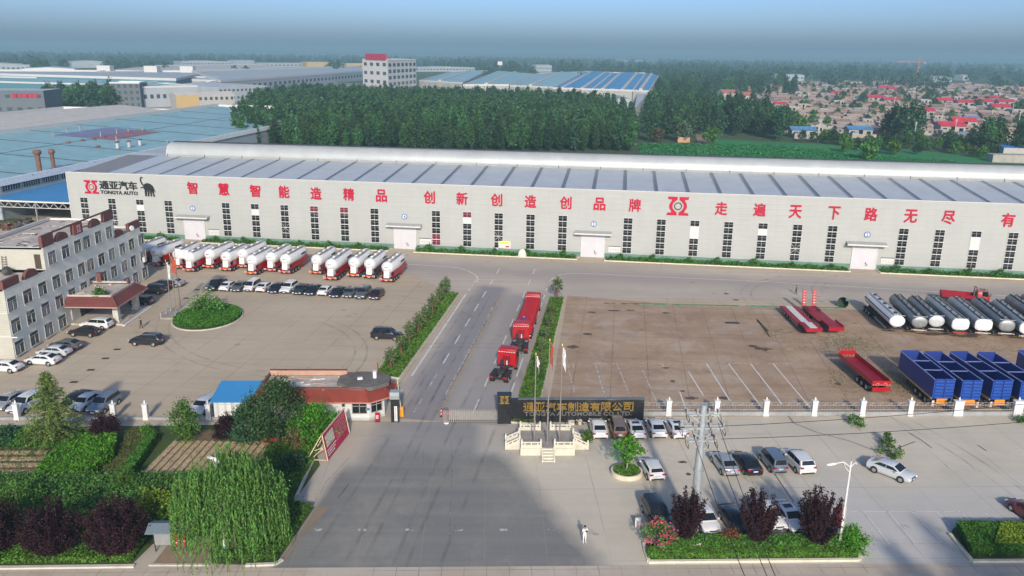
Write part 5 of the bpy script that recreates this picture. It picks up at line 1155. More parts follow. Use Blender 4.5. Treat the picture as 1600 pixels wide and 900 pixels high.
row = [('pickup', 'black', 339, 450.5, 'black pickup at the flagpole end of the car row', ra), ('sedan', 'white', 358, 451.5, 'white saloon next to the black pickup in the car row', ra - 180), ('sedan', 'grey', 376, 452.5, 'dark grey saloon between white saloon and white van', ra),
       ('van', 'white', 395, 452.5, 'white minivan with dark windscreen in the car row', ra), ('sedan', 'white', 414.5, 453, 'white saloon beside the white minivan in the car row', ra - 180), ('sedan', 'black', 433, 455, 'black saloon between white saloon and white estate in the row', ra),
       ('suv', 'white', 452, 455, 'white sport utility car in the long car row', ra), ('sedan', 'darkgreen', 471, 457, 'dark green saloon beside the white sport utility car', ra), ('sedan', 'black', 489.5, 458, 'black saloon between dark green and white saloons', ra), ('sedan', 'white', 509.5, 458.5, 'white saloon surrounded by black cars in the row', ra - 180),
       ('sedan', 'black', 528, 461.5, 'black saloon right of the lone white saloon', ra), ('sedan', 'grey', 548.5, 462, 'charcoal saloon fourth from the road end of the row' if 0 else 'charcoal saloon between two black saloons', ra), ('suv', 'grey', 568, 463.5, 'grey sport utility car near the road end of the row', ra), ('hatch', 'maroon', 589, 465, 'dark maroon hatchback at the road end of the row', ra)]
for k_, p_, px, py, lb, dg in row: car(k_, p_, px, py, dg, lb, GR)
GO = 'cars parked in front of the office block'
car('sedan', 'white', 9, 579, 172, 'white saloon half out of view at the office corner', GO)
car('sedan', 'white', 68, 568, 173, 'white saloon nearest the conifer by the office wall', GO, sunroof=True)
car('sedan', 'pearl', 86, 555, 173, 'pearl white saloon second from the office corner', GO)
car('sedan', 'grey', 104, 545, 173, 'grey saloon in the shade of the office wall', GO)
car('sedan', 'black', 133, 524, 174, 'black saloon beside the porch of the office', GO)
car('suv', 'white', 152, 512.5, 174, 'white sport utility car against the porch platform', GO, rails=True)
car('suv', 'black', 240, 458, 172, 'black sport utility car beyond the porch, nearest the flagpoles', GO)
car('sedan', 'silver', 268, 447, 172, 'silver saloon at the far end of the office wall', GO)
car('sedan', 'black', 252, 450, 172, 'black saloon between black sport utility car and silver saloon', GO)
car('hatch', 'darkgreen', 221, 475, 172, 'dark hatchback behind the porch column', GO)
car('suv', 'black', 230, 538, 176, 'black estate with chrome roof rails driving across the yard', None, rails=True)
car('suv', 'black', 605, 529, -6, 'black sport utility car nosing into the tree strip', None)
GF = 'cars parked along the garden fence'
car('sedan', 'silver', 15, 633, 262, 'silver saloon farthest along the garden fence', GF)
car('suv', 'pearl', 42, 638, 262, 'white sport utility car left of the conifer by the garden fence', GF)
car('sedan', 'black', 119, 632, 262, 'dark saloon hidden behind the conifer', GF)
car('sedan', 'pearl', 135, 635, 262, 'pale saloon right of the conifer by the garden fence', GF)
car('suv', 'bluegrey', 164, 638, 262, 'blue grey sport utility car by the garden fence', GF)
car('sedan', 'pearl', 319, 640, 264, 'pale saloon between the round bush and the blue shed', GF)
GS = 'cars parked before the black sign wall'
car('sedan', 'white', 934, 675.5, 92, 'white saloon parked nearest the flag platform, rear to the road', GS)
car('van', 'brown', 964.5, 676, 91, 'small brown van between two white saloons', GS)
car('sedan', 'white', 991, 676, 94, 'white saloon with sunroof beside the brown van', GS, sunroof=True)
car('sedan', 'white', 1024, 674.5, 93, 'white saloon without sunroof at the sign wall end', GS)
car('sedan', 'white', 1055, 675.5, 96, 'white saloon with sunroof, rightmost in front of the fence', GS, sunroof=True)
car('hatch', 'white', 1017, 739, 99, 'white hatchback beside the round tree planter', None)
GM = 'cars in the middle row of the car park'
car('sedan', 'silver', 1131, 731, 97, 'silver saloon beside the power pole in the middle row', GM)
car('sedan', 'black', 1166, 730.5, 97, 'black saloon in the middle row of the car park', GM)
car('van', 'bluegrey', 1206, 728, 96, 'blue grey minivan in the middle row of the car park', GM)
car('suv', 'white', 1245.5, 728, 98, 'white sport utility car at the lamp end of the middle row', GM)
car('sedan', 'pearl', 1391, 742, -48, 'pearl white saloon standing alone on the forecourt', None)
GB = 'cars nosed up to the shrub bed'
car('suv', 'black', 1025, 812, 278, 'black sport utility car behind the pink flowering bush', GB)
car('sedan', 'white', 1100, 818, 278, 'white saloon peeping out beside the power pole shrub', GB)
car('sedan', 'black', 1148, 822, 279, 'black saloon half hidden behind a purple shrub', GB)
car('sedan', 'white', 1200, 812, 279, 'white saloon almost hidden behind the middle purple shrub', GB)
car('sedan', 'white', 1231, 815, 281, 'white saloon with dark sunroof between two purple shrubs', GB, sunroof=True)
car('sedan', 'red', 1608, 809, 100, 'dark red car cut off by the edge of the view', None)

# ---------------------------------------------------------------- lorries and trailers
M_TRED = mat('lorry_red', (.38, .004, .010), .4, var=.1, spec=.5, coat=.3); M_TRED2 = mat('trailer_red', (.26, .006, .022), .5, var=.15, scale=.7); M_CHASS = mat('chassis_black', (.025, .025, .027), .6)
M_TANKW = mat('tank_white', (.70, .70, .69), .3, var=.05, spec=.5, coat=.3); M_ALU = mat('aluminium_tank', (.66, .67, .68), .3, .35, var=.08, scale=.6); M_TGREY = mat('grey_tank', (.18, .205, .215), .42, .3, var=.2, scale=.6)
M_TGREY2 = mat('pale_grey_tank', (.28, .315, .335), .42, .3, var=.18, scale=.6)
M_TSTEEL = mat('steel_dish_end', (.30, .31, .31), .45, .5, var=.25, scale=1.2)
def wheel_set(t, xs, hw_, r=.5, name='wheel', rim=True, dual=True):
    for x in xs:
        for sy in (-1, 1):
            q = MB(); q.cyl((x, sy * (hw_ - (.55 if dual else .28)), r), (x, sy * hw_, r), r, M_TYRE, n=16); wo = q.build(name, t)
            if rim: q = MB(); q.cyl((x, sy * (hw_ + .0), r), (x, sy * (hw_ + .03), r), r * .55, M_RIM, r1=r * .4, n=12); q.build('rim', wo)
def ell(n, a, bz, cz, x, p=2.0):
    out = []
    for i in range(n):
        t = 2 * math.pi * i / n; c, s = math.cos(t), math.sin(t)
        out.append((x, a * math.copysign(abs(c) ** (2 / p), c), cz + bz * math.copysign(abs(s) ** (2 / p), s)))
    return out
# all vehicles: x forwards, rear face at x = 0
def fuel_tanker(label, loc, rz, L, body, endm, group, a=1.22, bz=.95, cz=2.3, p=2.3, rails='dark', light=None, bumper=M_TRIM, wheels_at='front'):
    t = thing('tank_trailer', label, 'tank trailer', loc, rz, group)
    q = MB(); rs = [ell(24, a * k, bz * k, cz, x, p) for x, k in ((-.12, .9), (0, .985), (.08, 1), (L - .08, 1), (L, .985), (L + .12, .9))]
    q.loft(rs[1:-1], body, cap=False)
    for i in range(5): q.loft([ell(24, a * 1.006, bz * 1.008, cz, L * (i + 1) / 6 + dx, p) for dx in (-.06, .06)], body, cap=False)
    q.build('tank', t)
    q = MB(); q.loft([ell(24, a * k, bz * k, cz, x, p) for x, k in ((-.0, .985), (-.09, .93), (-.16, .7), (-.19, .3))], endm); q.build('end_cap', t)
    q = MB(); q.loft([ell(24, a * k, bz * k, cz, L + x, p) for x, k in ((.0, .985), (.09, .93), (.16, .7), (.19, .3))], endm); q.build('end_cap', t)
    q = MB()
    for sy in (-.48, .48): q.bar((0, sy, cz + bz + .03), (L, sy, cz + bz + .03), .06, .14, M_CHASS if rails == 'dark' else body)
    if rails == 'white':
        for sy in (-.48, .48): q.bar((.1, sy * 1.0, cz + bz + .12), (L - .1, sy, cz + bz + .12), .08, .08, M_TRIM)
        q.bar((0, -a * 1.0, cz + .3), (L, -a * 1.0, cz + .3), .05, .16, M_CHASS); q.bar((0, a * 1.0, cz + .3), (L, a * 1.0, cz + .3), .05, .16, M_CHASS)
    q.bar((.05, -1.1, cz + bz - .02), (.05, 1.1, cz + bz - .02), .05, .05, M_TRIM)
    q.build('walkway_rail', t)
    for k in range(5):
        q = MB(); x = L * (.1 + .2 * k); q.cyl((x, 0, cz + bz - .05), (x, 0, cz + bz + .16), .27, M_CHASS if rails == 'white' else M_TGREY, n=12); q.box((x + .1, .1, cz + bz + .18), (.3, .12, .06), M_DARKM); q.build('manhole', t)
    q = MB()
    for sy in (-.5, .5): q.bar((.2, sy, 1.15), (L - .6, sy, 1.15), .14, .3, M_CHASS)
    for sy in (-1, 1): q.bar((1.4, sy * 1.15, .75), (L * .55, sy * 1.15, .75), .06, .3, M_GREY); q.bar((.8, sy * .95, 1.15), (L - 1, sy * .95, 1.15), .5, .07, M_CHASS)
    q.box((L * .62, -.9, .65), (.25, .25, 1.0), M_CHASS); q.box((L * .62, .9, .65), (.25, .25, 1.0), M_CHASS); q.build('chassis', t)
    wheel_set(t, (L * .76, L * .87, L * .97) if wheels_at == 'front' else (1.6, 2.9, 4.2), 1.22)
    q = MB(); q.box((-.2, 0, 1.08), (.1, 2.2, .12), bumper); q.box((-.1, 0, 1.2), (.1, 2.0, .1), M_CHASS); q.build('bumper', t)
    for sy in (-1, 1): q = MB(); q.box((-.26, sy * .9, 1.08), (.04, .2, .08), M_TAIL); q.build('tail_light', t)
    return t
def heading(nearpx, farpx, z):
    a, b = g(*nearpx, z), g(*farpx, z); return a, math.atan2(b.y - a.y, b.x - a.x), (b - a).length
GT = 'fuel tank trailers parked in the brown yard'
TK = [((1402, 502), (1360, 464), M_ALU, M_TANKW, 'white', M_CHASS, 'bright aluminium tank trailer with white end, nearest the red low loaders', 2.0),
      ((1437, 503.5), (1396, 463), M_TGREY, M_TSTEEL, 'dark', M_TRIM, 'dark grey tank trailer with dull steel end beside the aluminium one', 2.0),
      ((1463.5, 502), (1428, 470), M_TGREY, M_ALU, 'dark', M_TRIM, 'shorter dark tank trailer with round pale end and roof pipework', 2.0),
      ((1501, 507), (1455, 469), M_TGREY2, M_TANKW, 'dark', M_TRED, 'grey tank trailer with white end and red bumper', 3.2),
      ((1537, 508), (1492, 471), M_TGREY2, M_TANKW, 'dark', M_TRIM, 'grey tank trailer with white squarish end and pale bumper', 3.2),
      ((1573.5, 509), (1524, 469), M_TGREY, M_TSTEEL, 'dark', M_TRIM, 'dark tank trailer with weathered steel end behind the red lorry', 2.3),
      ((1606, 513), (1556, 473), M_TGREY2, M_TANKW, 'dark', M_TRIM, 'pale grey tank trailer with white end at the right of the row', 2.6),
      ((1634, 504), (1581, 468), M_TGREY, M_TSTEEL, 'dark', M_TRIM, 'dark tank trailer running out of view at the right', 2.2),
      ((1655, 498), (1606, 465), M_TGREY, M_TSTEEL, 'dark', M_TRIM, 'last tank trailer barely showing at the right edge', 2.2)]
for n_, f_, bm_, em_, rl_, bp_, lb, pp in TK:
    a, h, L = heading(n_, f_, 2.3); a.z = 0
    fuel_tanker(lb, a, h, min(L, 12.5), bm_, em_, GT, p=pp, rails=rl_, bumper=bp_, a=1.2 if pp < 3 else 1.3)
# bulk cement trailers: tank that droops in the middle, red skirts
def cement_trailer(label, loc, rz, group, L=9.2, skirt=M_TRED):
    t = thing('cement_trailer', label, 'tank trailer', loc, rz, group)
    q = MB(); st = ((0, .5, 3.05), (.35, .95, 2.95), (.9, 1.2, 2.85), (L * .45, 1.25, 2.6), (L * .62, 1.25, 2.6), (L - .9, 1.2, 2.85), (L - .35, .95, 2.95), (L, .5, 3.05))
    q.loft([ell(22, r, r, cz, x) for x, r, cz in st], M_TANKW); q.build('tank', t)
    q = MB()
    for sy in (-.35, .35): q.bar((.9, sy, 4.0), (L - .9, sy, 4.0), .05, .12, M_GREY)
    q.bar((.8, -.62, 3.93), (L - .8, -.62, 3.93), .1, .05, M_CHASS); q.bar((.8, .62, 3.93), (L - .8, .62, 3.93), .1, .05, M_CHASS); q.build('walkway_rail', t)
    for k in range(3): q = MB(); x = L * (.25 + .25 * k); q.cyl((x, 0, 3.85), (x, 0, 4.12), .3, M_TANKW, n=12); q.build('manhole', t)
    for sy in (-1, 1):
        q = MB(); q.box((L * .68, sy * 1.255, 3.0), (2.0, .03, .3), M_CHASS) ; q.build('tank_lettering', t)
        q = MB(); q.add([(1.2, sy * 1.2, 1.05), (L - .3, sy * 1.2, 1.35), (L - .8, sy * 1.14, 2.35), (3.4, sy * 1.14, 2.2), (1.2, sy * 1.16, 2.1)], [(0, 1, 2, 3, 4)] if sy < 0 else [(4, 3, 2, 1, 0)], skirt); q.build('skirt', t)
    q = MB(); q.box((.05, 0, 3.05), (.1, .55, .12), M_PAPER); q.box((-.03, 0, 3.15), (.04, .7, .1), M_GREY); q.build('end_lettering', t)
    q = MB(); q.add([(0.1, -.55, 1.0), (.1, .55, 1.0), (.25, .5, 2.6), (.25, -.5, 2.6), (1.2, -.6, 1.0), (1.2, .6, 1.0), (1.0, .6, 2.6), (1.0, -.6, 2.6)], [(0, 3, 2, 1), (0, 4, 7, 3), (1, 2, 6, 5), (3, 7, 6, 2)], M_TANKW); q.build('rear_support', t)
    q = MB()
    for sy in (-.5, .5): q.bar((.2, sy, 1.05), (L - .2, sy, 1.05), .14, .3, skirt)
    for sy in (-1, 1): q.box((3.0, sy * .95, 1.12), (5.0, .55, .08), skirt); q.bar((5.2, sy * 1.15, .85), (L - 2, sy * 1.15, .85), .05, .35, skirt)
    q.build('chassis', t)
    wheel_set(t, (1.3, 2.6, 3.9), 1.22, .48)
    q = MB(); q.box((-.1, 0, .72), (.14, 2.45, .34), skirt); q.box((-.19, 0, .78), (.04, 1.1, .16), mat('orange_reflector', (.8, .2, .02), .4)); q.box((-.19, 0, .6), (.03, .5, .1), M_PAPER); q.build('bumper', t)
    for sy in (-1, 1): q = MB(); q.box((-.2, sy * .98, .8), (.06, .42, .3), M_PAPER); q.box((-.24, sy * .98, .8), (.02, .28, .16), M_TAIL); q.build('tail_light', t)
    for sy in (-1, 1): q = MB(); q.bar((6.5, sy * .9, 1.0), (6.5, sy * .9, .05), .14, .14, skirt); q.box((6.5, sy * .9, .05), (.4, .3, .08), skirt); q.build('landing_leg', t)
    return t
GC = 'bulk cement trailers parked along the warehouse'
CT = [((212, 392), (248, 381)), ((239.6, 396), (276, 385)), ((274.7, 400), (302, 386)), ((293, 404.4), (330, 386)), ((324, 399.6), (356, 388)), ((350.5, 403.7), (378, 389)), ((376, 399), (403, 388.6)), ((390.4, 409), (427, 390)), ((420.7, 404.4), (447.5, 390)),
      ((443.4, 407.5), (469.6, 394)), ((492, 408.6), (515, 396)), ((515, 417.5), (542.6, 397)), ((551, 412.7), (571.5, 398)), ((575.7, 414.8), (596, 399)), ((603, 420), (629, 402))]
CL = ['white cement trailer mostly hidden behind the office corner', 'white cement trailer with red skirt right at the office corner', 'white cement trailer behind the red flag', 'white cement trailer standing forward, fourth from the office', 'white cement trailer set back, fifth from the office', 'white cement trailer sixth from the office corner',
      'white cement trailer set back, seventh from the office', 'white cement trailer pulled forward near the middle of the long row', 'white cement trailer second from the gap in the row, left side', 'white cement trailer right at the left edge of the gap',
      'white cement trailer with red skirt just right of the gap', 'longest white cement trailer, pulled forward right of the gap', 'white cement trailer between the longest one and the dark skirted one', 'white cement trailer with dark purple grey skirt', 'white cement trailer at the road end of the row']
M_DSK = mat('dark_skirt', (.10, .035, .06), .5)
ct0 = None
for i, (n_, f_) in enumerate(CT):
    a, h, L = heading(n_, f_, 2.85); a.z = 0; h = R(82) * .55 + h * .45
    if i == 13: cement_trailer(CL[i], a, h, GC, skirt=M_DSK)
    elif ct0 is None: ct0 = cement_trailer(CL[i], a, h, GC)
    else:
        c = dup(ct0, a, h, CL[i], GC)
        if i in (11,): c.scale = (1.2, 1.06, 1.06)
# blue high-sided trailers
M_TBLUE = mat('trailer_blue', (.012, .035, .20), .45, var=.12, spec=.5); M_TBLUE2 = mat('trailer_blue_tailgate', (.016, .075, .34), .45, var=.15); M_TORG = mat('chassis_orange', (.72, .30, .02), .5, var=.15)
def blue_trailer(label, loc, rz, group, L=10.6, W=2.5, H=2.55):
    t = thing('tipper_trailer', label, 'trailer', loc, rz, group); z0 = 1.35; hw_ = W / 2
    for sy in (-1, 1):
        q = MB(); q.box((L / 2, sy * (hw_ - .04), z0 + H / 2), (L, .08, H), M_TBLUE); q.bar((0, sy * hw_, z0 + H), (L, sy * hw_, z0 + H), .14, .1, mat('pale_blue_edge', (.16, .2, .42), .5)); q.bar((0, sy * hw_, z0 + .05), (L, sy * hw_, z0 + .05), .14, .12, mat('pale_yellow_edge', (.45, .38, .2), .5)); q.build('side_wall', t)
    q = MB(); q.box((L - .04, 0, z0 + H / 2 + .1), (.08, W - .16, H + .2), M_TBLUE); q.build('front_wall', t)
    q = MB(); q.box((.03, 0, z0 + H / 2), (.08, W - .02, H), M_TBLUE2)
    for k in range(6):
        for sy in (-.6, .6): q.box((-.09, sy, z0 + .25 + k * .42), (.2, 1.0, .2), M_TBLUE2); q.box((-.02, sy, z0 + .46 + k * .42), (.05, 1.0, .14), M_TBLUE)
        q.box((-.05, 0, z0 + .25 + k * .42), (.1, .1, .3), M_TBLUE)
    for sy in (-1, 1): q.box((-.04, sy * (hw_ - .06), z0 + H / 2), (.12, .1, H), M_TBLUE2)
    q.build('tailgate', t)
    q = MB(); q.box((L / 2, 0, z0 + .03), (L - .1, W - .16, .08), M_TBLUE); q.build('floor', t)
    for k in (1, 2): q = MB(); q.bar((L * k / 3, -hw_, z0 + H - .05), (L * k / 3, hw_, z0 + H - .05), .1, .12, mat('tie_bar', (.12, .14, .3), .5)); q.build('cross_bar', t)
    q = MB()
    for sy in (-.5, .5): q.bar((0, sy, 1.1), (L, sy, 1.1), .16, .36, M_CHASS)
    q.bar((0, -hw_, 1.25), (L, -hw_, 1.25), .06, .12, M_TORG); q.bar((0, hw_, 1.25), (L, hw_, 1.25), .06, .12, M_TORG)
    q.box((L * .55, -1.0, .7), (1.5, .3, .5), M_GREY); q.build('chassis', t)
    q = MB(); q.box((-.12, 0, .75), (.16, 2.3, .2), M_TORG); q.box((-.06, 0, 1.1), (.14, 1.3, .5), M_TORG); q.box((-.15, 0, 1.0), (.05, .9, .22), mat('orange_reflector', (.8, .2, .02), .4))
    for sy in (-1, 1): q.box((-.1, sy * 1.05, .72), (.1, .28, .75), M_TRIM)
    q.build('bumper', t)
    for sy in (-1, 1): q = MB(); q.box((-.22, sy * .85, .75), (.04, .35, .13), M_TAIL); q.build('tail_light', t)
    wheel_set(t, (1.6, 2.95, 4.3), 1.22)
    for sy in (-1, 1): q = MB(); q.bar((L * .75, sy * .9, 1.0), (L * .75, sy * .9, .05), .14, .14, M_CHASS); q.build('landing_leg', t)
    return t
GBT = 'blue high sided trailers by the fence'
bl0 = None
for i, (n_, f_, lb) in enumerate([((1460.5, 592.5), (1407.5, 549), 'blue tipper trailer nearest the red dropside trailer'), ((1504, 594.5), (1441.5, 549), 'blue tipper trailer second from the red dropside trailer'), ((1552, 594.5), (1483, 550), 'blue tipper trailer third along, with deep tailgate ribs'), ((1596, 596), (1522, 549), 'blue tipper trailer cut by the right edge of the view'), ((1660, 592), (1588, 547), 'blue tipper trailer of which only the front corner shows')]):
    # near pixel: left top corner of the tailgate; far pixel: left top corner at the front
    a, h, L = heading(n_, f_, 3.9); d = Vector((math.cos(h), math.sin(h), 0)); a = a + Vector((d.y, -d.x, 0)) * 1.25; a.z = 0
    if bl0 is None: bl0 = blue_trailer(lb, a, h, GBT, L=min(max(L, 9.5), 11.5)); 
    else: dup(bl0, a, h, lb, GBT)
# red dropside trailer
a, h, L = heading((1378, 596), (1340, 565), 1.9); a.z = 0
t = thing('dropside_trailer', 'red dropside trailer with ribbed headboard standing alone in the weeds', 'trailer', a, h); L = 10.2
for sy in (-1, 1): q = MB(); q.box((L / 2, sy * 1.2, 1.65), (L, .06, .6), M_TRED); q.bar((0, sy * 1.22, 1.95), (L, sy * 1.22, 1.95), .1, .06, M_TRED2); q.build('side_wall', t)
q = MB(); q.box((0, 0, 1.65), (.06, 2.42, .62), M_TRED)
for sy in (-.5, .5): q.box((-.05, sy, 1.65), (.04, .4, .1), mat('orange_reflector', (.8, .2, .02), .4))
for k in range(7): q.box((-.05, -1.05 + k * .35, 1.42), (.03, .2, .05), M_PAPER)
q.build('tailgate', t)
q = MB(); q.box((L / 2, 0, 1.33), (L - .06, 2.36, .06), M_TRED2); q.build('floor', t)
q = MB()
for k in range(6): q.bar((L, -1.15 + k * .46, 1.35), (L, -1.15 + k * .46, 2.7), .07, .07, M_TRED)
q.bar((L, -1.15, 2.7), (L, 1.15, 2.7), .07, .07, M_TRED); q.bar((L, -1.15, 2.0), (L, 1.15, 2.0), .07, .6, M_TRED); q.build('headboard', t)
q = MB(); q.box((-.08, 0, .85), (.14, 2.3, .5), M_TRED); q.box((-.16, .0, .8), (.03, .9, .15), M_TAIL); q.build('bumper', t)
q = MB()
for sy in (-.5, .5): q.bar((0, sy, 1.1), (L, sy, 1.1), .14, .36, M_TRED2)
q.build('chassis', t); wheel_set(t, (1.5, 2.8, 4.1), 1.22)
# low loaders
def low_loader(label, loc, rz, L, white, ramps):
    t = thing('low_loader', label, 'trailer', loc, rz, 'red low loader trailers'); q = MB()
    if white:
        q.box((L * .62, 0, .98), (L * .76, 2.9, .22), M_TRED2); q.box((L * .12, 0, 1.3), (L * .24, 2.7, .3), M_TRED2); q.bar((L * .23, 0, .98), (L * .25, 0, 1.3), 2.7, .2, M_TRED2); q.build('deck', t)
        q = MB(); q.box((L * .63, 0, 1.105), (L * .72, 1.15, .03), M_TRIM); q.box((L * .12, 0, 1.465), (L * .22, 1.15, .03), M_TRIM); q.build('white_plating', t)
    else:
        q.box((L * .58, 0, .95), (L * .52, 2.5, .24), M_TRED2); q.box((L * .92, 0, 1.1), (L * .16, 2.5, .2), M_TRED2); q.box((L * .14, 0, 1.35), (L * .28, 2.4, .28), M_TRED2)
        q.add([(L * .28, -1.2, 1.49), (L * .28, 1.2, 1.49), (L * .34, 1.2, 1.08), (L * .34, -1.2, 1.08)], [(0, 3, 2, 1)], M_TRED2)
        for sy in (-1, 1): q.bar((0, sy * 1.1, 1.6), (L * .28, sy * 1.1, 1.6), .12, .22, M_TRED)
        q.build('deck', t)
        q = MB()
        for k in range(4):
            for sy in (-1, 1): q.box((L * (.8 + .055 * k), sy * .85, 1.22), (.45, .5, .05), M_CHASS)
        q.build('wheel_slot', t)
    q = MB(); q.box((-.05, 0, 1.1), (.14, 2.4, .4), M_TRED)
    for k in range(4): q.box((-.14, -.9 + k * .6, 1.1), (.03, .3, .12), M_TAIL)
    q.build('bumper', t)
    q = MB()
    for sy in (-.5, .5): q.bar((.3, sy, .78), (L - .2, sy, .78), .2, .3, M_CHASS)
    for sy in (-1, 1): q.bar((L * .3, sy * 1.3, .6), (L * .55, sy * 1.3, .6), .05, .25, M_GREY)
    q.build('chassis', t)
    wheel_set(t, (L * .72, L * .8, L * .88, L * .95) if not white else (L * .62, L * .72, L * .82), 1.2, .42)
    if ramps:
        for sy in (-1, 1):
            q = MB(); y = sy * .85
            q.add([(L - .1, y - .35, 1.1), (L - .1, y + .35, 1.1), (L + .55, y + .3, 3.9), (L + .55, y - .3, 3.9), (L + .05, y - .35, 1.05), (L + .05, y + .35, 1.05), (L + .7, y + .3, 3.86), (L + .7, y - .3, 3.86)], [(0, 1, 2, 3), (7, 6, 5, 4), (0, 4, 5, 1), (2, 6, 7, 3), (0, 3, 7, 4), (1, 5, 6, 2)], M_TRED)
            for k in range(5): q.box((L + .07 + k * .11, y, 1.7 + k * .45), (.06, .3, .28), M_PAPER)
            q.build('loading_ramp', t)
    return t
a, h, L = heading((1272, 515.5), (1229, 474.5), 1.2); a.z = 0; low_loader('red low loader with a white plated deck and no ramps', a, h, min(L, 12.8), True, False)
a, h, L = heading((1307, 514), (1262, 476), 1.2); a.z = 0; low_loader('red low loader with two raised loading ramps', a, h, min(L, 12.0), False, True)

def cab(t, x0, m, W=2.45, L=2.2, H=3.35, band=True):
    hw_ = W / 2
    q = MB(); rs = []
    for x, k, zt in ((x0, 1, H - .25), (x0 + .05, 1, H), (x0 + L * .5, 1, H + .12), (x0 + L * .82, .99, H - .1), (x0 + L * .95, .97, 2.2), (x0 + L, .95, 1.5)):
        rs.append([(x, -hw_ * k, .75), (x, -hw_ * k, zt - .25), (x, -hw_ * k * .9, zt - .04), (x, 0, zt), (x, hw_ * k * .9, zt - .04), (x, hw_ * k, zt - .25), (x, hw_ * k, .75)])
    q.loft(rs, m, smooth=False); q.box((x0 + .0, 0, 1.55), (.06, W * .35, .4), M_CHASS); co = q.build('cab', t, sharp=30)
    q = MB(); q.quad((x0 + L * .86 + .03, -hw_ * .85, H - .6), (x0 + L + .02, -hw_ * .88, 1.75), (x0 + L + .02, hw_ * .88, 1.75), (x0 + L * .86 + .03, hw_ * .85, H - .6), M_CGLASS); q.build('windscreen', co)
    for sy in (-1, 1): q = MB(); q.quad((x0 + L * .35, sy * (hw_ + .015), 1.95), (x0 + L * .85, sy * (hw_ + .015), 1.85), (x0 + L * .8, sy * (hw_ + .015), 2.75), (x0 + L * .35, sy * (hw_ + .015), 2.75), M_CGLASS); q.build('side_window', co)
    for sy in (-1, 1): q = MB(); q.bar((x0 + L * .92, sy * (hw_ + .02), 2.5), (x0 + L * .98, sy * (hw_ + .25), 2.5), .04, .04, M_CHASS); q.box((x0 + L * .98, sy * (hw_ + .25), 2.3), (.1, .08, .6), M_CHASS); q.build('mirror', co)
    if band:
        q = MB()
        for k in range(7): q.box((x0 - .03, -hw_ * .85 + k * hw_ * .283, H - .42), (.05, .22, .08), M_PAPER)
        q.build('reflector_strip', co)
    q = MB(); q.box((x0 - .05, 0, 2.0), (.06, W * .42, .7), mat('cab_recess', (.18, .005, .01), .5)); q.build('rear_panel', co)
    return co
def tractor_unit(label, loc, rz, group):
    t = thing('tractor_unit', label, 'lorry', loc, rz, group); q = MB()
    for sy in (-.42, .42): q.bar((0, sy, .95), (6.6, sy, .95), .12, .3, M_CHASS)
    q.box((3.6, 0, 1.0), (.4, 2.2, .5), M_CHASS); q.box((3.2, -.9, .8), (1.1, .5, .6), M_GREY); q.box((3.2, .9, .8), (1.1, .5, .6), M_GREY); q.bar((.05, -1.1, .85), (.05, 1.1, .85), .1, .25, M_CHASS)
    for sy in (-1, 1):
        for x in (.8, 2.1): q.box((x, sy * .95, 1.08), (1.15, .62, .06), M_CHASS)
    q.box((3.9, .55, 1.5), (.3, .35, .8), M_CHASS); q.build('chassis', t)
    q = MB(); q.cyl((1.5, 0, 1.12), (1.5, 0, 1.3), .55, M_DARKM, n=16); q.box((.9, 0, 1.14), (.7, .3, .14), M_DARKM); q.build('fifth_wheel', t)
    q = MB(); q.cyl((4.1, -.1, 1.1), (4.1, -.1, 1.75), .1, M_PAPER, n=10); q.tube([Vector((4.1, .3, 1.9)), Vector((3.9, .2, 1.3)), Vector((3.4, .1, 1.2))], .05, M_TRED); q.build('air_tank', t)
    for sy in (-1, 1): q = MB(); q.box((-.03, sy * .95, .92), (.08, .5, .22), M_TAIL); q.build('tail_light', t)
    cab(t, 4.35, M_TRED); wheel_set(t, (.8, 2.1), 1.22, .5); wheel_set(t, (5.6,), 1.2, .5, dual=False)
    return t
GL_ = 'red lorries queuing on the entrance road'
def st_head(px, py): p = g(px, py); return p
tr = tractor_unit('red tractor unit with bare black chassis, last in the queue by the gate', g(778, 600), RANG - R(7), GL_)
dup(tr, g(811, 555), RANG + R(4), 'red tractor unit directly behind the long red lorry', GL_)
lo_ = thing('covered_lorry', 'long red lorry with a red tarpaulin load at the head of the queue', 'lorry', g(817, 533), RANG + R(.5), GL_); LL = 15.0
q = MB(); q.box((LL / 2 - .5, 0, 1.75), (LL - 1, 2.5, 1.1), M_TRED); 
for k in range(16):
    for sy in (-1, 1): q.box((.4 + k * .78, sy * 1.27, 1.75), (.08, .05, 1.1), M_TRED2)
q.build('body', lo_)
q = MB(); rs = []
for i in range(15):
    x = -.02 + (LL - 1) * i / 14; k = .06 * math.sin(i * 2.1)
    rs.append([(x, -1.27, 2.2 + k), (x, -1.25, 2.55 + k), (x, -.7, 2.72 + k * 1.5), (x, 0, 2.78 - k), (x, .7, 2.72 + k), (x, 1.25, 2.55), (x, 1.27, 2.2)])
q.loft(rs, mat('red_tarpaulin', (.50, .003, .006), .55, var=.12, scale=.8, bump=.4)); q.build('tarpaulin', lo_)
q = MB(); q.cyl((2.8, .2, 2.78), (2.8, .2, 2.83), .55, mat('blue_patch', (.12, .06, .22), .6), n=14); q.cyl((3.2, .25, 2.8), (3.2, .25, 2.87), .12, M_PAPER, n=10); q.build('load_marking', lo_)
q = MB()
for sy in (-.45, .45): q.bar((0, sy, 1.0), (LL, sy, 1.0), .14, .3, M_CHASS)
q.box((-.05, 0, .95), (.1, 2.4, .25), M_TRED); q.build('chassis', lo_)
for sy in (-1, 1): q = MB(); q.box((-.12, sy * .95, .95), (.05, .4, .16), M_PAPER); q.build('tail_light', lo_)
cab(lo_, LL - .7, M_TRED, H=3.2); wheel_set(lo_, (1.3, 2.6, 3.9, 8.2), 1.24, .5); wheel_set(lo_, (LL + .3,), 1.2, .5, dual=False)
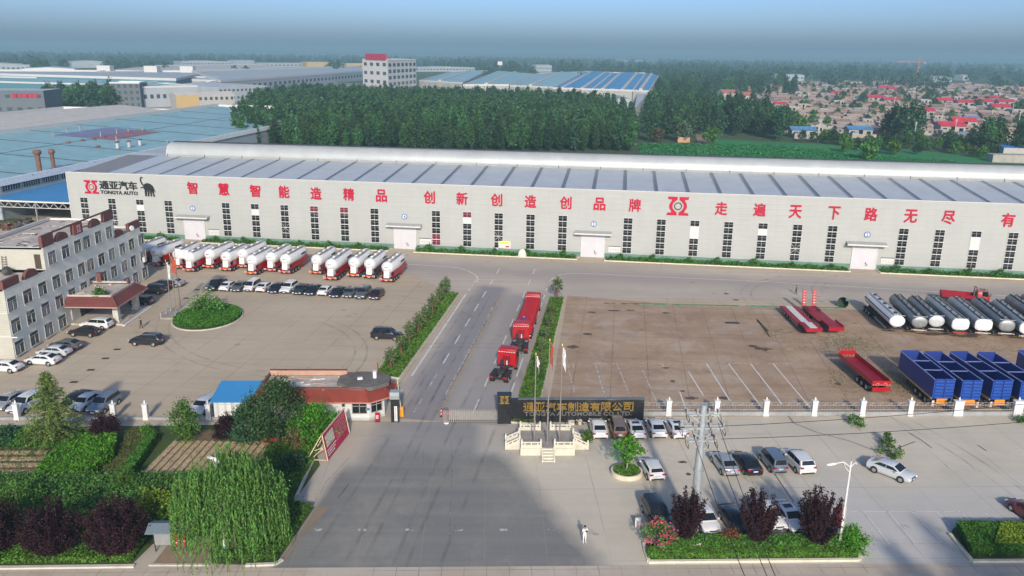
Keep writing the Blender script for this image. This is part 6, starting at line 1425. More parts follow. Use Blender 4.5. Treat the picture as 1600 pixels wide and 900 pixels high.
# red flatbed lorry behind the tankers
a, b = g(1468, 471), g(1545, 478); h = math.atan2(b.y - a.y, b.x - a.x)
fl = thing('flatbed_lorry', 'red flatbed lorry with dropped sides parked behind the tank trailers', 'lorry', a, h); L = (b - a).length - .2
q = MB(); bl_ = L - 2.3; q.box((bl_ / 2, 0, 1.25), (bl_, 2.3, .12), M_TRED2); q.build('floor', fl)
for sy in (-1, 1): q = MB(); q.box((bl_ / 2, sy * 1.18, 1.6), (bl_, .06, .65), M_TRED2); q.build('side_wall', fl)
q = MB(); q.box((0, 0, 1.6), (.06, 2.3, .65), M_TRED2); q.build('tailgate', fl)
q = MB(); q.tube([Vector((bl_ + .05, -1.1, 1.3)), Vector((bl_ + .05, -1.1, 3.0)), Vector((bl_ + .05, -.6, 3.2)), Vector((bl_ + .05, .6, 3.2)), Vector((bl_ + .05, 1.1, 3.0)), Vector((bl_ + .05, 1.1, 1.3))], .07, M_DARKM); q.build('headboard', fl)
q = MB()
for sy in (-.45, .45): q.bar((0, sy, .95), (L, sy, .95), .14, .3, M_CHASS)
q.build('chassis', fl)
cab(fl, bl_ + .2, M_TRED, W=2.2, L=2.0, H=2.6, band=False); wheel_set(fl, (1.8,), 1.15, .48); wheel_set(fl, (L - 1.0,), 1.1, .48, dual=False)
# ---------------------------------------------------------------- factories on the left and in the distance
M_TEAL = clad('teal_roof_sheet', (0.28, 0.47, 0.49), 2, 'X', 1.4, rough=.5, dark=.72, dirt=.25)
M_BLUER = clad('blue_roof_sheet', (0.06, 0.27, 0.50), 2, 'X', 1.2, rough=.5, dark=.78, dirt=.2)
M_BEIGE = clad('beige_roof_sheet', (0.55, 0.51, 0.45), 2, 'X', 1.0, rough=.6, dark=.85, dirt=.2)
M_PALER = clad('pale_roof_sheet', (0.43, 0.47, 0.49), 2, 'X', 1.0, rough=.6, dark=.85, dirt=.2)
M_CREAM = mat('cream_wall', (.40, .39, .36), .8, var=.08, scale=.1); M_LGREY = mat('light_grey_wall', (.115, .135, .15), .8, var=.08, scale=.1); M_YWALL = mat('yellow_wall', (.48, .34, .15), .8, var=.08)
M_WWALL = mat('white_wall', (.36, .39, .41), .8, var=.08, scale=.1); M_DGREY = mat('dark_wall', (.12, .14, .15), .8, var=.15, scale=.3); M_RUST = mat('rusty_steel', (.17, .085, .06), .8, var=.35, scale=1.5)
def wfa(s, t): return Vector((s, t, 0))
fa = thing('blue_roof_factory', 'wide factory hall with weathered teal blue roof left of the warehouse', 'factory', W0, WANG)
E0, E1, RI, T0, T1 = -104.5, -165.0, 12.9, 11.5, 244.0
q = MB(); q.quad((E0, T0, 9.7), (E0, T1, 9.7), (E1, T1, RI), (E1, T0, RI), M_TEAL); q.quad((E1, T0, RI), (E1, T1, RI), (-172, T1, RI - .4), (-172, T0, RI - .4), M_TEAL)
rfo = q.build('roof', fa)
q = MB()
for k in range(9): tt = T0 + 12 + k * 26; q.bar((E0 + .5, tt, 9.75), (E1, tt, RI + .03), .3, .12, M_DARKM)
q.bar((-135, T0, 11.32), (-135, T1, 11.32), .3, .12, M_DARKM); q.build('roof_flashing', rfo)
q = MB(); q.box((E1, (T0 + T1) / 2, RI + .5), (1.0, T1 - T0, 1.7), M_TRIM); q.box(((E0 + E1) / 2 - 15, T1, RI), (32, .5, 1.6), M_TRIM); q.box((E0 + .1, (T0 + T1) / 2, 9.3), (.5, T1 - T0, 1.7), mat('white_fascia', (.8, .8, .78), .6)); q.build('parapet', fa)
q = MB(); q.quad((E0, T1, 0), (E0, T0, 0), (E0, T0, 9.6), (E0, T1, 9.6), M_WWALL); q.quad((E0, T0, 0), (-172, T0, 0), (-172, T0, 12.5), (E0, T0, 9.6), M_WWALL); q.quad((-172, T1, 0), (E0, T1, 0), (E0, T1, 9.6), (-172, T1, 12.5), M_WWALL); q.build('wall', fa)
for k in range(12):
    q = MB(); q.box((E0 + .12, T0 + 4 + k * 7.4, 7.7), (.12, 6.4, 1.2), M_GLASS)
    wo = q.build('window', fa); q = MB()
    for j in range(8): q.box((E0 + .2, T0 + .9 + k * 7.4 + j * .9, 7.7), (.06, .07, 1.2), M_GREY)
    q.build('mullion', wo)
# purple-red weathered roof patch
q = MB(); q.quad((-137, 95, 11.52), (-137, 125, 11.52), (-128, 125, 11.05), (-128, 95, 11.05), mat('faded_red_sheet', (.26, .13, .15), .7, var=.25, scale=.2)); q.quad((-150, 95, 12.2), (-150, 125, 12.2), (-137.1, 125, 11.53), (-137.1, 95, 11.53), mat('faded_violet_sheet', (.19, .2, .32), .7, var=.2, scale=.2)); q.build('roof_patch', rfo)
def at_wf(px, py, z): s_, t_ = to_wf(g(px, py, z)); return Vector((s_, t_, z))
for px, py, h in [(158, 214, 1.8), (182, 218, 1.8), (106, 211, 1.8), (126, 207, 1.8), (201, 206, 1.6), (183, 209, 1.6), (223, 203, 1.6), (261, 217, 1.5), (84, 216, 1.6)]:
    p = at_wf(px, py + 2, 11); p.z = 9.7 + (E0 - p.x) / (E0 - E1) * (RI - 9.7); q = MB(); q.cyl(p, p + Vector((0, 0, h)), .22, M_GREY, n=8); q.cyl(p + Vector((0, 0, h)), p + Vector((0, 0, h + .3)), .45, M_GREY, r1=.1, n=8); q.build('vent_pipe', fa)
for px, py in [(184, 232), (202, 230), (219, 227)]:
    p = at_wf(px, py, 10.3); p.z = 9.8 + (E0 - p.x) / (E0 - E1) * (RI - 9.7); q = MB(); q.cyl(p, p + Vector((0, 0, 1.9)), .55, M_PALER, n=10); q.box(p + Vector((0, 0, 2.0)), (.9, 1.5, .4), M_RUST); q.build('roof_fan', fa)
for px, py in [(107, 225), (129, 221.5), (147, 219), (163, 216.5), (153, 228)]:
    p = at_wf(px, py, 11); p.z = 9.8 + (E0 - p.x) / (E0 - E1) * (RI - 9.7); q = MB(); q.cyl(p, p + Vector((0, 0, .5)), .9, M_RUST, r1=.4, n=10); q.build('roof_fan', fa)
for px, py, h, r_ in [(61.5, 263, 4.6, .62), (83.5, 259, 4.2, .5)]:
    p = at_wf(px, py, 10.8); p.z = 9.7 + (E0 - p.x) / (E0 - E1) * (RI - 9.7); q = MB(); q.cyl(p, p + Vector((0, 0, h)), r_, M_RUST, n=12); q.loft([[p + Vector((r * math.cos(a), r * math.sin(a), h + z)) for a in [2 * math.pi * i / 12 for i in range(12)]] for r, z in ((r_, 0), (r_ * 1.6, .3), (r_ * 1.8, .9), (r_ * 1.3, 1.3), (r_ * .3, 1.4))], M_RUST); q.build('chimney', fa)
# lean-to between factory and warehouse, open front with a truss
lt = thing('lean_to_shed', 'open lean-to with bright blue sheet roof and white truss between two factories', 'shed', W0, WANG)
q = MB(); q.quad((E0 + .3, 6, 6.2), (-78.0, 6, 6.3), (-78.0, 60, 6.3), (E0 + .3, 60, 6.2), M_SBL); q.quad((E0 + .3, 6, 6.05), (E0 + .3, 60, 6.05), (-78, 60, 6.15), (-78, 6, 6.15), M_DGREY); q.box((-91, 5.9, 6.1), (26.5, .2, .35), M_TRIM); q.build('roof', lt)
q = MB(); q.bar((E0 + .5, 6.3, 5.8), (-78, 6.3, 5.9), .14, .14, M_FRAME); q.bar((E0 + .5, 6.3, 4.5), (-78, 6.3, 4.6), .16, .16, M_FRAME)
for k in range(11):
    x = E0 + .5 + k * 2.38; q.bar((x, 6.3, 4.5), (x + 1.19, 6.3, 5.8), .1, .1, M_FRAME); q.bar((x + 1.19, 6.3, 5.8), (x + 2.38, 6.3, 4.5), .1, .1, M_FRAME)
q.build('truss', lt)
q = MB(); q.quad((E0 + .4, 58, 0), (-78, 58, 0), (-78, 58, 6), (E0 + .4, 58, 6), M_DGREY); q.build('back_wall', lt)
for x in (E0 + 1, -91, -79.5): q = MB(); q.bar((x, 6.3, 0), (x, 6.3, 5.9), .3, .3, M_GREY); q.build('post', lt)
def heap(label, c, n, sp, mats, cat='scrap', size=(.4, 1.6)):
    q = MB()
    for k in range(n):
        r_ = random.gauss(0, .4), random.gauss(0, .4); h = max(.15, 1.5 * (1 - math.hypot(*r_)))
        q.box((r_[0] * sp[0], r_[1] * sp[1], random.uniform(0, h)), (random.uniform(*size), random.uniform(*size) * .5, random.uniform(.2, .6)), random.choice(mats), random.uniform(0, 3), Matrix.Rotation(random.uniform(0, 3), 3, 'Z') @ Matrix.Rotation(random.uniform(-.5, .5), 3, 'X'))
    o = q.build('scrap_heap', None, c, WANG); return tag(o, label, cat, kind='stuff')
heap('rusty scrap pile in front of the open lean-to', g(12, 356), 90, (6, 3), [M_RUST, M_STAIN, M_RUST, M_DARKM])
heap('dark scrap pile under the lean-to roof', g(44, 350), 70, (5, 2.5), [M_DARKM, M_STAIN, M_GREY, M_CHASS])
EXC = []
def reg_view(A, B):
    """remember where a far building stands so that no far wood is planted right before it"""
    px_ = []; dd = []
    for p in (A, B): v = Vector((p.x, p.y, -CAM_H)); z = v.dot(_F); px_.append(800 + FPX * v.dot(_X) / z); dd.append(p.y)
    EXC.append((min(px_) - 6, max(px_) + 6, min(dd)))
def hall(name, label, corners, ze, zr, roof, wall, axis='v', wins=None, group=None, cat='factory', strip=None, parapet=None, sign=None, flat=False):
    """corners: front-left, front-right, back-right, back-left on the ground"""
    A, B, C_, D = [Vector((p[0], p[1], 0)) for p in corners]; reg_view(A, B); o = thing(name, label, cat, A, 0, group); B, C_, D, A0 = B - A, C_ - A, D - A, A; A = Vector((0, 0, 0)); u = Vector((0, 0, 1))
    q = MB(); pts = [A, B, C_, D]
    for i in range(4): p, n = pts[i], pts[(i + 1) % 4]; q.quad(p, n, n + u * ze, p + u * ze, wall)
    m = MB()
    if flat: m.add([p + u * (ze + .02) for p in pts], [(0, 1, 2, 3)], roof)
    elif axis == 'v':      # ridge runs away from the viewer
        r0, r1 = (A + B) / 2 + u * zr, (D + C_) / 2 + u * zr; m.quad(A + u * ze, r0, r1, D + u * ze, roof); m.quad(r0, B + u * ze, C_ + u * ze, r1, roof); q.tri(A + u * ze, B + u * ze, r0, wall); q.tri(C_ + u * ze, D + u * ze, r1, wall)
    else:                  # ridge runs across the view
        r0, r1 = (A + D) / 2 + u * zr, (B + C_) / 2 + u * zr; m.quad(A + u * ze, B + u * ze, r1, r0, roof); m.quad(r0, r1, C_ + u * ze, D + u * ze, roof); q.tri(B + u * ze, C_ + u * ze, r1, wall); q.tri(D + u * ze, A + u * ze, r0, wall)
    q.build('wall', o); m.build('roof', o)
    if strip:
        for k in range(strip):
            f = (k + .5) / strip; s_ = MB()
            if axis == 'v':
                a, b = along(A, B, f), along(D, C_, f); z = ze + (zr - ze) * (1 - abs(f - .5) * 2); d = (b - a).normalized(); n = Vector((-d.y, d.x, 0)) * 1.6; s_.prism([a - n, b - n, b + n, a + n], z - .5, z + .9, M_BEIGE)
            else:
                a, b = along(A, B, f), along(D, C_, f); d = (B - A).normalized() * 1.2; s_.quad(a - d + u * (ze + .1), a + d + u * (ze + .1), (a + b) / 2 + d + u * (zr + .1), (a + b) / 2 - d + u * (zr + .1), M_BEIGE)
            s_.build('roof_strip', o)
    if parapet:
        p = MB()
        for i in range(4): p.bar(pts[i] + u * (ze + parapet / 2), pts[(i + 1) % 4] + u * (ze + parapet / 2), .5, parapet + .3, M_TRIM)
        p.build('parapet', o)
    if wins:
        nx, nz_, wz, side = wins; P_, Q_ = (A, B) if side == 'f' else ((B, C_) if side == 'r' else (D, A)); d = (Q_ - P_).normalized(); nn = Vector((d.y, -d.x, 0)); L = (Q_ - P_).length
        for i in range(nx):
            for k in range(nz_):
                c = along(P_, Q_, (i + .5) / nx) + nn * .06 + u * (ze * (k + .55) / nz_); w_ = L / nx * .5; h_ = wz; s_ = MB(); s_.add([c - d * w_ / 2 - u * h_ / 2, c + d * w_ / 2 - u * h_ / 2, c + d * w_ / 2 + u * h_ / 2, c - d * w_ / 2 + u * h_ / 2], [(0, 1, 2, 3)], M_GLASS2); s_.build('window', o)
    return o
def hf(s0, s1, t0, t1): return [wf(s0, t0), wf(s1, t0), wf(s1, t1), wf(s0, t1)]
def hp(px0, px1, py, depth, py1=None, ang=None):
    a, b = g(px0, py), g(px1, py1 or py); d = (b - a).normalized(); n = Vector((-d.y, d.x, 0)) * depth; return [a, b, b + n, a + n]
hall('beige_roof_factory', 'long factory hall with beige ribbed roof beyond the teal roofed one', hf(-250, -184, 40, 238), 10, 13, M_BEIGE, M_CREAM, parapet=1.2)
o = hall('grey_office', 'grey office block with red sign at the left edge of the view', hp(-40, 73, 181, 30), 15.5, 15.5, M_PALER, M_LGREY, wins=(7, 2, 2.0, 'f'), cat='building', flat=True)
def wall_sign(o, corners, text, x0, x1, z, h, m):
    a, b = corners[0], corners[1]; d = (b - a).normalized(); q = MB(); put_text(q, text, h, face_M(along(a, b, (x0 + x1) / 2) - a + Vector((d.y, -d.x, 0)) * .15 + Vector((0, 0, z)), d), m, .1, .06, w_fit=(b - a).length * (x1 - x0), h_fit=h); return q.build('lettering', o)
q = MB(); c0 = hp(-40, 73, 181, 30); d = (c0[1] - c0[0])
for k in range(5): q.box(d * (.59 + k * .075) + Vector((0, -.2, 12.5)), (2.6, .15, 2.6), M_RED); q.box(d * (.59 + k * .075) + Vector((0, -.3, 12.5)), (1.2, .1, .5), M_LGREY); q.box(d * (.59 + k * .075) + Vector((.3, -.3, 13.2)), (.4, .1, .8), M_LGREY)
q.build('sign', o)
hall('grey_tower_block', 'grey office block between two clumps of trees', hp(176, 222, 169, 22), 17.5, 17.5, M_PALER, M_LGREY, wins=(5, 4, 2.2, 'f'), cat='building', flat=True, parapet=.8)
hall('white_factory', 'white factory with blue grey roof and a row of small windows', hp(224, 312, 168, 60, 165), 14, 16, M_TEAL, M_WWALL, axis='v', wins=(9, 1, 3, 'f'), parapet=1.0)
o = hall('beige_office', 'beige two-storey office with yellow end wall', hp(277, 368, 175, 14, 172), 11, 13, M_BEIGE, M_CREAM, axis='u', wins=(11, 2, 2.0, 'f'), cat='building')
q = MB(); cc = hp(277, 368, 175, 14, 172); d = cc[1] - cc[0]; q.quad(Vector((0, -.1, .2)), d * .38 + Vector((0, -.1, .2)), d * .38 + Vector((0, -.1, 10.9)), Vector((0, -.1, 10.9)), M_YWALL); q.build('yellow_wall', o)
hall('white_hall', 'white walled factory hall behind the grey tower block', hp(310, 342, 150, 60), 10, 12, M_PALER, M_WWALL, parapet=1)
hall('white_hall', 'small white hall with dotted windows beside the wood', hp(343, 420, 160, 60, 156), 12, 14, M_PALER, M_WWALL, wins=(12, 2, 1.8, 'f'))
o = hall('white_hall', 'plain bright white hall on the far left', hp(36, 118, 121, 80), 12, 14, M_PALER, mat('bright_wall', (.7, .7, .69), .8))
hall('white_hall', 'white hall at the far left edge with a row of windows', hp(-60, 48, 113, 90), 12, 15, M_PALER, M_WWALL, wins=(14, 1, 3, 'f'))
hall('white_hall', 'far white hall with a rooftop tank between dark trees', hp(113, 172, 106, 90), 12, 15, M_PALER, M_WWALL)
hall('white_hall', 'far white long shed behind the grey roofs', hp(285, 362, 104, 80), 12, 14, M_PALER, M_WWALL, wins=(14, 1, 3, 'f'))
hall('yellow_building', 'small yellow building far away left of the white office', hp(480, 515, 107, 40), 15, 15, M_BEIGE, M_YWALL, flat=True, cat='building')
hall('yellow_building', 'orange yellow building next to the white office', hp(542, 573, 110, 40), 15, 15, M_BEIGE, M_YWALL, flat=True, cat='building', wins=(5, 1, 3, 'f'))
hall('white_hall', 'thin white shed line right of the white office', hp(650, 742, 112, 50), 9, 11, M_PALER, M_WWALL, wins=(18, 1, 3, 'f'))
# white office with red roof sign
a, b, c = g(568, 146), g(607, 150), g(651, 144)
o = hall('white_office', 'white six-storey office with a red roof sign above the wood', [a, b, c, a + (c - b)], 33, 33, M_PALER, M_TRIM, wins=(4, 4, 3.2, 'f'), cat='building', flat=True, parapet=1.0)
d = c - b; n = Vector((d.y, -d.x, 0)).normalized() * .1
for i in range(7):
    for k in range(5): q = MB(); p = b - a + d * ((i + .5) / 7) + n + Vector((0, 0, 5 + k * 6)); q.add([p - d * .045 - Vector((0, 0, 1.6)), p + d * .045 - Vector((0, 0, 1.6)), p + d * .045 + Vector((0, 0, 1.6)), p - d * .045 + Vector((0, 0, 1.6))], [(0, 1, 2, 3)], M_GLASS2); q.build('window', o)
q = MB(); e = b - a; q.bar(e * .15 + Vector((0, 0, 36.3)), e * .95 + d * .0 + Vector((0, 0, 36.3)), 1.2, 6, mat('red_roof_sign', (.42, .02, .06), .6)); q.build('roof_sign', o)
# blue roofs behind the wood
def hz_(z, *pp): return [g(a, b, z) for a, b in pp]
for cc, m, lb, st__ in [(hz_(9.5, (655, 127), (722, 131), (762, 111), (705, 113)), M_TEAL, 'teal roofed hall behind the wood, next to the white office', 1), (hz_(9.5, (724, 134), (795, 134), (836, 117), (778, 112)), M_TEAL, 'teal roofed hall with white zigzag fascia behind the wood', 1), (hz_(9.5, (797, 135), (862, 138), (912, 113), (842, 115)), M_TEAL, 'teal roofed hall next to the bright blue ones behind the wood', 1),
                   (hz_(9.5, (863, 139), (925, 141), (957, 114), (914, 112)), M_BLUER, 'bright blue roofed hall, leftmost of the blue ones behind the wood', 2), (hz_(9.5, (926, 141), (988, 143), (1008, 115), (958, 114)), M_BLUER, 'broad bright blue roofed hall with pale roof strips behind the wood', 2), (hz_(9.5, (989, 143), (1013, 144), (1029, 119), (1009, 115)), M_BLUER, 'bright blue roofed hall at the path end of the group', 1)]:
    hall('blue_roof_hall', lb, cc, 9.5, 11.5, m, M_CREAM, axis='v', strip=st__, group='blue roofed halls beyond the wood', parapet=1.4)
M_TW = mat('teal_wall', (.07, .2, .24), .8); M_MGR = clad('mid_grey_roof', (.40, .44, .46), 2, 'X', 1.0, rough=.6, dark=.85)
hall('teal_hall', 'long teal roofed hall with white eaves line at the far left behind the trees', hz_(8, (-80, 127), (150, 133), (262, 127.5), (-80, 119)), 8, 8.4, M_TEAL, M_TW, axis='u', parapet=1.3)
hall('grey_roof_hall', 'very long hall with grey roof and bright white fascia in the distance', hz_(10, (-80, 115.5), (275, 126), (335, 113), (-80, 111)), 10, 10.4, M_MGR, M_TW, axis='u', parapet=2.2)
hall('grey_roof_hall', 'long grey roofed hall with dotted windows left of the white office', hz_(12, (344, 128.5), (569, 112), (560, 104), (300, 112.5)), 12, 12.5, M_MGR, M_WWALL, axis='u', wins=(34, 1, 3.4, 'f'), parapet=2.0)
o = hall('beige_roof_hall', 'wide pale beige roof with small white roof boxes in the distance', hz_(11, (150, 113), (445, 107), (400, 101), (235, 103)), 11, 11.4, M_BEIGE, M_WWALL, axis='u', parapet=1.2)
for px, py in ((165, 110), (238, 110.5), (294, 111)): q = MB(); p = g(px, py, 12) - o.location; q.box(p + Vector((0, 0, 2)), (18, 12, 9), M_TRIM); q.build('roof_box', o)
hall('white_hall', 'short white hall standing left of the long hall with dotted windows', hz_(11, (300, 126), (342, 128), (345, 123), (305, 121)), 11, 11.5, M_PALER, M_CREAM, axis='u', wins=(3, 1, 3, 'f'), parapet=1.5)
hall('far_shed', 'far white shed right of the long white shed behind the grey roofs', hp(364, 398, 102, 40), 12, 14, M_PALER, M_WWALL, axis='u', cat='shed'); hall('far_shed', 'low grey far shed line left of the small yellow building', hp(402, 478, 105, 30), 9, 11, M_PALER, M_WWALL, axis='u', cat='shed', wins=(12, 1, 3, 'f'))
hall('low_annex', 'low violet grey annex in front of the blue halls', hp(905, 985, 168, 60), 7, 8, mat('violet_roof', (.28, .27, .31), .7), M_WWALL, axis='u')
hall('white_end_building', 'narrow white building at the end of the dirt path', [g(990, 190), g(1001, 176), g(1014, 150), g(997, 150)], 8, 9, M_PALER, M_TRIM, cat='building', flat=True)
hall('red_roof_house', 'pair of pale houses with pinkish red roofs inside the wood', hp(1130, 1152, 158, 16), 7, 10.5, mat('pink_roof', (.36, .13, .11), .8), M_CREAM, axis='u', cat='house')
hall('red_roof_house', 'stepped house with pinkish red roof beside the wood', hp(1158, 1180, 163, 16), 7, 10.5, MATS['pink_roof'], M_CREAM, axis='u', cat='house')
hall('red_roof_house', 'lowest pinkish red roofed house beside the wood', hp(1172, 1204, 174, 14), 6, 9, MATS['pink_roof'], M_CREAM, axis='u', cat='house')
for x0, x1, y, h, lb in [(1216, 1256, 127, 10, 'white shed with pale roof behind the village'), (1458, 1487, 128, 9, 'far white shed right of the crane'), (960, 985, 96, 8, 'far pale shed on the plain beyond the blue halls'), (838, 862, 112, 14, 'white house behind the blue halls'), (1504, 1516, 126, 9, 'tiny far white shed near the right edge'), (1559, 1576, 109, 10, 'farthest white shed on the right'), (998, 1008, 96, 8, 'tiny pale shed on the far plain')]:
    hall('far_shed', lb, hp(x0, x1, y, 25), h, h + 2, M_PALER, M_WWALL, axis='u', cat='shed', wins=(6, 1, 2.5, 'f') if x1 - x0 > 20 else None)
q = MB(); cp = g(1432, 122)
q2 = thing('tower_crane', 'small orange tower crane far beyond the village', 'crane', cp); M_CRN = mat('crane_orange', (.5, .17, .08), .6)
for sx in (-1, 1):
    for sy in (-1, 1): q.bar((sx * 1.2, sy * 1.2, 0), (sx * 1.2, sy * 1.2, 36), .5, .5, M_CRN)
for k in range(11): q.bar((-1.2, -1.2, k * 3.2), (1.2, -1.2, k * 3.2 + 3.2), .35, .35, M_CRN)
q.build('mast', q2); q = MB(); q.bar((-16, 0, 34), (60 * -1, 0, 34), .8, .8, M_CRN) if 0 else q.bar((14, 0, 33), (-50, 0, 33), .9, .9, M_CRN); q.bar((0, 0, 33), (0, 0, 41), .8, .8, M_CRN); q.bar((0, 0, 41), (-34, 0, 33.3), .25, .25, M_CRN); q.bar((0, 0, 41), (13, 0, 33.3), .25, .25, M_CRN); q.box((12.5, 0, 31.5), (3, 2, 2.6), M_PALER); q.build('jib', q2)
o = thing('sign_tower', 'small white sign on a post above the blue halls', 'sign', g(781, 116)); q = MB(); q.bar((0, 0, 0), (0, 0, 22), .8, .8, M_GREY); q.build('post', o); q = MB(); q.box((0, 0, 21), (9, .6, 7), M_WHITE); q.build('panel', o)
# ---------------------------------------------------------------- village
def house_mesh(name, roofc, w_, d_, h, rh, wall, flat=False, seed=0):
    rr_ = random.Random(seed); q = MB(); m = mat('house_roof_' + roofc, dict(tan=(.33, .26, .205), brown=(.20, .15, .125), pinkish=(.34, .235, .205), grey=(.27, .26, .245), red=(.45, .03, .06), blue=(.07, .2, .38), white=(.66, .65, .63))[roofc], .9, var=.3, scale=.5, rnd=.1)
    A, B, C_, D = Vector((-w_ / 2, -d_ / 2, 0)), Vector((w_ / 2, -d_ / 2, 0)), Vector((w_ / 2, d_ / 2, 0)), Vector((-w_ / 2, d_ / 2, 0)); u = Vector((0, 0, 1)); P_ = [A, B, C_, D]
    for i in range(4): q.quad(P_[i], P_[(i + 1) % 4], P_[(i + 1) % 4] + u * h, P_[i] + u * h, wall)
    if flat: q.add([p + u * h for p in P_], [(0, 1, 2, 3)], m); q.bar(A + u * h, B + u * h, .3, .5, wall)
    else:
        e = .5; r0, r1 = Vector((-w_ / 2 - e, 0, h + rh)), Vector((w_ / 2 + e, 0, h + rh)); o_ = Vector((e, 0, 0)); y_ = Vector((0, e, 0)); z_ = u * (h - .15)
        q.quad(A - o_ - y_ + z_, B + o_ - y_ + z_, r1, r0, m); q.quad(r0, r1, C_ + o_ + y_ + z_, D - o_ + y_ + z_, m); q.tri(B + u * h, C_ + u * h, r1, wall); q.tri(D + u * h, A + u * h, r0, wall)
        q.bar(r0, r1, .3, .25, m)
    for k in range(3): q.box((-w_ / 3 + k * w_ / 3, -d_ / 2 - .03, h * .55), (w_ * .17, .06, h * .4 if k != 1 else h * .7), M_GLASS)
    # courtyard wall and a small outbuilding
    cw = rr_.uniform(4, 7); yy = -d_ / 2 - cw
    q.bar((-w_ / 2, -d_ / 2, .9), (-w_ / 2, yy, .9), .3, 1.8, wall); q.bar((w_ / 2, -d_ / 2, .9), (w_ / 2, yy, .9), .3, 1.8, wall); q.bar((-w_ / 2, yy, .9), (w_ / 2, yy, .9), .3, 1.8, wall)
    q.prism([(-w_ / 2, yy), (-w_ / 2 + 3, yy), (-w_ / 2 + 3, yy + cw * .7), (-w_ / 2, yy + cw * .7)], 0, 2.5, m, wall)
    return q.mesh(name)
M_BRK = mat('brick_wall', (.30, .19, .14), .9, var=.2, scale=.5); M_LIME = mat('lime_wall', (.34, .315, .275), .9, var=.15, scale=.3)
HT = [('tan', 11, 7, 3.2, 1.6, M_BRK, 0), ('tan', 13, 7, 3.0, 1.3, M_LIME, 0), ('brown', 11, 8, 3.4, 1.8, M_BRK, 0), ('pinkish', 14, 8, 3.4, 1.2, M_BRK, 0), ('grey', 12, 7, 3.1, .6, M_LIME, 0), ('grey', 9, 8, 3.3, 1.2, M_BRK, 0), ('red', 12, 8, 4.2, 1.9, M_LIME, 0), ('blue', 11, 7, 3.6, 1.2, M_LIME, 0), ('white', 10, 9, 5.8, 1, M_LIME, 1), ('pinkish', 11, 7, 3.2, 1.5, M_LIME, 0)]
HM = [house_mesh('village_house', *h[:6], flat=bool(h[6]), seed=i) for i, h in enumerate(HT)]
HL = {'tan': 'low village house with tan tiled roof', 'brown': 'low village house with dark brown roof', 'pinkish': 'village house with pinkish clay roof', 'grey': 'village house with grey weathered roof', 'red': 'village house with bright red roof', 'blue': 'village house with blue sheet roof', 'white': 'taller white flat roofed village house'}
def in_poly(p, poly):
    x, y = p; c = False; n = len(poly)
    for i in range(n):
        x0, y0 = poly[i][:2]; x1, y1 = poly[(i + 1) % n][:2]
        if (y0 > y) != (y1 > y) and x < (x1 - x0) * (y - y0) / (y1 - y0) + x0: c = not c
    return c
VP = [tuple(g(*p)[:2]) for p in ((1222, 212), (1205, 190), (1165, 170), (1135, 152), (1180, 138), (1230, 127), (1330, 125), (1480, 132), (1700, 142), (1760, 205), (1590, 222), (1520, 222), (1450, 212), (1380, 214), (1300, 208))]
hs_ = []
vr = random.Random(11); ca, sa = math.cos(R(-3)), math.sin(R(-3))
for iy in range(80):
    for ix in range(125):
        u_, v_ = ix * 11.8 + vr.uniform(-2, 2) + (iy % 2) * 5, 360 + iy * 12.8 + vr.uniform(-2, 2)
        x, y = 80 + u_ * ca - v_ * sa * .2, v_ * ca + u_ * sa
        if vr.random() < .10 or not in_poly((x, y), VP): continue
        if any(in_poly((x, y), q_) for q_ in ()): continue
        k = vr.choices(range(10), weights=[18, 17, 14, 7, 17, 14, .5, 1.0, 7, 5])[0]; hs_.append((x, y, k, R(vr.choice([-3, -3, -3, 87]) + vr.uniform(-3, 3)), vr.uniform(.6, .95)))
for px, py, k in [(1482, 209, 6), (1502, 201, 6), (1440, 183, 6), (1535, 167, 6), (1568, 167, 6), (1472, 165, 6), (1505, 168, 6), (1390, 164, 6), (1365, 160, 6), (1395, 145, 6), (1380, 142, 6), (1560, 176, 6), (1252, 214, 7), (1318, 214, 7), (1340, 213, 7)]:
    p = g(px, py); hs_ = [h for h in hs_ if math.hypot(h[0] - p.x, h[1] - p.y) > 11]; hs_.append((p.x, p.y, k, R(-3), 1.15))
hs_.sort(key=lambda h: h[0] ** 2 + h[1] ** 2)
for x, y, k, rz, sc in hs_[:298]:
    o = link('village_house', HM[k], None, (x, y, 0), rz); o.scale = (sc, sc, sc); c = HT[k][0]; tag(o, HL[c] + ' in the crowded village on the right', 'house', HL[c].split(' with ')[-1].split('taller ')[-1] + ' village houses')
far_v = []; far_f = []
def merge(name, items, label, cat):
    """many copies of small meshes as one object"""
    mats_ = []; V = []; Fc = []; MI = []; o_ = 0
    for me, x, y, rz, sc in items:
        co = np.empty(len(me.vertices) * 3, np.float32); me.vertices.foreach_get('co', co); co = co.reshape(-1, 3) * np.asarray(sc); c, s_ = math.cos(rz), math.sin(rz)
        V.append(np.stack([co[:, 0] * c - co[:, 1] * s_ + x, co[:, 0] * s_ + co[:, 1] * c + y, co[:, 2]], 1))
        idx = []
        for m in me.materials:
            if m not in mats_: mats_.append(m)
            idx.append(mats_.index(m))
        for p in me.polygons: Fc.append([i + o_ for i in p.vertices]); MI.append(idx[p.material_index])
        o_ += len(co)
    me2 = bpy.data.meshes.new(name); me2.from_pydata(np.concatenate(V).tolist(), [], Fc)
    for m in mats_: me2.materials.append(m)
    me2.polygons.foreach_set('material_index', MI); me2.update(); o = link(name, me2); tag(o, label, cat, kind='stuff'); return o
if len(hs_) > 298: merge('village_roofs', [(HM[k], x, y, rz, sc) for x, y, k, rz, sc in hs_[298:]], 'mass of small roofs in the far half of the village', 'houses')
M_CONC = mat('concrete_pole', (.5, .5, .48), .8)
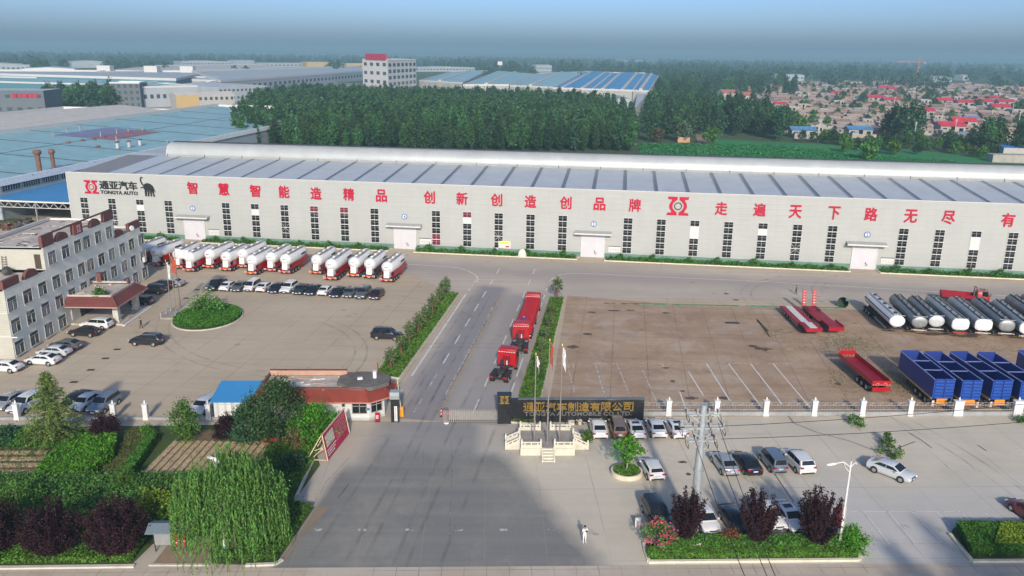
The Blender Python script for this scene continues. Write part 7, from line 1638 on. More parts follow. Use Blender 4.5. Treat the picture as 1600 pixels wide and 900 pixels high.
q = MB(); q.cyl((0, 0, 0), (0, 0, 11), .2, M_CONC, r1=.13, n=6); q.bar((-1.0, 0, 10.2), (1, 0, 10.2), .15, .15, M_CONC); q.bar((-.7, 0, 9.3), (.7, 0, 9.3), .15, .15, M_CONC); PM = q.mesh('village_pole')
for px, py in [(1427, 224), (1278, 222), (1490, 218), (1396, 172), (1308, 135), (1368, 128), (1474, 184), (1580, 186), (1590, 202), (1262, 162), (1470, 198), (1385, 138), (1547, 198), (1212, 118), (1443, 140), (1576, 150), (1302, 125), (1268, 128)]:
    o = link('village_pole', PM, None, g(px, py), R(20)); tag(o, 'thin concrete power pole rising among the village roofs', 'power pole', 'concrete poles in the village')
q = MB(); q.prism([(-9, -3), (9, -3), (9, 3), (-9, 3)], 0, 3.2, M_LIME); o = q.build('low_wall_building', None, g(1580, 253), R(-6)); tag(o, 'low pale building behind the warehouse ridge at the right edge', 'building')
hall('blue_shed', 'bright blue roofed shed at the right edge behind the warehouse', hp(1566, 1640, 247, 18, 249), 4.5, 6.0, mat('vivid_blue_roof', (.03, .16, .5), .5), M_CREAM, axis='u', cat='shed')
q = MB(); q.prism([(-3, -2), (3, -2), (3, 2), (-3, 2)], 0, 2.6, M_LIME, mat('orange_wall', (.45, .27, .16), .9)); o = q.build('field_hut', None, g(1067, 222)); tag(o, 'small orange walled hut at the edge of the green field', 'hut')
# ---------------------------------------------------------------- plants
L_POP = leafmat('poplar_leaf', (.050, .115, .034), rnd=.36, var=.5, trans=.14); L_POP2 = leafmat('dark_poplar_leaf', (.030, .080, .030), rnd=.3, var=.5, trans=.14); L_MID = leafmat('broad_leaf', (.085, .185, .028), rnd=.2); L_BRT = leafmat('bright_leaf', (.085, .24, .018), rnd=.1)
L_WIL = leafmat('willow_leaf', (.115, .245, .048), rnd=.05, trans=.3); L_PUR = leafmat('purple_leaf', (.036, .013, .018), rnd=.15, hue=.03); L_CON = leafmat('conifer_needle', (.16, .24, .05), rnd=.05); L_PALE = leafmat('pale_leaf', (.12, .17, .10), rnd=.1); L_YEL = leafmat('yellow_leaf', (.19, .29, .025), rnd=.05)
L_HED = leafmat('hedge_leaf', (.068, .185, .024), rnd=.05); L_GRS = leafmat('grass_blade', (.105, .215, .028), rnd=.05, hue=.03); L_PINK = leafmat('pink_blossom', (.5, .09, .16), trans=.2); L_DRY = leafmat('dry_leaf', (.22, .18, .07)); L_STRIP = leafmat('young_tree_leaf', (.115, .17, .06), rnd=.1)
M_BARK = mat('bark', (.12, .09, .065), .95, var=.3, scale=3); M_BARKP = mat('pale_bark', (.3, .28, .25), .95, var=.3, scale=3); M_WRAP = mat('trunk_wrap', (.27, .07, .04), .9)
def clumps(n, per, fn, spread, rg):
    """points in n clumps; fn(u) gives a clump centre from random numbers"""
    C_ = np.array([fn(rg) for _ in range(n)]); P_ = np.repeat(C_, per, 0) + rg.normal(size=(n * per, 3)) * spread; return P_
def ovoid(rx, z0, z1, low=.35, shell=.55):
    """random point in an egg-shaped crown, mostly near its skin"""
    def fn(rg):
        while True:
            v = rg.uniform(-1, 1, 3); r = np.linalg.norm(v)
            if shell < r < 1:
                h = (v[2] + 1) / 2; k = 1.0 if h < low else max(.08, 1 - ((h - low) / (1 - low)) ** 1.5 * .85)
                return np.array([v[0] * rx * k * 1.1, v[1] * rx * k * 1.1, z0 + h * (z1 - z0)])
    return fn
def crown_mesh(name, fn, n, per, spread, size, m, seed, flat=.2, ar=.62):
    rg = np.random.default_rng(seed); P_ = clumps(n, per, fn, spread, rg); P_[:, 2] = np.maximum(P_[:, 2], .05); return quads_mesh(name, leaf_quads(P_, size, flat, rg, ar), m)
def trunk_mesh(h, r, seed, m=M_BARK, limbs=5, z0=.4, spread=.45, lean=.03):
    rr_ = random.Random(seed); q = MB(); top = Vector((rr_.uniform(-lean, lean) * h, rr_.uniform(-lean, lean) * h, h)); q.cyl((0, 0, -.1), along(Vector((0, 0, 0)), top, .5), r, m, r1=r * .7, n=8); q.cyl(along(Vector((0, 0, 0)), top, .5), top, r * .7, m, r1=r * .15, n=7)
    for k in range(limbs):
        p = along(Vector((0, 0, 0)), top, z0 + (1 - z0) * k / limbs * .85); a = k * 2.4 + rr_.uniform(-.4, .4); d = Vector((math.cos(a) * spread, math.sin(a) * spread, .45)) * h * .45 * (1 - k / limbs * .5); q.cyl(p, p + d, r * .38, m, r1=r * .1, n=6)
    return q.mesh('trunk')
def tree(name, label, cat, base, tm, cm, group=None, rz=None, sc=1.0):
    t = thing(name, label, cat, base, random.uniform(0, 6.28) if rz is None else rz, group); link('trunk', tm, t)
    for c in (cm if isinstance(cm, (list, tuple)) else [cm]): link('crown', c, t)
    t.scale = (sc, sc, sc); return t
def in_px(n, poly_px, rg, z=0, pts=None):
    n = int(n * 1.8) if n > 500 else n
    poly = [tuple(g(p[0], p[1], z)[:2]) for p in poly_px] if pts is None else [(p[0], p[1]) for p in pts]; xs = [p[0] for p in poly]; ys = [p[1] for p in poly]; out = []
    while len(out) < n:
        p = (rg.uniform(min(xs), max(xs)), rg.uniform(min(ys), max(ys)))
        if in_poly(p, poly): out.append(p)
    return np.array(out)
def cover(name, label, cat, P2, h, size, m, kind='stuff', flat=.3, mound=None, ar=.5, hmin=.0):
    rg = np.random.default_rng(len(P2) + int(h * 100)); z = rg.uniform(hmin, 1, len(P2)) ** .7 * h
    if mound is not None: z = z * mound(P2)
    me = quads_mesh(name, leaf_quads(np.column_stack([P2, z + .05]), size * .76, flat, rg, ar), m); o = link(name, me); return tag(o, label, cat, kind=kind)
rg_ = np.random.default_rng(3)
# the poplar wood behind the warehouse
POPM = []
for i in range(7):
    c = crown_mesh('poplar_tree', ovoid(1.9 + .3 * (i % 3), 1.5, 12.4 + (i % 4) * 1.3, .3 + .1 * (i % 3), .4), 64, 13, (.42, .42, .62), .42, (L_POP, L_POP2)[i % 2], 40 + i, .1); POPM.append(c)
LOWP = [crown_mesh('poplar_low', ovoid(2.1, 3, 13 + i * .8, .3, .45), 24, 8, (.5, .5, .9), .75, (L_POP, L_POP2)[i % 2], 60 + i, .1) for i in range(4)]
FP = [g(360, 238), g(366, 170, 13), g(398, 142, 13), g(470, 134, 13), g(560, 137, 13), g(700, 139, 13), g(870, 144, 13), g(955, 151, 13), g(986, 163, 13), g(993, 238)]
fpoly = [(p.x, p.y) for p in FP]; xs = [p[0] for p in fpoly]; ys = [p[1] for p in fpoly]; pts = []
ca, sa = math.cos(WANG), math.sin(WANG)
for i in range(-80, 120):
    for j in range(-20, 120):
        s_, t_ = i * 5.3 + random.uniform(-1.2, 1.2), 120 + j * 5.6 + random.uniform(-1.2, 1.2); p = wf(s_, t_)
        if random.random() > .07 and in_poly((p.x, p.y), fpoly): pts.append((p.x, p.y))
# the nearest rows also stand to the front, hidden by the roof ridge
pts.sort(key=lambda p: p[0] ** 2 + p[1] ** 2)
near_t = [p for p in pts][:286]
for k, (x, y) in enumerate(near_t):
    sc = random.uniform(.74, 1.15); o = link('poplar_tree', POPM[k % 7], None, (x, y, 0), random.uniform(0, 6.28)); o.scale = (sc, sc, sc * random.uniform(.9, 1.12)); tag(o, 'tall green poplar in the dense wood directly behind the warehouse', 'tree', 'poplars at the front of the wood')
def merge_quads(name, metas, label, cat, m_by=None):
    groups = {}
    for me, x, y, rz, sc in metas: groups.setdefault(me.name, (me, []))[1].append((x, y, rz, sc))
    Q = {}
    for me, l in groups.values():
        co = np.empty(len(me.vertices) * 3, np.float32); me.vertices.foreach_get('co', co); co = co.reshape(-1, 3)
        for x, y, rz, sc in l:
            c, s_ = math.cos(rz), math.sin(rz); Q.setdefault(me.materials[0].name, []).append(np.stack([(co[:, 0] * c - co[:, 1] * s_) * sc + x, (co[:, 0] * s_ + co[:, 1] * c) * sc + y, co[:, 2] * sc], 1).reshape(-1, 4, 3))
    allq = np.concatenate([np.concatenate(v) for v in Q.values()]); me2 = quads_mesh(name, allq, bpy.data.materials[list(Q)[0]])
    if len(Q) > 1:
        idx = []; me2.materials.clear()
        for i, (k, v) in enumerate(Q.items()): me2.materials.append(bpy.data.materials[k]); idx += [i] * sum(len(a) for a in v)
        me2.polygons.foreach_set('material_index', idx)
    o = link(name, me2); return tag(o, label, cat, kind='stuff')
merge_quads('poplar_wood', [(LOWP[random.randrange(4)], x, y, random.uniform(0, 6.28), random.uniform(.85, 1.12)) for x, y in pts[286:]], 'dense dark green poplar wood stretching back behind the front trees', 'wood')
# trees of the right-hand wood, the village and the roads: each its own
BRD = [crown_mesh('broadleaf_tree', ovoid(3.6 + .4 * i, 1.5, 9.5 + i, .4, .4), 60, 10, (.65, .65, .6), .62, (L_MID, L_POP, L_POP2)[i % 3], 80 + i) for i in range(3)]
TALL = [crown_mesh('tall_tree', ovoid(3.0 + .3 * i, 1.2, 15 + i, .35, .35), 62, 10, (.6, .6, .9), .65, (L_POP2, L_POP)[i % 2], 90 + i, .1) for i in range(3)]
def scatter(n, poly, meshes, label, group, smin=.8, smax=1.15, seed=1, name=None):
    P2 = in_px(n, poly, np.random.default_rng(seed))
    for k, (x, y) in enumerate(P2):
        sc = random.uniform(smin, smax); o = link(name or meshes[0].name.split('.')[0], meshes[k % len(meshes)], None, (x, y, 0), random.uniform(0, 6.28)); o.scale = (sc, sc, sc); tag(o, label, 'tree', group)
scatter(150, [(1005, 200), (1012, 222), (1120, 216), (1222, 224), (1200, 190), (1130, 172), (1012, 172)], TALL, 'tall dark tree in the wood beyond the green field', 'trees of the wood right of the dirt path', .8, 1.1, 21)
scatter(150, [(1022, 170), (1120, 170), (1140, 152), (1235, 160), (1252, 150), (1245, 132), (1100, 119), (1030, 130)], TALL, 'tall hazy tree at the back of the wood right of the path', 'trees at the back of the right-hand wood', .9, 1.25, 22)
scatter(26, [(1020, 170), (1042, 168), (1072, 122), (1036, 121), (1024, 145)], TALL, 'tall tree behind the white end building', 'trees behind the white end building', .7, 1.1, 29)
scatter(10, [(1195, 185), (1255, 205), (1248, 215), (1215, 215)], BRD, 'leafy tree between the wood and the village', 'trees between wood and village', .8, 1.2, 23)
for px, py, m_, sc, lb, nm in [(1066, 222, L_PALE, 1.1, 'pale silvery round tree at the edge of the field', 'silvery_tree'), (1110, 226, L_MID, 1.0, 'light green round tree beside the silvery one', 'round_tree'), (1027, 222, L_MID, .8, 'rusty brown leaved tree at the end of the dirt path', 'brown_tree')]:
    c = crown_mesh('crown', ovoid(4.0, 1, 9, .45, .5), 60, 10, .6, .6, m_ if sc != .8 else leafmat('brown_leaf', (.10, .075, .04)), px); o = link(nm, c, None, g(px, py)); o.scale = (sc,) * 3; tag(o, lb, 'tree')
for k, (px, py, h) in enumerate([(1392, 216, 1.15), (1405, 219, 1.2), (1419, 221, 1.25), (1433, 220, 1.2), (1382, 214, .9)]): o = link('tall_tree', TALL[k % 3], None, g(px, py)); o.scale = (h, h, h); tag(o, 'tall dark tree in the tight clump standing in the middle of the village', 'tree', 'clump of tall trees in the village')
scatter(46, [(1232, 229), (1300, 234), (1345, 243), (1480, 243), (1560, 250), (1550, 232), (1470, 222), (1340, 218), (1250, 220)], BRD, 'bushy tree along the edge between field and village', 'trees along the village edge', .45, .8, 24)
scatter(9, [(1520, 250), (1600, 250), (1605, 225), (1530, 222)], TALL, 'big dark tree at the right edge of the village', 'trees at the right edge of the village', .8, 1.0, 25)
scatter(240, [(1225, 205), (1700, 215), (1700, 148), (1250, 134)], BRD, 'small round tree among the village roofs', 'trees scattered among the village roofs', .38, .85, 26)
o = link('broadleaf_tree', BRD[0], None, g(1356, 252)); tag(o, 'lone bushy tree standing in the green field', 'tree')
scatter(26, [(72, 177), (180, 172), (176, 156), (70, 158)], BRD, 'leafy tree in the clump beside the grey tower block', 'trees beside the grey tower block', 1.3, 1.6, 27)
for px, py in [(55, 116), (65, 115), (75, 116), (97, 115), (104, 115)]: o = link('tall_tree', TALL[px % 3], None, g(px, py)); o.scale = (1.7, 1.7, 1.45); tag(o, 'dark far tree rising behind the plain white hall', 'tree', 'far dark trees behind the white hall')
scatter(14, [(480, 160), (575, 158), (575, 152), (480, 153)], BRD, 'small tree before the long hall with wall lettering', 'trees before the long hall', .8, 1.1, 28)
# far tree belts, fading into the haze
fr_ = np.random.default_rng(5); FQ = []
FARM = [crown_mesh('far_tree', ovoid(5, 0, 13, .45, .5), 16, 6, 1.3, 1.5, L_POP2, 70), crown_mesh('far_tree', ovoid(6, 0, 11, .45, .5), 16, 6, 1.4, 1.6, L_POP2, 71)]
for k in range(5200):
    D = 1000 * (1 + fr_.random() ** 1.3 * 4.2); px = fr_.uniform(-80, 1680); X_ = (px - 800) / 1262 * D
    if D < 1330 and px < 1060: continue
    if any(a < px < b and D < d_ + 60 and D > d_ * .62 for a, b, d_ in EXC): continue
    if D < 1150 and 1130 < px: continue
    n_ = math.sin(X_ * .004 + D * .011) + math.sin(X_ * .0017 - D * .006)
    if n_ < -.6: continue
    FQ.append((FARM[k % 2], X_, D, fr_.uniform(0, 6.28), fr_.uniform(.8, 1.5) * (1 if D < 1500 else 1.2)))
merge_quads('far_woods', FQ, 'far belts of hazy trees along the horizon', 'woods')

# ---------------------------------------------------------------- hedges before the warehouse
def hedge_box(label, s0, s1, t0, t1, h, n, m, size=.16, frame=True, cat='hedge', group=None, name='hedge'):
    rg = np.random.default_rng(int(abs(s0) * 10) + n); P_ = np.column_stack([rg.uniform(s0, s1, n), rg.uniform(t0, t1, n), rg.uniform(.05, 1, n) ** .6 * h * (.85 + .25 * np.sin(np.arange(n)))]); P_[:, 2] += .12 * np.sin(P_[:, 0] * 1.3) * h
    P_[:, 2] = np.maximum(P_[:, 2], .06); o = link(name, quads_mesh(name, leaf_quads(P_, size, .5, rg), m), None, W0 if frame else (0, 0, 0), WANG if frame else 0); return tag(o, label, cat, group)
HLB = ['low clipped hedge at the far left end of the warehouse', 'low clipped hedge between the disc 5 and disc 4 doors', 'low clipped hedge between the disc 4 and disc 3 doors', 'low clipped hedge between the disc 3 and disc 2 doors', 'low clipped hedge right of the disc 2 door', 'low clipped hedge beyond the last door, out at the right']
SHM = crown_mesh('round_shrub', ovoid(.75, 0, 1.5, .5, .5), 24, 10, .16, .15, L_HED, 33)
sh_i = 0
for i in range(0, len(edges), 2):
    a, e = edges[i] + .4, edges[i + 1] - .9; hedge_box(HLB[i // 2], a, e, -2.9, -.9, .75, int((e - a) * 90), L_HED, .2, group='hedges along the warehouse wall')
    kerb([wf(a - .4, -.5), wf(a - .2, -3.05), wf(e + .2, -3.05), wf(e + .5, -.5)], .25, .2, M_KERBW)
    k = a + 3
    while k < e - 1:
        o = link('round_shrub', SHM, None, wf(k, -1.9, .15), k); o.scale = (random.uniform(.75, 1.1),) * 3; tag(o, 'round clipped shrub standing in the hedge along the warehouse wall', 'shrub', 'round shrubs in the warehouse hedge'); k += random.uniform(5.5, 8)
# ---------------------------------------------------------------- road strips: small staked trees and grass
STC = [crown_mesh('crown', ovoid(.78, 1.0, 3.2, .3, .4), 40, 12, .15, .13, L_STRIP, 30 + i) for i in range(3)]
def stake_trunk(seed):
    q = MB(); q.cyl((0, 0, 0), (0, 0, 1.5), .1, M_WRAP, n=8); q.cyl((0, 0, 1.5), (0, 0, 2.8), .07, M_BARK, r1=.02, n=7)
    for k in range(3): a = k * 2.1 + seed; q.bar((math.cos(a) * .95, math.sin(a) * .95, 0), (0, 0, 1.35), .05, .05, M_BARK)
    for k in range(4): a = k * 1.6; q.cyl((0, 0, 1.3 + .3 * k), (math.cos(a) * .6, math.sin(a) * .6, 2.0 + .3 * k), .03, M_BARK, r1=.01, n=5)
    return q.mesh('trunk')
STT = [stake_trunk(i) for i in range(3)]
for k, (px, py) in enumerate([(611, 576), (627, 555), (640, 537), (654, 520), (665, 506), (676, 490), (686, 476), (692, 466), (697, 459)]):
    tree('staked_tree', ['small staked tree nearest the guard house in the left road strip', 'small staked tree second from the guard house in the left strip', 'small staked tree beside the nosed-in black car', 'small staked tree fourth from the guard house in the left strip', 'small staked tree at the middle of the left road strip', 'small staked tree sixth from the guard house in the left strip', 'small staked tree third from the warehouse end of the left strip', 'small staked tree second from the warehouse end of the left strip', 'small staked tree at the warehouse end of the left strip'][k], 'tree', g(px, py), STT[k % 3], STC[k % 3], 'staked trees in the left road strip', sc=random.uniform(.95, 1.15))
for k, (px, py) in enumerate([(871, 466), (862, 496), (858, 516), (852, 536), (846, 556), (842, 580)]):
    tree('staked_tree', ['small grey green tree at the warehouse end of the right road strip', 'small tree second from the warehouse end of the right strip', 'small tree beside the long red lorry in the right strip', 'small tree level with the second tractor unit in the right strip', 'small tree level with the last tractor unit in the right strip', 'small tree nearest the sign wall in the right strip'][k], 'tree', g(px, py), STT[k % 3], STC[(k + 1) % 3], 'staked trees in the right road strip', sc=1.25 if k == 0 else random.uniform(.75, .95))
cover('strip_grass', 'rough green grass filling the left road strip', 'grass', in_px(7000, None, rg_, pts=BED_L), .35, .17, L_GRS); cover('strip_grass', 'long green grass filling the right road strip', 'grass', in_px(9000, None, rg_, pts=BED_R), .45, .19, L_GRS)
# oval bed
P2 = in_px(9000, None, rg_, pts=[OVC + (p - OVC) * .97 for p in OVP]); dome = lambda P_: .55 + .45 * np.clip(1 - ((P_[:, 0] - OVC.x) / 5.3) ** 2 - ((P_[:, 1] - OVC.y) / 6.3) ** 2, 0, 1)
o = cover('oval_hedge', 'oval bed of clipped bright green shrubs in the left yard', 'hedge', P2, 1.1, .17, leafmat('oval_leaf', (.075, .2, .02), hue=.03), kind='thing', mound=dome, hmin=.3); 
tb = thing('spreading_tree', 'low spreading dark green tree growing in the oval bed', 'tree', g(325, 492), 0); link('trunk', trunk_mesh(2.2, .16, 3, limbs=6, z0=.2, spread=.9), tb); link('crown', crown_mesh('crown', lambda rg: np.array([rg.uniform(-2.3, 2.6), rg.uniform(-1.6, 1.6), 1.6 + abs(rg.normal()) * .8]), 46, 20, .35, .2, L_MID, 8), tb)
for px, py, sc in [(305, 494, .7), (316, 503, .6)]: o = link('round_shrub', SHM, None, g(px, py)); o.scale = (1.6 * sc,) * 3; tag(o, 'small round shrub at the left end of the oval bed' if px == 305 else 'small round shrub at the front of the oval bed', 'shrub')
# planter tree
tree('planter_tree', 'bright green round tree growing in the round stone planter', 'tree', RPC + Vector((0, 0, .35)), trunk_mesh(3.0, .1, 5, M_BARKP, z0=.45), crown_mesh('crown', ovoid(1.5, 1.35, 4.1, .4, .45), 60, 16, .24, .17, L_BRT, 9))
cover('planter_grass', 'short grass inside the round stone planter', 'grass', in_px(900, None, rg_, pts=[RPC + Vector((1.35 * math.cos(a * .4), 1.2 * math.sin(a * .4), 0)) for a in range(16)]), .3, .12, L_GRS).location.z = .4

# ---------------------------------------------------------------- garden
def big_tree(nm, label, px, py, h, w_, m, n, per, sp, size, seed, cat='tree', z0=.12, low=.4, shell=.4, r=.18, group=None, limbs=6, flat=.2, ar=.62, bark=M_BARK):
    return tree(nm, label, cat, g(px, py), trunk_mesh(h * .8, r, seed, bark, limbs, .25), crown_mesh('crown', ovoid(w_ / 2, h * z0, h, low, shell), n, per * 2, sp, size * .7, m, seed, flat, ar), group, rz=0)
M_PBARK = mat('purple_bark', (.03, .018, .018), .9)
GP = 'purple leaved trees along the road bed'
def purple(nm, label, px, py, h, w_, seed, n, group, up=0):
    rg = np.random.default_rng(seed); P_ = []; q = MB(); q.cyl((0, 0, 0), (0, 0, .8), .16, M_BARK, n=8)
    for k in range(n):
        a, rr_ = rg.uniform(0, 6.28), w_ / 2 * rg.uniform(.1, 1) ** .6; hh = h * (rg.uniform(.6, 1.05) - (.12 if up else .28) * (rr_ / (w_ / 2)) ** 2); b0 = np.array([math.cos(a) * rr_ * .12, math.sin(a) * rr_ * .12, .5]); b1 = np.array([math.cos(a) * rr_, math.sin(a) * rr_, hh]); mid = (b0 + b1) / 2 + np.array([math.cos(a), math.sin(a), 0]) * rr_ * (.1 if up else .33)
        ts = rg.uniform(.08, 1.03, 230)[:, None]; P_.append((1 - ts) ** 2 * b0 + 2 * ts * (1 - ts) * mid + ts ** 2 * b1 + rg.normal(size=(230, 3)) * ((.11, .11, .15) if up else (.19, .19, .15))); q.tube([Vector(b0), Vector(mid), Vector(b1)], .018, M_PBARK, n=5)
    P_ = np.concatenate(P_); t = thing(nm, label, 'shrub', g(px, py), 0, group); link('trunk', q.mesh('trunk'), t); link('crown', quads_mesh('crown', leaf_quads(P_, .10, .0, rg, .55), L_PUR), t); return t
purple('purple_tree', 'dark purple leaved tree at the left edge of the road bed', -8, 868, 5.2, 4.6, 51, 75, GP); purple('purple_tree', 'round dark purple tree second from the left edge', 85, 870, 5.3, 4.7, 52, 90, GP); purple('purple_tree', 'round dark purple tree beside the notice shelter', 187, 868, 5.6, 4.8, 53, 90, GP)
GPR = 'purple shrubs in the car park bed'
purple('purple_shrub', 'upright purple shrub in front of the steel power pole', 1070, 851, 5.2, 3.0, 54, 48, GPR, 1); purple('purple_shrub', 'upright purple shrub in the middle of the car park bed', 1182, 855, 5.2, 3.4, 55, 54, GPR, 1); purple('purple_shrub', 'widest purple shrub, beside the street lamp with banner', 1274, 857, 5.5, 3.8, 56, 62, GPR, 1)
purple('purple_shrub', 'low purple shrub behind the vegetable patch', 168, 685, 2.9, 3.2, 57, 40, 'low purple shrubs in the garden'); purple('purple_shrub', 'low purple shrub left of the dark garden trees', 357, 687, 3.0, 3.2, 58, 42, 'low purple shrubs in the garden')
# willow: hanging strands
def willow():
    rg = np.random.default_rng(77); Q = []
    for k in range(1150):
        a, rr_ = rg.uniform(0, 6.28), 4.7 * rg.uniform(0, 1) ** .55; z1 = 8.6 - 3.3 * (rr_ / 4.7) ** 2 + rg.normal() * .7 + .6 * math.sin(a * 3 + rr_); L = min(z1 - .35, rg.uniform(1.6, 4.6)); x, y = math.cos(a) * rr_, math.sin(a) * rr_; dx, dy = math.cos(a) * .25, math.sin(a) * .25
        n = int(L / .13); ph = rg.uniform(0, 6.28)
        for i in range(n):
            u = i / n; c = np.array([x + dx * math.sin(u * 2) + .05 * math.sin(u * 9 + ph), y + dy * math.sin(u * 2), z1 - L * u]); b = rg.uniform(0, 6.28); w_ = np.array([math.cos(b), math.sin(b), .25 * rg.normal()]) * .055; v = np.array([rg.normal() * .06, rg.normal() * .06, -.19]); Q.append([c - w_, c + v - w_ * .2, c + v + w_ * .6, c + w_])
    me = quads_mesh('crown', np.array(Q), L_WIL); t = thing('willow_tree', 'large weeping willow with hanging light green strands beside the notice shelter', 'tree', g(366, 862)); link('trunk', trunk_mesh(7.6, .3, 12, limbs=9, z0=.3, spread=.75), t); link('crown', me, t)
    me2 = crown_mesh('crown', ovoid(4.4, 2.6, 8.9, .45, .5), 95, 46, .42, .105, L_WIL, 78); link('crown', me2, t)
willow()
# pale conifer: whorls of drooping branches
def conifer(px, py, h, w_):
    rg = np.random.default_rng(19); P_ = []; q = MB(); q.cyl((0, 0, 0), (0, 0, h), .16, M_BARK, r1=.03, n=8)
    for k in range(26):
        u = k / 26; z = h * (.1 + .88 * u); Lb = w_ / 2 * (1 - u) ** .85 + .25
        for j in range(6):
            a = j * 1.05 + k * .7 + rg.normal() * .2; e = np.array([math.cos(a) * Lb, math.sin(a) * Lb, -.1 * Lb + .12]); n = int(30 + 80 * (1 - u)); ts = rg.uniform(.12, 1, n)[:, None]; P_.append(np.array([0, 0, z]) + ts * e + np.column_stack([np.zeros(n), np.zeros(n), -.25 * Lb * (ts[:, 0] ** 2) * .4]) + rg.normal(size=(n, 3)) * (.13, .13, .07)); q.cyl((0, 0, z), tuple(np.array([0, 0, z]) + e * .9), .03, M_BARK, r1=.01, n=4)
    t = thing('conifer', 'tall light green conifer with tiered branches at the garden fence', 'tree', g(px, py)); link('trunk', q.mesh('trunk'), t); link('crown', quads_mesh('crown', leaf_quads(np.concatenate(P_), .125, .6, rg, .35), L_CON), t)
conifer(88, 692, 8.6, 7.0)
big_tree('round_tree', 'two-lobed dark green bush tree by the garden fence', 290, 690, 5.2, 2.9, L_MID, 60, 24, .3, .17, 61, z0=.05)
big_tree('garden_tree', 'big dark green tree in front of the blue shed', 435, 688, 7.4, 7.2, L_POP, 120, 30, .42, .2, 62, z0=.1)
big_tree('garden_tree', 'dark dense bush tree left of the big garden tree', 388, 690, 4.6, 4.0, L_POP2, 70, 26, .35, .19, 63, z0=.03)
big_tree('garden_tree', 'bright green bushy tree beside the guard house', 494, 690, 4.6, 5.2, L_BRT, 100, 28, .36, .18, 64, z0=.03)
big_tree('garden_tree', 'small dry olive tree with stakes beside the red cloth', 462, 704, 2.8, 2.2, L_DRY, 30, 20, .22, .13, 65)
big_tree('yellow_bush', 'yellow green bush between purple tree and willow', 245, 810, 3.2, 3.4, L_YEL, 40, 20, .28, .17, 66, cat='bush', z0=.05)
big_tree('small_bush', 'pale green bush at the end of the dark hedge', 200, 765, 2.2, 2.0, L_MID, 30, 20, .22, .15, 67, cat='bush', z0=.05)
big_tree('small_bush', 'light green bush behind the vegetable patch', 232, 684, 1.6, 1.5, L_BRT, 22, 16, .18, .13, 68, cat='bush', z0=.02)
for k, (px, py, h, w_, m, lb) in enumerate([(30, 800, 3.0, 5.0, L_MID, 'shaggy green bush behind the purple trees, leftmost'), (135, 840, 2.6, 3.4, L_MID, 'green bush squeezed between the two round purple trees'), (430, 790, 2.2, 3.5, L_MID, 'green bush at the kerb behind the willow'), (420, 850, 2.2, 3.4, L_HED, 'bush in front of the willow near the entrance'), (40, 850, 2.4, 3.0, L_HED, 'dark bush at the foot of the leftmost purple trees'), (455, 735, 1.6, 3.0, L_POP2, 'dark low bush beside the garden kerb'), (15, 690, 1.6, 4.0, L_POP2, 'dark hedge bush at the left edge of the garden'), (45, 690, 1.3, 2.2, L_HED, 'low round bush left of the conifer foot')]):
    big_tree('green_bush', lb, px, py, h, w_, m, 46, 22, .3, .17, 120 + k, cat='bush', z0=.02)
vp_ = [(58, 750), (75, 725), (110, 700), (150, 686), (186, 690), (178, 722), (140, 748)]
cover('vegetable_patch', 'bright green vegetable patch with tall leaves', 'vegetables', in_px(9000, vp_, rg_), 1.2, .2, L_BRT)
cover('dark_hedge', 'dark green hedge running between vegetable patch and furrows', 'hedge', in_px(6000, [(190, 747), (206, 749), (246, 692), (232, 690)], rg_), 1.1, .18, L_HED, kind='thing')
cover('undergrowth', 'dark undergrowth in a band across the garden', 'undergrowth', in_px(22000, [(-30, 752), (440, 750), (445, 800), (330, 830), (250, 835), (-30, 830)], rg_), 1.1, .2, leafmat('undergrowth_leaf', (.085, .19, .038), hue=.03))
cover('rough_grass', 'rough grass along the road bed on the left', 'grass', in_px(16000, [(-30, 835), (235, 838), (205, 880), (-30, 883)], rg_), .6, .16, L_GRS)
cover('rough_grass', 'rough grass around the willow and the kerb', 'grass', in_px(12000, [(330, 838), (440, 780), (455, 790), (488, 795), (430, 876), (335, 879)], rg_), .6, .17, L_MID)
cover('garden_grass', 'thin grass on the garden plots', 'grass', in_px(11000, [(158, 720), (205, 672), (243, 672), (250, 690), (190, 747), (165, 747)], rg_), .25, .13, leafmat('thin_grass', (.12, .15, .045)))
cover('garden_grass', 'green lawn below the garden trees', 'grass', in_px(7000, [(420, 695), (470, 695), (495, 690), (500, 705), (455, 780), (400, 748)], rg_), .4, .15, L_GRS)
cover('garden_grass', 'dark grass at the left edge of the garden', 'grass', in_px(6000, [(-30, 672), (100, 672), (150, 690), (80, 702), (35, 700), (-30, 700)], rg_), .5, .16, L_HED)
cover('furrow_grass', 'thin weeds on the ploughed plots', 'grass', in_px(500, [(215, 747), (272, 688), (425, 690), (395, 747)], rg_), .25, .12, leafmat('thin_grass', (.12, .15, .045))); cover('furrow_grass', 'thin weeds on the left soil plot', 'grass', in_px(700, [(-20, 703), (78, 704), (60, 750), (-20, 750)], rg_), .3, .13, MATS['thin_grass'])
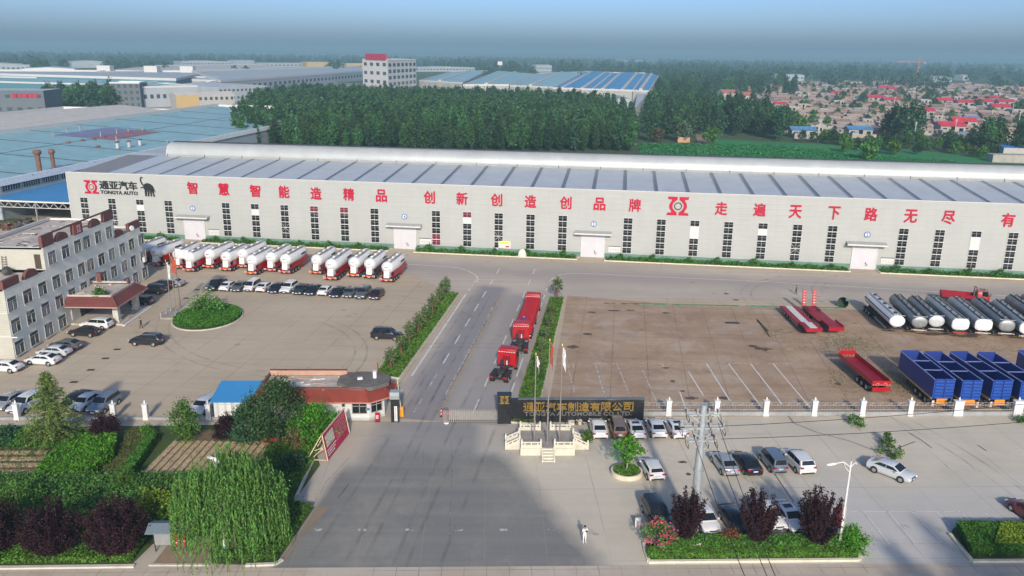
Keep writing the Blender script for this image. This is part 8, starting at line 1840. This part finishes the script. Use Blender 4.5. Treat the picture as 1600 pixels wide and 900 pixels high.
# car park beds
cover('bed_grass', 'bright green ground cover along the car park bed', 'ground cover', in_px(17000, [(1012, 875), (1010, 862), (1344, 860), (1340, 873)], rg_), .55, .15, L_GRS); cover('bed_undergrowth', 'mixed undergrowth between the purple shrubs', 'undergrowth', in_px(9000, [(1030, 862), (1030, 848), (1338, 848), (1340, 862)], rg_), .9, .17, L_MID)
fb = thing('flowering_bush', 'bush covered in pink blossom at the corner of the car park bed', 'bush', g(1027, 856)); link('trunk', trunk_mesh(2.0, .07, 4, limbs=6, z0=.1), fb); link('crown', crown_mesh('crown', ovoid(1.45, .1, 2.9, .4, .3), 40, 18, .25, .12, L_MID, 140), fb); link('blossom', crown_mesh('blossom', ovoid(1.5, .4, 3.0, .45, .75), 60, 9, .14, .10, L_PINK, 141), fb)
big_tree('small_bush', 'rusty orange bush beside the second purple shrub', 1142, 852, 1.5, 1.9, leafmat('rusty_leaf', (.2, .08, .03)), 24, 16, .2, .12, 142, cat='bush', z0=.02); big_tree('green_bush', 'leafy green bush at the foot of the street lamp', 1330, 862, 2.4, 2.4, L_BRT, 46, 20, .26, .15, 143, cat='bush', z0=.02)
hedge_w = in_px(30000, [(1492, 829), (1517, 873), (1690, 873), (1690, 831)], rg_)
cover('clipped_hedge', 'dense clipped green hedge in the corner bed', 'hedge', hedge_w, 1.05, .15, L_HED, kind='thing', hmin=.2); cover('yellow_hedge', 'yellow green top of the corner hedge', 'hedge', in_px(7000, [(1560, 833), (1550, 866), (1690, 868), (1690, 832)], rg_), 1.2, .14, L_YEL, kind='thing', hmin=.65)
for px, py, w_, h, lb in [(1336, 664, 2.4, 1.2, 'clump of green weeds below the fence pillar'), (1385, 694, 1.5, 1.3, 'small green sapling behind the lone saloon'), (1392, 711, 3.0, 1.1, 'patch of green weeds beside the lone saloon'), (917, 698, 1.3, 2.0, 'leaning green bush beside the flag platform'), (1600, 660, 1.8, .8, 'clump of weeds at the fence near the right edge'), (1240, 622, .01, .1, '')]:
    if lb: o = link('weed_clump', crown_mesh('weed_clump', ovoid(w_ / 2, 0, h, .4, .2), 30, 14, .16, .12, L_MID, px), None, g(px, py)); tag(o, lb, 'weeds')
o = link('potted_plant', crown_mesh('potted_plant', ovoid(1.0, 0, 1.5, .4, .3), 26, 14, .2, .17, L_MID, 150), None, OC + Vector((4.6, 15.6, 4.5))); tag(o, 'leafy plants growing on the porch roof of the office', 'plant')
WD_ = leafmat('yard_weed', (.22, .19, .075), hue=.03); wr_ = np.random.default_rng(9)
cover('yard_weeds', 'dry weeds in the worn patches of the brown yard', 'weeds', np.concatenate([np.array(g(px, py)[:2]) + wr_.normal(size=(n, 2)) * (sx, sy) for px, py, n, sx, sy in ((1335, 538, 1100, 2.6, 3.0), (1318, 542, 500, 2.2, 2.2), (1408, 604, 700, 1.6, 3.0), (1385, 585, 300, 1.2, 2.0), (1318, 600, 350, 1.3, 2.2), (1310, 585, 150, 1.0, 2.0), (1480, 530, 150, 5, 1.2), (1212, 520, 140, 1.5, 1.5), (1560, 545, 160, 3, 1.5))]), .14, .13, WD_, flat=.8)
cover('field_crop', 'even green crop covering the field behind the warehouse', 'crop', in_px(16000, [(996, 240), (1003, 226), (1225, 228), (1340, 243), (1500, 254), (1480, 262), (1000, 250)], rg_), .8, .5, leafmat('crop_leaf', (.045, .24, .065), rnd=0), flat=1.0)
# roadside trees just outside the frame: their shadows reach into the car park
for k, (x, y) in enumerate([(36.0, 38), (41, 39), (45, 37)]): tree('roadside_tree', 'roadside tree standing below the lower edge of the view by the hedge bed', 'tree', (x, y, 0), trunk_mesh(9, .25, 31 + k), crown_mesh('crown', ovoid(2.8, 4, 12.5 + k, .4, .4), 70, 18, .45, .3, L_MID, 160 + k), 'roadside trees below the view')

# ---------------------------------------------------------------- people
def person(label, loc, rz, joints, skin_, top, legs, shoe, hair, held=None):
    """joints: name -> (x, y, z); one skinned body, coloured by region; faces +y"""
    V = []; Rr = []; names = list(joints)
    for k in names: V.append(joints[k][0]); Rr.append(joints[k][1])
    E_ = [('pelvis', 'chest'), ('chest', 'neck'), ('neck', 'head'), ('head', 'crown')]
    for s_ in 'LR': E_ += [('chest', 'sh' + s_), ('sh' + s_, 'el' + s_), ('el' + s_, 'wr' + s_), ('wr' + s_, 'ha' + s_), ('pelvis', 'hip' + s_), ('hip' + s_, 'kn' + s_), ('kn' + s_, 'an' + s_), ('an' + s_, 'toe' + s_)]
    me = bpy.data.meshes.new('body'); me.from_pydata(V, [(names.index(a), names.index(b)) for a, b in E_], []); o = bpy.data.objects.new('body', me); COL.objects.link(o)
    md = o.modifiers.new('skin', 'SKIN'); md.use_smooth_shade = True
    for i, r in enumerate(Rr): me.skin_vertices[0].data[i].radius = (r if isinstance(r, tuple) else (r, r)); me.skin_vertices[0].data[i].use_root = (names[i] == 'pelvis')
    sb = o.modifiers.new('sub', 'SUBSURF'); sb.levels = 1; sb.render_levels = 1
    m2 = bpy.data.meshes.new_from_object(o.evaluated_get(bpy.context.evaluated_depsgraph_get())); bpy.data.objects.remove(o)
    m2.materials.clear()
    for m in (skin_, top, legs, shoe): m2.materials.append(m)
    zp = joints['pelvis'][0][2]
    for p in m2.polygons:
        c = p.center; best = min(((Vector(joints[k][0]) - c).length, k) for k in names)[1]
        p.material_index = 3 if best.startswith(('toe',)) or c.z < .1 else 0 if best in ('head', 'crown', 'neck') or best.startswith('ha') else 2 if c.z < zp + .03 and not best.startswith(('el', 'wr')) else 1
    t = thing('person', label, 'person', loc, rz); link('body', m2, t)
    hd = Vector(joints['head'][0]); q = MB(); q.loft([[hd + Vector((r * math.cos(a), r * .95 * math.sin(a) - .015, z)) for a in [2 * math.pi * i / 10 for i in range(10)]] for r, z in ((.098, .03), (.112, .08), (.10, .14), (.06, .185), (.01, .2))], hair); q.build('hair', t)
    q = MB(); q.box(hd + Vector((0, .115, .02)), (.03, .04, .05), skin_); q.box(hd + Vector((-.04, .105, .045)), (.03, .015, .012), M_BLACK); q.box(hd + Vector((.04, .105, .045)), (.03, .015, .012), M_BLACK); q.box(hd + Vector((0, .105, -.045)), (.045, .012, .01), mat('lip', (.35, .12, .1), .6)); q.build('face', t)
    for s_, sx in (('L', -1), ('R', 1)):
        wr, ha = Vector(joints['wr' + s_][0]), Vector(joints['ha' + s_][0]); d = (ha - wr).normalized(); side = d.cross(Vector((0, 0, 1))); side = side.normalized() if side.length > .1 else Vector((1, 0, 0)); q = MB()
        for k, L in enumerate((.07, .08, .075, .06)): b0 = ha + side * (k - 1.5) * .021; q.tube([b0, b0 + d * L * .6, b0 + d * L + Vector((0, 0, -.015))], .010, skin_, n=5)
        b0 = wr + d * .04 - side * .035; q.tube([b0, b0 + d * .04 - side * .03, b0 + d * .075 - side * .03], .011, skin_, n=5); q.build('fingers', t)
    return t
M_SKIN = mat('skin', (.45, .28, .2), .6); M_HAIR = mat('black_hair', (.015, .013, .012), .6); M_CLW = mat('white_cloth', (.72, .71, .68), .85, var=.06); M_CLB = mat('black_cloth', (.02, .02, .024), .85); M_CLN = mat('navy_cloth', (.04, .05, .08), .85); M_SHW = mat('white_shoe', (.6, .6, .58), .7)
def pose(raised=False, stride=0.0):
    J = {'pelvis': ((0, 0, .95), (.155, .11)), 'chest': ((0, .0, 1.32), (.165, .115)), 'neck': ((0, .01, 1.5), .06), 'head': ((0, .03, 1.6), (.088, .1)), 'crown': ((0, .02, 1.69), (.07, .08))}
    for s_, sx in (('L', -1), ('R', 1)):
        J['sh' + s_] = ((sx * .2, 0, 1.42), .062); J['hip' + s_] = ((sx * .1, 0, .88), .09); st = stride * sx
        if raised: J['el' + s_] = ((sx * .26, .14, 1.2), .045); J['wr' + s_] = ((sx * .1, .34, 1.34), .033); J['ha' + s_] = ((sx * .06, .38, 1.38), .036)
        else: J['el' + s_] = ((sx * .26, -.03 - st * .3, 1.13), .045); J['wr' + s_] = ((sx * .26, .05 - st * .6, .88), .033); J['ha' + s_] = ((sx * .26, .06 - st * .65, .8), .036)
        J['kn' + s_] = ((sx * .11, .03 + st * .35, .5), .062); J['an' + s_] = ((sx * .12, st * .75 - .02, .085), .043); J['toe' + s_] = ((sx * .14, st * .75 + .15, .045), .042)
    return J
t = person('person in white shirt and trousers standing on the asphalt, holding a small camera up', g(913, 848), R(200), pose(True), M_SKIN, M_CLW, M_CLW, M_SHW, M_HAIR)
q = MB(); q.box((0, .42, 1.42), (.15, .07, .1), M_BLACK); q.cyl((0, .45, 1.42), (0, .52, 1.42), .035, M_BLACK, n=10); o = q.build('camera_device', None, g(913, 848), R(200)); tag(o, 'small black camera held up by the person in white', 'camera')
person('person in black clothes walking across the left yard near the estate car', g(221, 513), R(150), pose(False, .22), M_SKIN, M_CLB, M_CLB, M_CLB, M_HAIR)
person('person in dark clothes walking along the road before the warehouse', g(1243.5, 460), R(75), pose(False, .25), M_SKIN, M_CLN, M_CLB, M_CLB, M_HAIR)

# ---------------------------------------------------------------- the air itself
hz = bpy.data.meshes.new('haze'); hb = MB(); hb.box((0, 3350, HAZE_TOP / 2 - .75), (13000, 7500, HAZE_TOP + 1.5), M_WHITE); o = hb.build('haze')
m = bpy.data.materials.new('haze_air'); m.use_nodes = True; t = m.node_tree; t.nodes.remove(t.nodes['Principled BSDF']); pv = t.nodes.new('ShaderNodeVolumePrincipled'); pv.inputs['Color'].default_value = (*HAZE_COL, 1); pv.inputs['Density'].default_value = HAZE_D; pv.inputs['Anisotropy'].default_value = HAZE_G
t.links.new(pv.outputs[0], [n for n in t.nodes if n.type == 'OUTPUT_MATERIAL'][0].inputs['Volume']); o.data.materials.clear(); o.data.materials.append(m); tag(o, 'pale blue haze filling the air towards the horizon', 'haze', kind='stuff')
